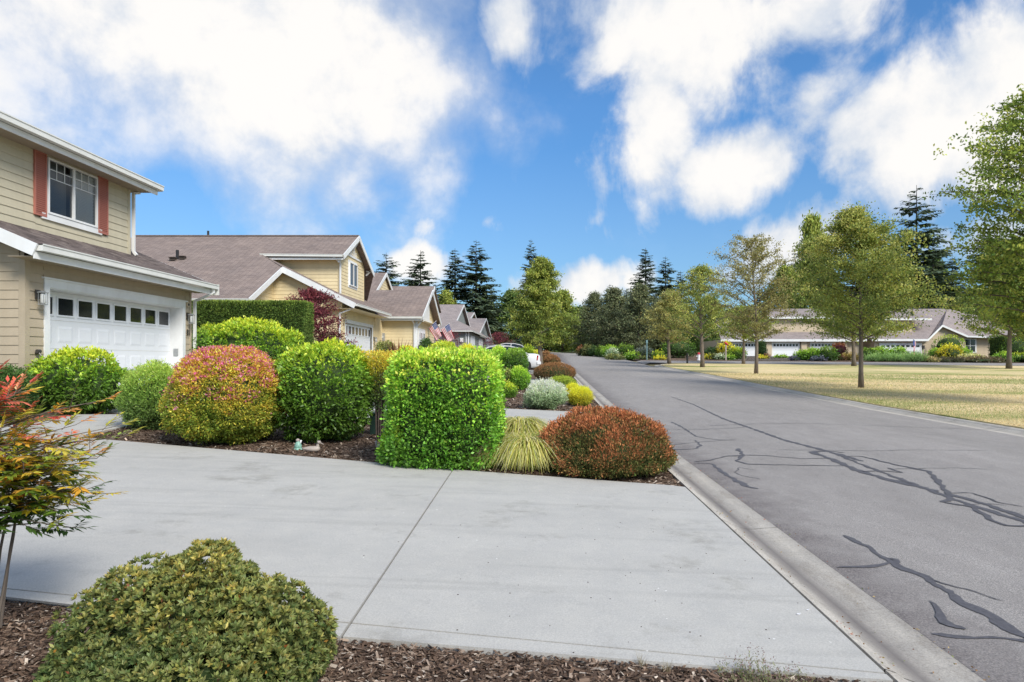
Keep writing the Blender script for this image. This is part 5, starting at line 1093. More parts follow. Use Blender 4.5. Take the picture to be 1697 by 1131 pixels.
# ------------------------------------------------------------------ trees
def tree(name, label, x, y, h, rad, stops, clear=.22, prof=None, nleaf=9000, L=.10, W=.05, group=None, bark='bark', trunk=.10, seed=0, nb=44, mat='leaf', upang=.9, cs=.22, cat='tree', lean=0, tuft=1.0, airy=0.0):
    rr = random.Random(seed * 77 + 5); g = np.random.default_rng(seed + 3); z0 = G(x, y) - .05; t = thing(name, label, cat, (x, y, z0), group)
    prof = prof or (lambda q: min(1, .62 + q * 2.4) * max(0, 1 - q ** 1.25) ** .85 + .05)
    m = MB(); tp = []; n = 9
    for k in range(n + 1): q = k / n; tp.append(Vector((lean * h * q + .03 * h * math.sin(q * 3 + seed) * q, .02 * h * math.sin(q * 4 + seed * 2) * q, h * .96 * q)))
    m.tube(tp, [trunk * (1.25 if k == 0 else 1 - .9 * (k / n) ** 1.1) for k in range(n + 1)], 8)
    pts = []
    for i in range(nb):
        q = (i + rr.random()) / nb; zq = clear + (1 - clear) * q * .97; idx = zq / .96 * n; k = min(n - 1, int(idx)); base = tp[k].lerp(tp[k + 1], min(1, idx - k)); a = i * 2.399 + rr.uniform(-.4, .4)
        ln = rad * prof(q) * rr.uniform(.66, 1.12); d = Vector((math.cos(a), math.sin(a), 0)); ua = upang * (.5 + .35 * q)
        p0 = base; p1 = base + d * ln * .5 + Vector((0, 0, ln * ua * .45)); p2 = base + d * ln + Vector((0, 0, ln * ua * .62)); r0 = trunk * (.34 - .24 * q)
        m.tube([p0, p1, p2], [r0, r0 * .6, r0 * .2], 5, cap=False)
        for s in range(11):
            u = .22 + .78 * (s + rr.random()) / 11; pp = p0.lerp(p1, u * 2) if u < .5 else p1.lerp(p2, u * 2 - 1); off = Vector((rr.gauss(0, 1), rr.gauss(0, 1), rr.gauss(.15, .7))).normalized() * ln * rr.uniform(.10, .40) * (1.2 - u * .5); e = pp + off
            if s % 3 == 0: m.tube([pp, e], [r0 * .25, r0 * .1], 4, cap=False)
            pts.append((e, .55 + .45 * rr.random(), q)); pts.append((pp, .5, q))
    link('trunk', m.mesh('trunk', M[bark], smooth=True), t)
    if airy: pts = [p for p in pts if rr.random() > airy * p[2] ** 1.5]
    P0 = np.array([tuple(p[0]) for p in pts]); sz = np.array([p[1] for p in pts]); per = max(3, nleaf // len(pts)); N = len(pts) * per
    P = np.repeat(P0, per, 0) + g.normal(0, 1, (N, 3)) * (.80 * cs * rad / 2.6 * np.repeat(sz, per))[:, None] * np.array([1.15, 1.15, .7])
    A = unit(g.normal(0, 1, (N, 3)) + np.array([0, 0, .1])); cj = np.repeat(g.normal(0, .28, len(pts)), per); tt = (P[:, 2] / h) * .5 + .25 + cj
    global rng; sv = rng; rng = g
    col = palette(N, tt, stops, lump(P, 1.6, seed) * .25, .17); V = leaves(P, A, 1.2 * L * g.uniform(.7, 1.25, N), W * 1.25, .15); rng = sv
    link('crown', quads_mesh('crown', V, col, M[mat]), t, kind='stuff'); return t
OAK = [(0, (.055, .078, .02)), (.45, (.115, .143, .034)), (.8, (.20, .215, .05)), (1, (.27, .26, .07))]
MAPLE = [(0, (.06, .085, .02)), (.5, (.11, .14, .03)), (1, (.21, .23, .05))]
def rowt(px, py):
    return gp(px, py)
TG = 'young trees planted along the lawn and street'
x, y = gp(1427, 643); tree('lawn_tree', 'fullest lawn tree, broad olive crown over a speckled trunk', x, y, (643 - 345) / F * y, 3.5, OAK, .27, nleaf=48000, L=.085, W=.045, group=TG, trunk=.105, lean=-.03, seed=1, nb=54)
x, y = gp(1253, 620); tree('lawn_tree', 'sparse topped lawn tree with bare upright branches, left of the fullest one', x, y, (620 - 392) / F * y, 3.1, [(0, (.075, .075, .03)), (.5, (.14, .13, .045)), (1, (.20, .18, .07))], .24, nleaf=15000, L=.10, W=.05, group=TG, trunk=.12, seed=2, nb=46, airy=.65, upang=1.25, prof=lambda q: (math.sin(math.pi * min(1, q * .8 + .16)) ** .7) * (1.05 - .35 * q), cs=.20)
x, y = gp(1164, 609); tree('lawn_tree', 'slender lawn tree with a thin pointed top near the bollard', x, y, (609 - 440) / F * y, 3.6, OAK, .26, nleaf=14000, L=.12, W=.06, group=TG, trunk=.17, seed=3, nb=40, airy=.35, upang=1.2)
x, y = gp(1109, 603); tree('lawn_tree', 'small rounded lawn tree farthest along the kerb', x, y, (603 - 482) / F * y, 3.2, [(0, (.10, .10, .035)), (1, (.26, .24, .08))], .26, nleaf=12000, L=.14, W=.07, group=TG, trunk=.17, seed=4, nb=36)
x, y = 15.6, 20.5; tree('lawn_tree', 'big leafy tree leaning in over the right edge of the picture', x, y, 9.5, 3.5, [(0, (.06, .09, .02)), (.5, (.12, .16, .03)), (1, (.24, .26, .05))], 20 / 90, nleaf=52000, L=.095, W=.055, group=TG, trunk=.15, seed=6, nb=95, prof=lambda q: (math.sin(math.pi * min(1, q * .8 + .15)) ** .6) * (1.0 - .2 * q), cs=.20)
x, y = 44.6, 65.2; x, y = gp(1672, 611.5); tree('lawn_tree', 'wide tree by the side lane with a pale straight trunk near the right edge', x, y, 208 / F * y, 5.4, OAK, .24, nleaf=26000, L=.17, W=.09, group=TG, trunk=.20, seed=7, nb=52, cs=.2)
x, y = gp(1250, 605); x, y = gp(1232, 603.5); tree('lane_tree', 'thin tree behind the lawn before the left white garage door', x, y, 95 / F * y, 3.2, MAPLE, .38, nleaf=9000, L=.16, W=.08, group=TG, trunk=.16, seed=8, nb=30)
x, y = gp(1415, 607); tree('lane_tree', 'tree beside the side lane, behind the fullest lawn tree', x, y, 110 / F * y, 4.0, MAPLE, .36, nleaf=11000, L=.17, W=.085, group=TG, trunk=.2, seed=9, nb=34)
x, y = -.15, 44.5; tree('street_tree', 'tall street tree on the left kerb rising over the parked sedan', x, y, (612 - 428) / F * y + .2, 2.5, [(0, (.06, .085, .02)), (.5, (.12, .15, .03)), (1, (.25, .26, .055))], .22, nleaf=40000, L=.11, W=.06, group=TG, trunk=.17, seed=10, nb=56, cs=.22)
# red Japanese maples
def jmaple(label, px, Y, ytop, rad, seed, nleaf):
    x = (px - CX) / F * Y; h = EYE - (ytop - HY) / F * Y - G(x, Y)
    tree('japanese_maple', label, x, Y, h, rad, PURPLE, .12, nleaf=nleaf, L=.09, W=.035, bark='bark_dark', trunk=.07, seed=seed, nb=40, upang=.75, cs=.26, prof=lambda q: (math.sin(math.pi * min(1, q * .75 + .22)) ** .6) * (1.05 - .35 * q))
jmaple('dark red Japanese maple beside the tall hedge and cream garage', 517, 27.5, 480, 1.7, 21, 12000)
jmaple('purple maple by the grey house, below its roofs', 826, 60, 553, 1.9, 22, 4000)
jmaple('small purple maple half hidden behind the right flag', 744, 56, 551, 1.6, 23, 3000)

# conifers and broadleaf trees behind the houses
def conifer_mesh(h, rad, seed, dens=1.0, gap=.5):
    g = random.Random(seed); m = MB(); m.tube([(0, 0, 0), (0, 0, h * .5), (0, 0, h)], [h * .013, h * .008, h * .001], 7); V = []; z = h * .10
    col = []
    while z < h * .985:
        q = z / h; n = 5 if q < .9 else 3
        for i in range(n):
            if g.random() < gap * .35: continue
            a = g.uniform(0, 6.28); ln = rad * (1 - q) ** .78 * g.uniform(.55, 1.15) + .25; d = np.array([math.cos(a), math.sin(a), 0]); s = np.array([-d[1], d[0], 0]); dr = g.uniform(.02, .30); z_ = z + g.uniform(-.2, .2)
            tip = np.array([0, 0, z_]) + d * ln + np.array([0, 0, -dr * ln + .18 * ln * q * 2]); ba = np.array([0, 0, z_]); m.tube([ba, (ba + tip) / 2 + np.array([0, 0, .06 * ln]), tip], [h * .0022, h * .0014, h * .0006], 3, cap=False)
            ns = int((8 + ln * 5.5) * dens)
            for k in range(ns):
                u = .15 + .85 * (k + g.random()) / ns; p = ba * (1 - u) + tip * u + np.array([0, 0, .06 * ln * math.sin(u * math.pi)]); l2 = (ln * .30 * (1.15 - u) + .22) * g.uniform(.7, 1.2); sd_ = 1 if k % 2 else -1
                dd = d * .55 + s * sd_ * .85 + np.array([0, 0, g.uniform(-.55, .12)]); dd /= np.linalg.norm(dd); nn_ = np.cross(dd, np.array([g.uniform(-.5, .5), g.uniform(-.5, .5), 1])); nn_ /= np.linalg.norm(nn_); w_ = l2 * .26
                V.append([p, p + dd * l2 * .5 + nn_ * w_, p + dd * l2 + np.array([0, 0, -.12 * l2]), p + dd * l2 * .5 - nn_ * w_]); c = g.uniform(.7, 1.35); col.append((.10 * c, .145 * c, .095 * c) if g.random() < .7 else (.17 * c, .22 * c, .11 * c))
        z += h * .0155 * g.uniform(.7, 1.3) * (1 if q > .3 else 1.2)
    return m.mesh('trunk', M['bark_dark']), quads_mesh('crown', np.array(V), np.array(col), M['needle'])
CM = [conifer_mesh(22, 5.2, 31, 1.1, .5), conifer_mesh(22, 6.2, 32, 1.1, .8), conifer_mesh(22, 4.6, 33, 1.1, .3), conifer_mesh(22, 8.2, 34, .9, 1.15)]
CG = 'tall conifers beyond the houses'
def conifer(px, ytop, Y, k, label, wid=1.0):
    wid *= 1.35
    x = (px - CX) / F * Y; z0 = G(x, Y); h = EYE - (ytop - HY) / F * Y - z0; t = thing('conifer', label, 'tree', (x, Y, z0 - .1), CG, R.uniform(0, 6.28)); t.scale = (h / 22 * wid, h / 22 * wid, h / 22)
    link('trunk', CM[k][0], t); link('crown', CM[k][1], t, kind='stuff'); return t
conifer(640, 418, 105, 3, 'ragged fir behind the small gable of the cream house', 1.1)
conifer(697, 414, 108, 1, 'fir standing over the roofs left of the twin tall firs', 1.1)
conifer(754, 411, 112, 0, 'left one of the twin tall firs behind the grey house', 1.05)
conifer(789, 397, 110, 1, 'right and taller one of the twin firs behind the grey house', 1.0)
conifer(722, 470, 118, 2, 'low fir filling the gap between the roofs and the twin firs', 1.3)
conifer(815, 478, 120, 2, 'short fir at the right foot of the twin firs', 1.3)
conifer(880, 395, 84, 1, 'fir whose tip pokes out above the street tree', .62)
conifer(1038, 478, 125, 2, 'young fir left of the high pointed firs in the centre', 1.2)
conifer(1070, 410, 112, 0, 'high pointed fir in the centre, left one of the pair', 1.0)
conifer(1103, 424, 116, 1, 'looser fir right beside the high pointed centre fir', .9)
conifer(1350, 378, 118, 3, 'dark fir rising between the sparse and the fullest lawn trees', 1.1)
conifer(1466, 372, 112, 3, 'dark broad fir right of the fullest lawn tree', 1.1)
conifer(1519, 306, 108, 3, 'tallest fir with a thin drooping top above the hipped house', .80)
conifer(1497, 400, 116, 0, 'fir between the broad one and the tallest one', 1.2)
conifer(1546, 400, 118, 3, 'fir low on the right flank of the tallest one', 1.2)
conifer(1578, 425, 118, 2, 'slim fir right of the tallest one, over the hipped roof', 1.2)
conifer(1640, 372, 115, 0, 'fir top showing between the overhanging tree and the lane tree', 1.2)
conifer(1690, 380, 120, 1, 'fir at the far right edge behind the lane tree', 1.3)
conifer(1128, 448, 120, 0, 'fir rising behind the slender lawn tree', 1.0)
conifer(1010, 470, 122, 1, 'dark fir top just above the left of the pine clump', 1.0)
conifer(1258, 470, 122, 3, 'dark fir behind the sparse topped lawn tree', 1.0)
conifer(1420, 440, 120, 2, 'fir hidden mostly by the fullest lawn tree', 1.4)
conifer(1535, 450, 104, 2, 'young bright fir directly behind the hipped roof', 1.3)
BL = [(0, (.03, .055, .018)), (.6, (.06, .10, .028)), (1, (.13, .17, .045))]; PINE = [(0, (.045, .055, .028)), (.6, (.075, .085, .042)), (1, (.13, .14, .07))]
def bush_tree_mesh(seed, stops, nleaf, L, W, rad=4.5, h=10.0, mat='leaf', nb=46):
    t = tree('temp', None, 0, 0, h, rad, stops, .04, nleaf=nleaf, L=L, W=W, seed=seed, nb=nb, trunk=.2, bark='bark_dark', mat=mat, upang=.8, cs=.30); r = [(c.name.split('.')[0], c.data) for c in t.children]
    for c in list(t.children): bpy.data.objects.remove(c)
    bpy.data.objects.remove(t); return r
BM = [bush_tree_mesh(41, BL, 11000, .30, .17), bush_tree_mesh(42, BL, 11000, .30, .17), bush_tree_mesh(43, PINE, 13000, .30, .09, mat='needle'), bush_tree_mesh(44, PINE, 13000, .30, .09, mat='needle'), bush_tree_mesh(45, MAPLE, 11000, .28, .16)]
def backtree(px, ytop, Y, k, label, wpx, grp='broad bushy trees beyond the street'):
    wpx *= 1.15
    x = (px - CX) / F * Y; z0 = G(x, Y); h = EYE - (ytop - HY) / F * Y - z0; t = thing('bushy_tree', label, 'tree', (x, Y, z0 - .2), grp, R.uniform(0, 6.28)); s = 1.25 * wpx / 2 / F * Y / 4.9; t.scale = (s, s, h / 10)
    for n, d in BM[k]: link(n, d, t, kind='stuff' if n == 'crown' else None)
backtree(848, 480, 122, 0, 'deep green tree between the twin firs and the street tree', 90)
backtree(803, 492, 128, 1, 'deep green tree over the farthest left roof', 90)
backtree(932, 480, 122, 4, 'soft green tree just right of the street tree crown', 75)
backtree(905, 502, 135, 0, 'shaded tree straight down the end of the street', 90)
backtree(962, 508, 138, 1, 'shaded tree right of the end of the street', 80)
backtree(983, 484, 112, 2, 'grey green pine at the left of the pine clump', 70)
backtree(1018, 476, 104, 3, 'grey green pine in the middle of the pine clump', 84)
backtree(1058, 470, 98, 2, 'largest grey pine of the clump, nearest the lane', 90)
backtree(1095, 495, 108, 3, 'grey pine low at the right of the clump', 70)
backtree(1135, 515, 104, 0, 'green thicket tree behind the bollard', 90)
backtree(1175, 492, 112, 1, 'dark thicket tree behind the slender lawn tree', 80)
backtree(1215, 510, 108, 0, 'thicket tree behind the sparse lawn tree', 70)
backtree(1345, 356, 104, 4, 'tall airy deciduous tree behind the fullest lawn tree', 84)
backtree(1300, 440, 112, 4, 'soft green tree over the duplex roof', 90)
backtree(1440, 480, 110, 0, 'dark tree behind the gap left of the hipped house', 90)
backtree(1600, 490, 108, 1, 'dark tree over the right slope of the hipped roof', 100)
backtree(1478, 415, 122, 1, 'dark mass of foliage left of the tallest fir', 80)
backtree(1552, 428, 124, 0, 'dark mass of foliage right of the tallest fir', 80)
backtree(1660, 500, 104, 0, 'dark tree right of the hipped house', 110)
backtree(1720, 470, 106, 4, 'green tree at the right border behind the lane', 120)
backtree(738, 480, 108, 4, 'bright green tree at the foot of the twin firs', 60)
# a far wood closing the view between the trunks
nw = 42000; xs_ = rng.uniform(-150, 190, nw); hh = 6.5 + 2.5 * np.sin(xs_ * .11) + 1.6 * np.sin(xs_ * .37 + 1) + 1.2 * np.sin(xs_ * .9); zz_ = rng.uniform(0, 1, nw) ** 1.25 * hh
Pw = np.stack([xs_, 150 + rng.uniform(-3, 4, nw) + 3 * np.sin(xs_ * .3), zz_ + 3.6], 1)
tag(link('far_wood', quads_mesh('far_wood', leaves(Pw, unit(rng.normal(size=(nw, 3))), 1.15, .75), palette(nw, zz_ / 10 + .2 * np.sin(xs_ * .5), BL), M['leaf']), kind='stuff'), 'dark band of far woodland beyond the end of the street', 'wood')

# ------------------------------------------------------------------ shrubs across the street
far = [
 ('rusty round shrub first in the row at the bend', 958, 970, 575, 592, RUST, 84), ('pale green clipped shrub second in the row at the bend', 966, 982, 574, 592, OLIVE, 83), ('dark shrub third in the row at the bend', 978, 990, 575, 592, DARK, 82),
 ('mid green ball fourth in the row at the bend', 988, 1004, 576, 593, GREEN, 81), ('wide mid green ball before the grey pines', 999, 1024, 575, 596, FRESH, 79), ('largest green ball at the bend', 1020, 1051, 572, 598, GREEN, 77),
 ('pale flowering shrub left of the largest ball', 1006, 1024, 580, 598, SILVER, 75), ('low olive shrub in front of the largest ball', 1006, 1032, 590, 599, OLIVE, 73), ('light green shrub right of the largest ball', 1037, 1060, 586, 600, FRESH, 73.5),
 ('blue grey shrub by the teal pole', 1052, 1082, 578, 600, [(0, (.05, .06, .05)), (1, (.11, .13, .10))], 74), ('small yellow green shrub right of the teal pole', 1082, 1100, 584, 600, LIME, 73), ('low gold green shrub at the lane corner', 1085, 1104, 593, 601, YELLOW, 71.5), ('tiny clipped shrub at the lane corner', 1058, 1072, 592, 600, OLIVE, 71.5),
 ('broad green mass behind the bollard', 1098, 1152, 562, 600, GREEN, 77), ('dark flat topped shrub behind the second lawn trunk', 1168, 1192, 578, 598, DARK, 77), ('golden shrub left of the left garage', 1190, 1216, 568, 600, YELLOW, 76), ('leafy green shrub before the left garage door', 1207, 1234, 578, 601, LIME, 75),
 ('small round olive shrub by the pale post', 1174, 1188, 588, 601, OLIVE, 73), ('low green ball by the left garage', 1200, 1216, 590, 602, FRESH, 72.5), ('pale yellow shrub at the lawn edge left of the garages', 1166, 1176, 590, 601, YELLOW, 73), ('grey green shrub between the left garage shrubs', 1186, 1200, 589, 602, SILVER, 72.5),
 ('bright golden low shrub between two garages', 1256, 1270, 592, 601, YELLOW, 76), ('brownish round shrub beside the golden one', 1266, 1275, 589, 601, BROWN, 77), ('flat green cushion before the middle garage', 1284, 1306, 592, 599, FRESH, 80),
 ('first green ball before the right duplex garage', 1317, 1336, 584, 602, FRESH, 74), ('second and wider ball before the right duplex garage', 1331, 1360, 580, 603, FRESH, 73), ('third and tallest ball before the right duplex garage', 1354, 1386, 577, 604, GREEN, 72.5), ('dark lavender tuft at the left of the three balls', 1310, 1322, 593, 603, [(0, (.03, .03, .05)), (1, (.07, .07, .10))], 72),
 ('dark lavender mound in front of the three balls', 1344, 1368, 594, 605, [(0, (.03, .03, .05)), (1, (.07, .08, .10))], 71.3), ('thin bronze shrub right of the three balls', 1380, 1402, 570, 600, RUST, 76), ('brown mound right of the three balls', 1380, 1400, 590, 604, BROWN, 73), ('gold tipped mound before the beige wall', 1396, 1420, 588, 603, [(0, (.08, .06, .02)), (1, (.30, .22, .05))], 73.5),
 ('green ball left of the pair before the hipped house', 1427, 1449, 579, 602, GREEN, 75), ('middle green ball of the three before the hipped house', 1446, 1475, 577, 603, FRESH, 74.5), ('right green ball of the three before the hipped house', 1474, 1503, 577, 603, FRESH, 74.5),
 ('spreading tree like shrub against the hipped house gable', 1547, 1598, 556, 582, LIME, 84), ('gold and orange mounded shrub in front of the hipped house', 1556, 1592, 573, 602, YELLOW, 76), ('green shrub left of the gold mound', 1540, 1560, 580, 603, FRESH, 77.5), ('green shrub right of the gold mound', 1588, 1608, 580, 603, FRESH, 77.5),
 ('pinkish cream shrub at the lawn edge', 1530, 1554, 594, 608, [(0, (.15, .16, .06)), (1, (.48, .36, .16))], 70.8), ('dark olive mound at the lawn edge', 1548, 1590, 596, 608, [(0, (.03, .04, .02)), (1, (.09, .08, .04))], 70.8), ('wide brown heather mound at the lawn edge', 1588, 1660, 594, 611, [(0, (.06, .06, .025)), (1, (.14, .10, .05))], 70.8), ('cream variegated shrub behind the brown heather', 1590, 1625, 590, 604, [(0, (.2, .22, .08)), (1, (.55, .50, .20))], 74),
 ('clipped green hedge block left of the pale trunk', 1650, 1674, 587, 611, FRESH, 71.5), ('yellow green hedge block at the right edge', 1675, 1735, 587, 612, LIME, 71.5), ('golden leafy shrub high at the right edge', 1660, 1730, 556, 590, LIME, 80), ('tall dark clipped column left of the middle garage', 1256, 1268, 566, 600, DARK, 83)]
for lab, a, b, yt, yb, pal, Y in far:
    pal = [(q_, tuple(v_ * .72 for v_ in c_)) for q_, c_ in pal]
    shrub('shrub', lab, 'shrub', a, b, yt, yb, pal, Y=Y, ry=min((b - a) / 2 / F * Y, 1.6), L=.20, W=.10, per=5, spread=.8, cov=2.0, cap=1500, e=2.5 if 'clipped' in lab or 'block' in lab else 2.1, lumpa=.06, nz_amp=.4)
GRP = 'low grassy lavender tufts before the hipped house'
for i, (a, b) in enumerate(((1437, 1456), (1452, 1474), (1472, 1500), (1501, 1532))):
    shrub('lavender', ['first', 'second', 'third', 'fourth and largest'][i] + ' grassy green tuft from the left at the far lawn edge', 'plant', a, b, 592 - (2 if i == 3 else 0), 606, [(0, (.07, .12, .04)), (1, (.17, .25, .08))], Y=70.9, ry=.7, L=.34, W=.05, per=5, spread=.4, up=1.2, mat='leaf', cov=2.2, cap=2000, group=GRP)
box_hedge('clipped_hedge', 'tall square evergreen hedge right of the white framed window', X(1621), X(1668), 80, 83, 1.5, Z(557, 80), [(0, (.035, .06, .018)), (1, (.10, .14, .03))], .18, .08, 6000)
x, y = X(1322), 73; t = thing('weeping_standard', 'dark pom pom topped small tree before the middle garage', 'tree', (x, y, G(x, y)))
link('trunk', MB().tube([(0, 0, 0), (0, 0, 1.2)], .05, 6).mesh('trunk', M['bark_dark']), t); Pp, Np, _ = shape_points(700, .55, .55, .7, cz=.5); Pp[:, 2] += .85
link('crown', quads_mesh('crown', leaves(Pp, Np, .14, .08), palette(700, Pp[:, 2] - 1, PURPLE), M['leaf']), t, kind='stuff')
# ------------------------------------------------------------------ foreground plants, mulch chips, grass
# low azalea at the bottom left
AZ = [(0, (.05, .075, .025)), (.5, (.115, .13, .042)), (.8, (.19, .18, .048)), (1, (.27, .22, .06))]
def dead_leaves(t, P, N, rx, ry_, Hh):
    k = rng.choice(len(P), 1500); Pd = P[k] * .97 + rng.normal(0, .01, (1500, 3)); cc = np.array([(.42, .14, .04), (.50, .26, .05), (.30, .10, .05)])[rng.integers(0, 3, 1500)] * rng.uniform(.7, 1.2, (1500, 1))
    link('rusty_leaves', quads_mesh('rusty_leaves', leaves(Pd, unit(N[k] + rng.normal(0, .8, (1500, 3))), .022, .012), cc, M['leaf']), t, kind='stuff')
def azalea(name, label, blobs, L, W, per):
    (x, y) = blobs[0][:2]; z0 = G(x, y) - .03; t = thing(name, label, 'shrub', (x, y, z0)); PP = []; NN = []; TT = []
    for (bx, by, rx, ry_, h, n) in blobs:
        shape_points.wb = (34, .16); P, N, l = shape_points(n, rx, ry_, h, 2.1, .40, 3.5, .10, .05, R.randint(0, 999)); shape_points.wb = None; ki = rng.random(len(P)) < .34; P[ki] *= rng.uniform(.72, .95, (ki.sum(), 1)); P[:, 0] += bx - x; P[:, 1] += by - y; PP.append(P); NN.append(N); TT.append(l)
    P = np.concatenate(PP); N = np.concatenate(NN); l = np.concatenate(TT); k = P[:, 2] > .01; P, N, l = P[k], N[k], l[k]; nc = len(P)
    A0 = unit(N + np.array([0, 0, .55]) + rng.normal(0, .35, N.shape)); ph = rng.uniform(0, 6.28, nc)[:, None] + np.arange(per)[None] * 2.4
    U = unit(np.cross(A0, rng.normal(size=A0.shape))); Vv = np.cross(A0, U); tilt = rng.uniform(.5, 1.25, (nc, per))
    D = (A0[:, None] * np.cos(tilt)[..., None] + (U[:, None] * np.cos(ph)[..., None] + Vv[:, None] * np.sin(ph)[..., None]) * np.sin(tilt)[..., None]).reshape(-1, 3)
    B = np.repeat(P, per, 0); n = len(B); cj = np.repeat(rng.normal(0, .45, nc), per); tt = B[:, 2] / .6 * .55 + .1 + np.repeat(l, per) * .15
    col = palette(n, tt, AZ, cj * .35, .18); mix = np.clip((B[:, 0:1] * .9 + .3), 0, 1) * .5
    col = col * (1 + mix * np.array([[.25, .12, 0]]))
    link('foliage', quads_mesh('foliage', leaves(B, unit(D), L * rng.uniform(.75, 1.2, n), W, .10), np.clip(col, 0, .9), M['leaf']), t, kind='stuff')
    m = MB(); s = MB()
    for (bx, by, rx, ry_, h, n) in blobs:
        nu, nv = 14, 7; i0 = len(m.v)
        for j in range(nv + 1):
            for i in range(nu):
                a, b = 2 * math.pi * i / nu, math.pi / 2 * j / nv; q = .74 * R.uniform(.9, 1.03); m.v.append((bx - x + math.cos(a) * math.cos(b) * rx * q, by - y + math.sin(a) * math.cos(b) * ry_ * q, math.sin(b) * h * q))
        for j in range(nv):
            for i in range(nu): m.f.append((i0 + j * nu + i, i0 + j * nu + (i + 1) % nu, i0 + (j + 1) * nu + (i + 1) % nu, i0 + (j + 1) * nu + i)); m.m.append(0)
        for i in range(26):
            a = R.uniform(0, 6.28); s.tube([(bx - x, by - y, .02), (bx - x + math.cos(a) * rx * .5, by - y + math.sin(a) * ry_ * .5, h * R.uniform(.2, .6)), (bx - x + math.cos(a) * rx * .78, by - y + math.sin(a) * ry_ * .78, h * R.uniform(.2, .55))], [.012, .007, .003], 4, cap=False)
    link('twigs', m.mesh('twigs', M['twig']), t); link('stems', s.mesh('stems', M['bark_dark']), t); dead_leaves(t, P, N, 1, 1, 1); return t
yc = 3.12
def fx(px, y=yc): return (px - CX) / F * y
azalea('azalea', 'low olive green azalea mound on the mulch at the bottom left', [(fx(345, 3.05), 3.05, .33, .36, .60, 3400), (fx(245, 3.10), 3.10, .22, .28, .545, 1200), (fx(185, 3.12), 3.12, .20, .28, .40, 1000), (fx(440, 3.0), 3.0, .26, .34, .46, 1700), (fx(125, 3.0), 3.0, .13, .2, .17, 450), (fx(300, 2.74), 2.74, .50, .26, .34, 2900), (fx(495, 3.08), 3.08, .13, .2, .32, 600), (fx(185, 2.85), 2.85, .2, .2, .22, 700)], .028, .012, 9)
# nandina at the left border
nb_ = gp(-14, 1042); t = thing('heavenly_bamboo', 'coral and yellow heavenly bamboo on slim canes at the left border', 'shrub', (nb_[0], nb_[1], G(*nb_) - .02)); s = MB(); V = []; col = []
Hn = 1.42
tips = []
for i in range(11):
    a = R.uniform(0, 6.28); q = R.uniform(.02, .10); lean_ = R.uniform(.02, .22); top = Vector((math.cos(a) * (q + lean_) - .05, math.sin(a) * (q + lean_), Hn * R.uniform(.55, .93)))
    if i == 0: b0 = Vector((.02, 0, 0)); top = Vector((.17, .0, .98))
    else: b0 = Vector((math.cos(a) * q - .08, math.sin(a) * q, 0))
    mid = b0.lerp(top, .5) + Vector((R.uniform(-.02, .02), R.uniform(-.02, .02), 0)); s.tube([b0, mid, top], [.008, .0065, .004], 6); tips.append((b0, mid, top))
def leaflets(p, d, ln, cz_, big=1.0):
    """one frond branchlet: leaflets in pairs along a fine twig"""
    d = d.normalized(); n = 6; side = d.cross(Vector((0, 0, 1))).normalized()
    s.tube([p, p + d * ln], [.0022, .001], 3, cap=False)
    for k in range(n * 2 + 1):
        u = .25 + .75 * (k // 2) / n if k < n * 2 else 1.0; pp = p + d * ln * u; sg = (1 if k % 2 else -1) if k < n * 2 else 0
        ax = (d * .75 + side * sg * .8 + Vector((0, 0, R.uniform(-.25, .25)))).normalized(); l = R.uniform(.036, .062) * big; w = l * .30; bn = ax.cross(Vector((R.uniform(-.3, .3), R.uniform(-.3, .3), 1))).normalized(); nn_ = ax.cross(bn) 
        m1 = pp + ax * l * .4; tip = pp + ax * l - Vector((0, 0, l * .18)); V.append([pp, m1 + bn * w * .5 + nn_ * .002, tip, m1 - bn * w * .5 + nn_ * .002]); c = np.array(cz_) * math.exp(R.gauss(0, .22)) * 1.45; col.append(c)
def ncol(z, out):
    q = z / Hn + R.gauss(0, .07)
    if q > .83: return R.choice([(.62, .10, .07), (.58, .16, .10), (.68, .24, .12), (.50, .09, .06)])
    if q > .74: return R.choice([(.60, .22, .05), (.66, .38, .05), (.62, .14, .06), (.50, .42, .06), (.60, .30, .08)])
    if q > .52: return R.choice([(.56, .30, .04), (.38, .36, .04), (.20, .26, .03), (.62, .42, .05), (.14, .20, .025)])
    if q > .40: return R.choice([(.52, .40, .03), (.20, .26, .03), (.10, .17, .02), (.50, .22, .05)]) if out > .6 else R.choice([(.05, .10, .02), (.09, .15, .02), (.14, .20, .03)])
    return R.choice([(.05, .11, .02), (.08, .15, .02), (.035, .08, .02)])
for i in range(185):
    b0, mid, top = R.choice(tips); u = R.uniform(.45, 1) ** .8; p = mid.lerp(top, (u - .5) * 2) if u > .5 else b0.lerp(mid, u * 2); 
    if p.z < .52: p.z = R.uniform(.55, 1.15)
    a = R.uniform(-1.4, 1.4) if R.random() < .72 else R.uniform(0, 6.28); ln = R.uniform(.14, .46) * (1.05 if p.z < 1.08 else .62); up = R.uniform(-.05, .55) if p.z < 1.05 else R.uniform(.3, 1.2); d = Vector((math.cos(a), math.sin(a), up)).normalized()
    e = p + d * ln + Vector((0, 0, -ln * .12)); s.tube([p, p.lerp(e, .5) + Vector((0, 0, .02)), e], [.004, .003, .0015], 4, cap=False)
    for k in range(5):
        q = .3 + .7 * k / 4; pp = p.lerp(e, q); dd = (d + Vector((R.gauss(0, .55), R.gauss(0, .55), R.gauss(.05, .35)))).normalized(); leaflets(pp, dd, R.uniform(.06, .13), ncol(pp.z, q * ln / .4))
link('canes', s.mesh('canes', M['bark']), t)
link('foliage', quads_mesh('foliage', np.array([[tuple(v) for v in q] for q in V]), np.clip(np.array(col), 0, .9), M['leaf']), t, kind='stuff')
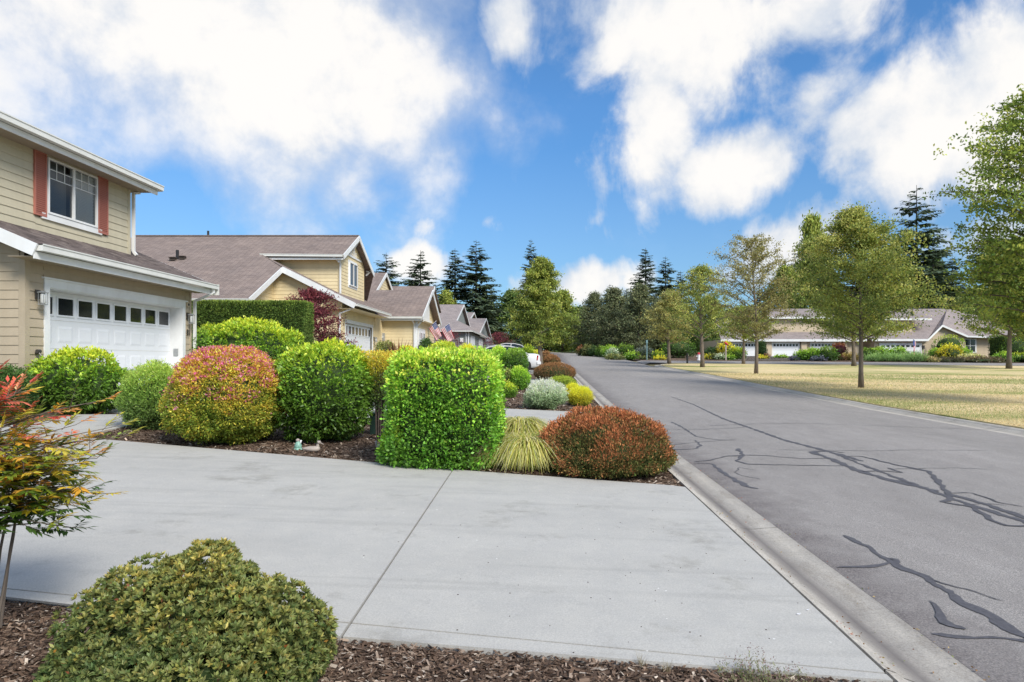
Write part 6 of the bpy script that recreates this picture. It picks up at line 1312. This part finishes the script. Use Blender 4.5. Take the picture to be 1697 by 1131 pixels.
# lavender like plant at the bottom edge, right
f0 = gp(1285, 1150); t = thing('catmint', 'small spiky grey green herb with pinkish seed heads at the bottom edge', 'plant', (f0[0], 3.22, -.03)); V = []; col = []
for i in range(340):
    x = R.uniform(-.20, .24); y = R.uniform(-.14, .10); h = (.20 if x < .02 else .15) * R.uniform(.55, 1.15) * (1 - abs(x) * 1.3); d = np.array([R.gauss(0, .12), R.gauss(0, .12), 1]); b0 = np.array([x, y, 0.]); n = int(h / .011)
    for k in range(n):
        q = k / n; p = b0 + d * h * q; a = R.uniform(0, 6.28); ax = np.array([math.cos(a), math.sin(a), .7]); ax /= np.linalg.norm(ax); b_ = np.array([-math.sin(a), math.cos(a), 0]); l = .018 if q < .75 else .010; V.append([p, p + ax * l * .5 + b_ * .003, p + ax * l, p + ax * l * .5 - b_ * .003]); col.append(np.array((.13, .18, .05) if q < .45 else (.24, .25, .11) if q < .78 else R.choice([(.30, .17, .15), (.20, .13, .12), (.36, .26, .2)])) * R.uniform(.7, 1.25))
link('sprigs', quads_mesh('sprigs', np.array(V), np.clip(np.array(col), 0, .9), M['leaf']), t, kind='stuff')
for (px, py, n) in ((1063, 1098, 9), (1105, 1108, 9)):
    x, y = gp(px, py); V = []
    for i in range(n * 3):
        a = R.uniform(0, 6.28); b0 = np.array([R.gauss(0, .012), R.gauss(0, .012), 0]); e = b0 + np.array([math.cos(a) * .03, math.sin(a) * .03, R.uniform(.03, .07)]); sN = np.array([-math.sin(a), math.cos(a), 0]) * .0012; V.append([b0 - sN, b0 + sN, e + sN * .3, e - sN * .3])
    tg = thing('grass_tuft', 'dry grass wisp %s on the mulch edge below the driveway' % ('left of its twin' if px == 1063 else 'right of its twin'), 'grass', (x, y, G(x, y) - .02)); link('blades', quads_mesh('blades', np.array(V), np.tile((.34, .28, .16), (len(V), 1)), M['leaf']), tg, kind='stuff')

# bark chips
def chips(name, label, poly, n, s0, s1, dz=-.022, pile=.012):
    P = [Vector(p) for p in poly]; xs = [p.x for p in P]; ys = [p.y for p in P]; pts = []
    while len(pts) < n:
        c = rng.uniform((min(xs), min(ys)), (max(xs), max(ys)), (n * 2, 2)); ins = np.zeros(len(c), bool)
        for i in range(len(P)):
            a, b = P[i - 1], P[i]; cond = ((a.y > c[:, 1]) != (b.y > c[:, 1])); xi = (b.x - a.x) * (c[:, 1] - a.y) / ((b.y - a.y) or 1e-9) + a.x; ins ^= cond & (c[:, 0] < xi)
        pts += list(c[ins])
    c = np.array(pts[:n]); z = Gv(c[:, 0], c[:, 1]) + dz + rng.uniform(0, pile, n); a = rng.uniform(0, 6.28, n); sl_ = rng.normal(0, .28, n); L_ = rng.uniform(s0, s1, n) ; W_ = L_ * rng.uniform(.16, .5, n)
    A = np.stack([np.cos(a), np.sin(a), sl_], 1); A = unit(A); B = unit(np.stack([-np.sin(a), np.cos(a), rng.normal(0, .3, n)], 1)); p = np.stack([c[:, 0], c[:, 1], z], 1)
    V = np.stack([p - A * L_[:, None] / 2 - B * W_[:, None] * .35, p - A * L_[:, None] / 2 + B * W_[:, None] * .4, p + A * L_[:, None] / 2 + B * W_[:, None] * .5, p + A * L_[:, None] / 2 - B * W_[:, None] * .3], 1)
    base = np.array([(.08, .052, .037), (.15, .097, .067), (.225, .155, .11), (.35, .265, .20), (.56, .47, .38), (.105, .07, .05)]); w_ = rng.choice(6, n, p=[.26, .28, .19, .12, .05, .10]); col = base[w_] * np.exp(rng.normal(0, .2, (n, 1)))
    tag(link(name, quads_mesh(name, V, col, M['dry']), kind='stuff'), label, 'mulch')
chips('mulch_chips', 'loose bark chips strewn over the mulch at the bottom edge', [(-4.2, 2.2), (kx, 2.2), (kx, nearR[1] + .01), (jn[0], jn[1] + .005), (-4.2, ext(n1_, n0, -4.2)[1])], 42000, .012, .05)
chips('mulch_chips', 'bark chips over the bed of clipped shrubs', [(1.50, f3[1] + .03), (kx, farR[1] + .1), (kx, D2a), (-4.2, 13.8), (-8.5, 13.0), (w3[0], w3[1]), (w4[0], w4[1]), (w5[0], w5[1]), (f2[0], f2[1]), (farj[0], farj[1])], 26000, .03, .08, -.02)
chips('mulch_chips', 'bark chips over the second bed with the silver shrub', [(kx, D2b), (kx, 28.1), (-4, 30), (-5, 18.6)], 14000, .05, .12, -.02)

# lawn blades near the street, tufts along the kerb
n = 70000; u = rng.random(n) ** 1.5; yy = 12 + u * 30; xx = 9.97 + (rng.random(n) ** 1.5) * (.62 * yy + 4); ok = (xx - 0) / yy < .74; xx, yy = xx[ok], yy[ok]; n = len(xx)
Pg = np.stack([xx, yy, Gv(xx, yy)], 1); sc_ = (.022 + .0012 * yy); Ag = unit(np.stack([rng.normal(0, .5, n), rng.normal(0, .5, n), np.ones(n)], 1)); st = np.sin(xx * .35 + 1.3 * np.sin(yy * .21)) + .9 * np.sin(yy * .55 + .3 * xx) + rng.normal(0, .7, n)
cg = np.where((st > .55)[:, None], np.array([[.34, .38, .13]]), np.array([[.80, .65, .37]])) * np.exp(rng.normal(0, .18, (n, 1)))
tag(link('lawn_blades', quads_mesh('lawn_blades', leaves(Pg, Ag, sc_ * rng.uniform(.6, 1.3, n), .004 + .0005 * yy, .1), cg, M['leaf']), kind='stuff'), 'short dry grass blades of the lawn across the street', 'grass')

# ------------------------------------------------------------------ small things
# duck decoy: one lofted body with neck, head and bill
def loft_rings(rings, n=12):
    m = MB()
    for (x, z, ry_, rz, cy) in rings:
        for k in range(n): a = 2 * math.pi * k / n; m.v.append((x, cy + math.cos(a) * ry_, z + math.sin(a) * rz))
    for i in range(len(rings) - 1):
        for k in range(n): m.f.append((i * n + k, i * n + (k + 1) % n, (i + 1) * n + (k + 1) % n, (i + 1) * n + k)); m.m.append(0)
    m.f.append(tuple(range(n))); m.f.append(tuple(range((len(rings) - 1) * n, len(rings) * n))); m.m += [0, 0]; return m
p = gp(519, 747); sc = p[1] / F; r = thing('duck_ornament', 'pale wooden duck decoy on the mulch under the globe shrub', 'garden ornament', (p[0], p[1], G(*p) - .02))
k_ = 38 * sc / .38
b = loft_rings([(-.19 * k_, .06 * k_, .006, .006, 0), (-.15 * k_, .055 * k_, .035 * k_, .02 * k_, 0), (-.08 * k_, .05 * k_, .065 * k_, .042 * k_, 0), (0, .048 * k_, .075 * k_, .05 * k_, 0), (.06 * k_, .05 * k_, .066 * k_, .048 * k_, 0), (.10 * k_, .052 * k_, .045 * k_, .036 * k_, 0), (.115 * k_, .055 * k_, .01, .01, 0)])
link('body', b.mesh('body', M['stone'], smooth=True), r)
hd = MB().tube([(.06 * k_, 0, .06 * k_), (.075 * k_, 0, .10 * k_), (.07 * k_, 0, .135 * k_), (.085 * k_, 0, .160 * k_), (.11 * k_, 0, .158 * k_), (.125 * k_, 0, .147 * k_)], [.040 * k_, .026 * k_, .026 * k_, .034 * k_, .030 * k_, .012 * k_], 10)
link('head', hd.mesh('head', M['stone'], smooth=True), r)
link('bill', loft_rings([(.12 * k_, .150 * k_, .016 * k_, .012 * k_, 0), (.15 * k_, .138 * k_, .015 * k_, .007 * k_, 0), (.175 * k_, .124 * k_, .013 * k_, .004 * k_, 0)], 8).mesh('bill', M['stone'], smooth=True), r)
p = gp(494, 743); sc = p[1] / F; u = 18 * sc; r = thing('mint_figurine', 'small mint green and white glazed figure left of the duck', 'garden ornament', (p[0], p[1], G(*p) - .02))
link('base', MB().tube([(0, 0, 0), (0, 0, u * .16)], [u * .42, u * .38], 10).mesh('base', M['mint']), r)
link('figure', MB().tube([(0, 0, u * .1), (0, 0, u * .35), (.0, 0, u * .6), (0, 0, u * .76)], [u * .30, u * .34, u * .24, u * .12], 10).mesh('figure', M['mint'], smooth=True), r)
link('head', MB().tube([(-.03 * u, 0, u * .70), (-.03 * u, 0, u * .78), (-.03 * u, 0, u * .92), (-.03 * u, 0, u * 1.0)], [u * .08, u * .17, u * .17, u * .06], 10).mesh('head', M['stone'], smooth=True), r)
link('raised_hand', MB().tube([(.15 * u, 0, u * .5), (.24 * u, 0, u * .7), (.27 * u, 0, u * .86)], [u * .10, u * .08, u * .09], 8).mesh('raised_hand', M['flag_white'], smooth=True), r)
p = gp(627, 750); sc = p[1] / F; u = 20 * sc; r = thing('hen_ornament', 'weathered wooden hen ornament by the dark stems', 'garden ornament', (p[0], p[1] + .05, G(*p) - .02))
link('body', loft_rings([(.42 * u, .95 * u, .03 * u, .08 * u, 0), (.32 * u, .72 * u, .10 * u, .20 * u, 0), (.05 * u, .52 * u, .19 * u, .25 * u, 0), (-.18 * u, .55 * u, .15 * u, .24 * u, 0), (-.30 * u, .70 * u, .06 * u, .12 * u, 0)], 10).mesh('body', M['stone'], smooth=True), r)
link('head', MB().tube([(-.18 * u, 0, .6 * u), (-.26 * u, 0, .85 * u), (-.26 * u, 0, 1.0 * u), (-.38 * u, 0, .98 * u)], [.14 * u, .09 * u, .10 * u, .02 * u], 8).mesh('head', M['stone'], smooth=True), r)
for s_ in (-.05, .07): link('leg', MB().tube([(s_ * u, 0, .35 * u), (s_ * u, 0, 0)], .02 * u, 5).mesh('leg', M['bark_dark']), r)

# flags of the third house
def flag(label, top, bot_dx, dz, yw, Yd, seed, pole_from, w=1.45, h=.92, sway=.12):
    """hangs from a slanting pole: the hoist runs along the pole"""
    r = thing('flag', label, 'flag', pole_from); o = Vector(pole_from); g = random.Random(seed)
    a = Vector(top); link('flagpole', MB().tube([(0, 0, 0), tuple((a - o) * 1.04)], .014, 6).tube([tuple((a - o) * 1.04), tuple((a - o) * 1.06)], .03, 6).mesh('flagpole', M['flag_white']), r)
    hoist = (o - a).normalized() * h; fly = Vector((bot_dx, .10, dz)).normalized() * w; NX, NY = 20, 13; nrm = hoist.cross(fly).normalized(); grid = []
    for i in range(NX + 1):
        for j in range(NY + 1):
            u_, v_ = i / NX, j / NY; p = (a - o) + hoist * v_ * (1 - .25 * u_) + fly * u_ + nrm * sway * (math.sin(v_ * 9 + seed + u_ * 2) * .6 + math.sin(v_ * 4 + u_ * 5 + seed)) * u_ ** .7
            grid.append(p)
    m = MB(); m.v = [tuple(p) for p in grid]
    for i in range(NX):
        for j in range(NY):
            m.f.append((i * (NY + 1) + j, (i + 1) * (NY + 1) + j, (i + 1) * (NY + 1) + j + 1, i * (NY + 1) + j + 1)); m.m.append(1 if (u_ := (i + .5) / NX) < .4 and j < 7 else (0 if j % 2 == 0 else 2))
    me = bpy.data.meshes.new('cloth'); me.from_pydata(m.v, [], m.f)
    for q in ('red', 'blue', 'flag_white'): me.materials.append(M[q])
    me.polygons.foreach_set('material_index', m.m); me.update(); link('cloth', me, r)
    s = MB()
    for i in range(1, 8):
        for j in range(0, 7):
            if (i + j) % 2: continue
            p = grid[i * (NY + 1) + j] * .5 + grid[min(NX, i + 1) * (NY + 1) + j + 1] * .5
            for sg in (1, -1):
                q = p + nrm * .006 * sg; hx_ = fly.normalized() * .022; hy_ = hoist.normalized() * .022; s.poly([q - hx_, q - hy_, q + hx_, q + hy_])
    link('stars', s.mesh('stars', M['flag_white']), r, kind='stuff'); return r
YF = 44.6
flag('left one of two striped flags hung from the cream house corner', onY(722, 533, YF), .42, -1.0, 0, 0, 3, tuple(onY(707, 546, YF + .15)), 1.02, .64, .035)
flag('right one of two striped flags hung from the cream house corner', onY(744, 537, YF), .36, -1.0, 0, 0, 5, tuple(onY(728, 548, YF + .15)), 1.02, .66, .03)
pa = onY(1514, 562, 83.2); flag('striped flag on the white garage door of the hipped house', pa, .02, -1.2, 0, 0, 8, tuple(onY(1521, 573, 84.8)), 2.1, 1.15, .14)

# cars
def car(name, label, Xrear, Yc, zg0, paint, L_=4.95, W_=1.86, H_=1.46, rot=180, group='cars parked in the driveways'):
    """built along +X (nose), origin under its tail, then turned"""
    r = thing(name, label, 'car', (Xrear, Yc, zg0), group, math.radians(rot)); hw = W_ / 2
    st = [(0.0, .60, .46, .86), (.06, .88, .34, .96), (.35, .95, .24, 1.02), (1.0, 1.0, .22, 1.03), (2.4, 1.0, .20, .99), (3.4, 1.0, .21, .96), (4.2, .97, .23, .86), (4.75, .88, .28, .74), (4.95, .66, .36, .62)]
    m = MB(); n = 12
    for (x, w, zb, zt) in st:
        x *= L_ / 4.95; w *= hw; zt *= H_ / 1.46
        prof = [(0, zb), (w * .86, zb), (w * .97, zb + .10), (w, zb + (zt - zb) * .45), (w * .97, zb + (zt - zb) * .80), (w * .88, zt - .02), (0, zt + .02)]; prof += [(-a_, b_) for a_, b_ in prof[-2:0:-1]]
        m.v += [(x, a_, b_) for a_, b_ in prof]
    for i in range(len(st) - 1):
        for k in range(n): m.f.append((i * n + k, i * n + (k + 1) % n, (i + 1) * n + (k + 1) % n, (i + 1) * n + k)); m.m.append(0)
    m.f.append(tuple(range(n))); m.f.append(tuple(range((len(st) - 1) * n, len(st) * n))); m.m += [0, 0]
    body = link('body', m.mesh('body', M[paint], smooth=True), r)
    gs = [(.75, .96, .98, 0), (1.35, .90, 1.33, 1), (1.9, .86, 1.44, 1), (2.7, .85, 1.46, 1), (3.1, .86, 1.38, 1), (3.85, .96, .98, 0)]
    g = MB(); rf_ = MB()
    for (x, w, zt, _) in gs: x *= L_ / 4.95; zt *= H_ / 1.46; wt_ = .68 * hw if zt > 1.1 else .86 * hw; g.v += [(x, w * hw * .93, .97 * H_ / 1.46), (x, wt_, zt), (x, -wt_, zt), (x, -w * hw * .93, .97 * H_ / 1.46)]
    for i in range(len(gs) - 1):
        for k in range(3): g.f.append((i * 4 + k, i * 4 + k + 1, (i + 1) * 4 + k + 1, (i + 1) * 4 + k)); g.m.append(0)
    link('windows', g.mesh('windows', M['dark_glass']), r)
    for (x, w, zt, _) in gs[1:5]: x *= L_ / 4.95; zt *= H_ / 1.46; rf_.v += [(x, .70 * hw, zt - .02), (x, .62 * hw, zt + .022), (x, -.62 * hw, zt + .022), (x, -.70 * hw, zt - .02)]
    for i in range(3):
        for k in range(3): rf_.f.append((i * 4 + k, i * 4 + k + 1, (i + 1) * 4 + k + 1, (i + 1) * 4 + k)); rf_.m.append(0)
    link('roof', rf_.mesh('roof', M[paint], smooth=True), r)
    pl_ = MB(); q = L_ / 4.95; hq = H_ / 1.46
    for sg in (1, -1):
        P_l = [(.72, .91, .97), (1.35, .71, 1.34), (1.9, .70, 1.445), (2.7, .70, 1.46), (3.1, .71, 1.39), (3.88, .91, .97)]
        for a_, b_ in zip(P_l[:-1], P_l[1:]): pl_.beam((a_[0] * q, a_[1] * hw * sg, a_[2] * hq), (b_[0] * q, b_[1] * hw * sg, b_[2] * hq), .07, .06)
        pl_.beam((2.25 * q, .90 * hw * sg, .97 * hq), (2.2 * q, .71 * hw * sg, 1.44 * hq), .06, .05); pl_.beam((.8 * q, .93 * hw * sg, .985 * hq), (3.85 * q, .93 * hw * sg, .965 * hq), .035, .03)
    link('window_pillars', pl_.mesh('window_pillars', M[paint]), r)
    for x in (.95 * q, 3.95 * q):
        for sg in (1, -1):
            y = sg * (hw - .12); w = link('wheel', MB().tube([(x, y - .11, .33), (x, y + .12 * 1, .33)], .33, 20).mesh('wheel', M['rubber']), r)
            rm = MB(); rm.tube([(x, y + sg * .115, .33), (x, y + sg * .128, .33)], .225, 16)
            o_ = link('rim', rm.mesh('rim', M['rim']), w)
            link('wheel_arch', MB().tube([(x, y - .10, .35), (x, y + sg * .095, .35)], .39, 20).mesh('wheel_arch', M['black']), r)
    for sg in (1, -1):
        link('tail_light', MB().hexa([(-.012, sg * hw * .60, .66), (.20, sg * hw * .955, .68), (.26, sg * hw * .90, .68), (.05, sg * hw * .55, .66), (.02, sg * hw * .60, .95), (.16, sg * hw * .935, .97), (.24, sg * hw * .86, .96), (.08, sg * hw * .55, .94)]).mesh('tail_light', M['red_lens']), r)
        link('door_mirror', MB().box(3.25 * q, 3.42 * q, sg * hw * .95 if sg > 0 else -hw * 1.13, hw * 1.13 if sg > 0 else -hw * .95, .98, 1.10).mesh('door_mirror', M[paint], bevel=.02), r)
    link('bumper', MB().hexa([(-.04, -hw * .80, .42), (.22, -hw * .985, .42), (.22, hw * .985, .42), (-.04, hw * .80, .42), (-.04, -hw * .80, .60), (.22, -hw * .985, .60), (.22, hw * .985, .60), (-.04, hw * .80, .60)]).mesh('bumper', M[paint], bevel=.03), r)
    link('number_plate', MB().box(-.006, .04, -.16, .16, .70, .82).mesh('number_plate', M['grey_metal']), r); return r
c1_ = car('parked_car', 'pearl white sedan parked nose in, red tail light toward the street', -.20, 41.9, G(-2, 42.4), 'car_silver', H_=1.55, rot=183)
c2_ = car('parked_car', 'silver car with only its roof showing behind the white sedan', -1.2, 55, G(-2, 55), 'car_grey', H_=1.62, rot=180)
c3_ = car('parked_car', 'farthest pale car, its roof line peeping right of the silver one', -.5, 58.4, G(-2, 58.4), 'car_silver', H_=1.75, rot=180)
shrub('round_shrub', 'bright lime shrub between the cars and the street tree', 'shrub', 864, 886, 572, 600, LIME, Y=49.5, ry=.8, L=.1, W=.05, cov=2, cap=6000)
shrub('round_shrub', 'yellow shrub just left of the street tree trunk', 'shrub', 884, 897, 580, 602, YELLOW, Y=49, ry=.5, L=.1, W=.05, cov=2, cap=4000)

# bollard, pole, hydrant, post with a red bird
x, y = gp(1139, 602.5); r = thing('bollard', 'black bollard at the edge of the lawn and side lane', 'bollard', (x, y, G(x, y))); hb_ = 17 / F * y
link('post', MB().tube([(0, 0, 0), (0, 0, hb_ * .82)], .09, 10).mesh('post', M['black']), r); link('cap', MB().tube([(0, 0, hb_ * .86), (0, 0, hb_)], .10, 10).tube([(0, 0, hb_ * .82), (0, 0, hb_ * .86)], .06, 8).mesh('cap', M['black']), r)
x, y = gp(1072, 599); y = 70.6; x = (1072 - CX) / F * y; tag(MB().tube([(x, y, G(x, y)), (x, y, EYE + 35 / F * y)], .055, 8).box(x - .09, x + .09, y - .04, y + .04, EYE + 31 / F * y, EYE + 36 / F * y).build('sign_post', M['pole_teal']), 'thin teal metal pole at the lane corner', 'pole')
y = 70.4; x = (1158 - CX) / F * y; z0 = G(x, y); r = thing('fire_hydrant', 'little white and red hydrant right of the bollard', 'hydrant', (x, y, z0))
link('barrel', MB().tube([(0, 0, 0), (0, 0, .1), (0, 0, .12), (0, 0, .55), (0, 0, .62)], [.20, .20, .14, .14, .17], 10).tube([(-.24, 0, .42), (.24, 0, .42)], .06, 8).mesh('barrel', M['flag_white']), r); link('bonnet', MB().tube([(0, 0, .62), (0, 0, .74), (0, 0, .84)], [.16, .12, .03], 10).mesh('bonnet', M['red']), r)
y = 71; x = (1203 - CX) / F * y; z0 = G(x, y); r = thing('bird_feeder_post', 'slim pale garden post topped by a red ornament', 'garden post', (x, y, z0)); hz_ = EYE + 28 / F * y - z0
link('post', MB().box(-.06, .06, -.06, .06, 0, hz_).mesh('post', M['stone']), r); link('ornament', loft_rings([(-.22, hz_ + .36, .03, .03, 0), (-.1, hz_ + .2, .1, .13, 0), (.06, hz_ + .13, .12, .14, 0), (.2, hz_ + .04, .08, .09, 0), (.28, hz_ + .0, .02, .02, 0)], 8).mesh('ornament', M['red'], smooth=True), r)
# two petals on the concrete and a few specks
for k, (px, py, l) in enumerate(((1324, 1019, 'larger'), (1339, 1012, 'smaller'))):
    x, y = gp(px, py); s_ = .014 if k == 0 else .010
    tag(MB().slab([(x - s_, y - s_ * .4, G(x, y) + .006), (x, y - s_ * .6, G(x, y) + .004), (x + s_, y + s_ * .1, G(x, y) + .010), (x + s_ * .2, y + s_ * .7, G(x, y) + .006), (x - s_ * .7, y + s_ * .5, G(x, y) + .005)], .002).build('petal', M['flag_white']), l + ' of the two white petals lying on the pale driveway', 'petal')
sp_ = MB()
for i in range(70):
    x, y = gp(R.uniform(600, 1400), R.uniform(830, 1100)); s_ = R.uniform(.002, .006)
    if x < kx - .05: sp_.box(x, x + s_ * 1.6, y, y + s_, G(x, y), G(x, y) + .003)
n = 620; yy = 1.5 + rng.random(n) ** 1.6 * 15; sd_ = rng.random(n); xx = np.where(sd_ < .45, 1.70 + np.abs(rng.normal(0, .03, n)), np.where(sd_ < .85, 2.20 + rng.normal(0, .035, n), 1.95 + rng.normal(0, .05, n))); keep = rng.random(n) < .35 + .65 * (np.sin(yy * 2.3) > .1); xx, yy = xx[keep], yy[keep]; n = len(xx)
zz_ = Gv(np.where(xx > 1.9, 2.2, xx), yy) + .012 - .02 * (np.abs(xx - 1.95) < .13); P_l = np.stack([xx, yy, zz_], 1); A_l = unit(np.stack([rng.normal(size=n), rng.normal(size=n), rng.uniform(-.1, .3, n)], 1))
cl_ = np.array([(.30, .17, .07), (.16, .09, .05), (.45, .33, .14), (.40, .12, .06), (.22, .25, .08)])[rng.integers(0, 5, n)]
tag(link('leaf_litter', quads_mesh('leaf_litter', leaves(P_l, A_l, rng.uniform(.008, .026, n), .009, .1), cl_, M['dry']), kind='stuff'), 'dry leaf bits and seeds gathered along the kerb edges', 'leaf litter')
o = sp_.build('grit', M['bark_dark'], kind='stuff'); tag(o, 'specks of grit on the pale driveway', 'grit')
bpy.context.view_layer.update()
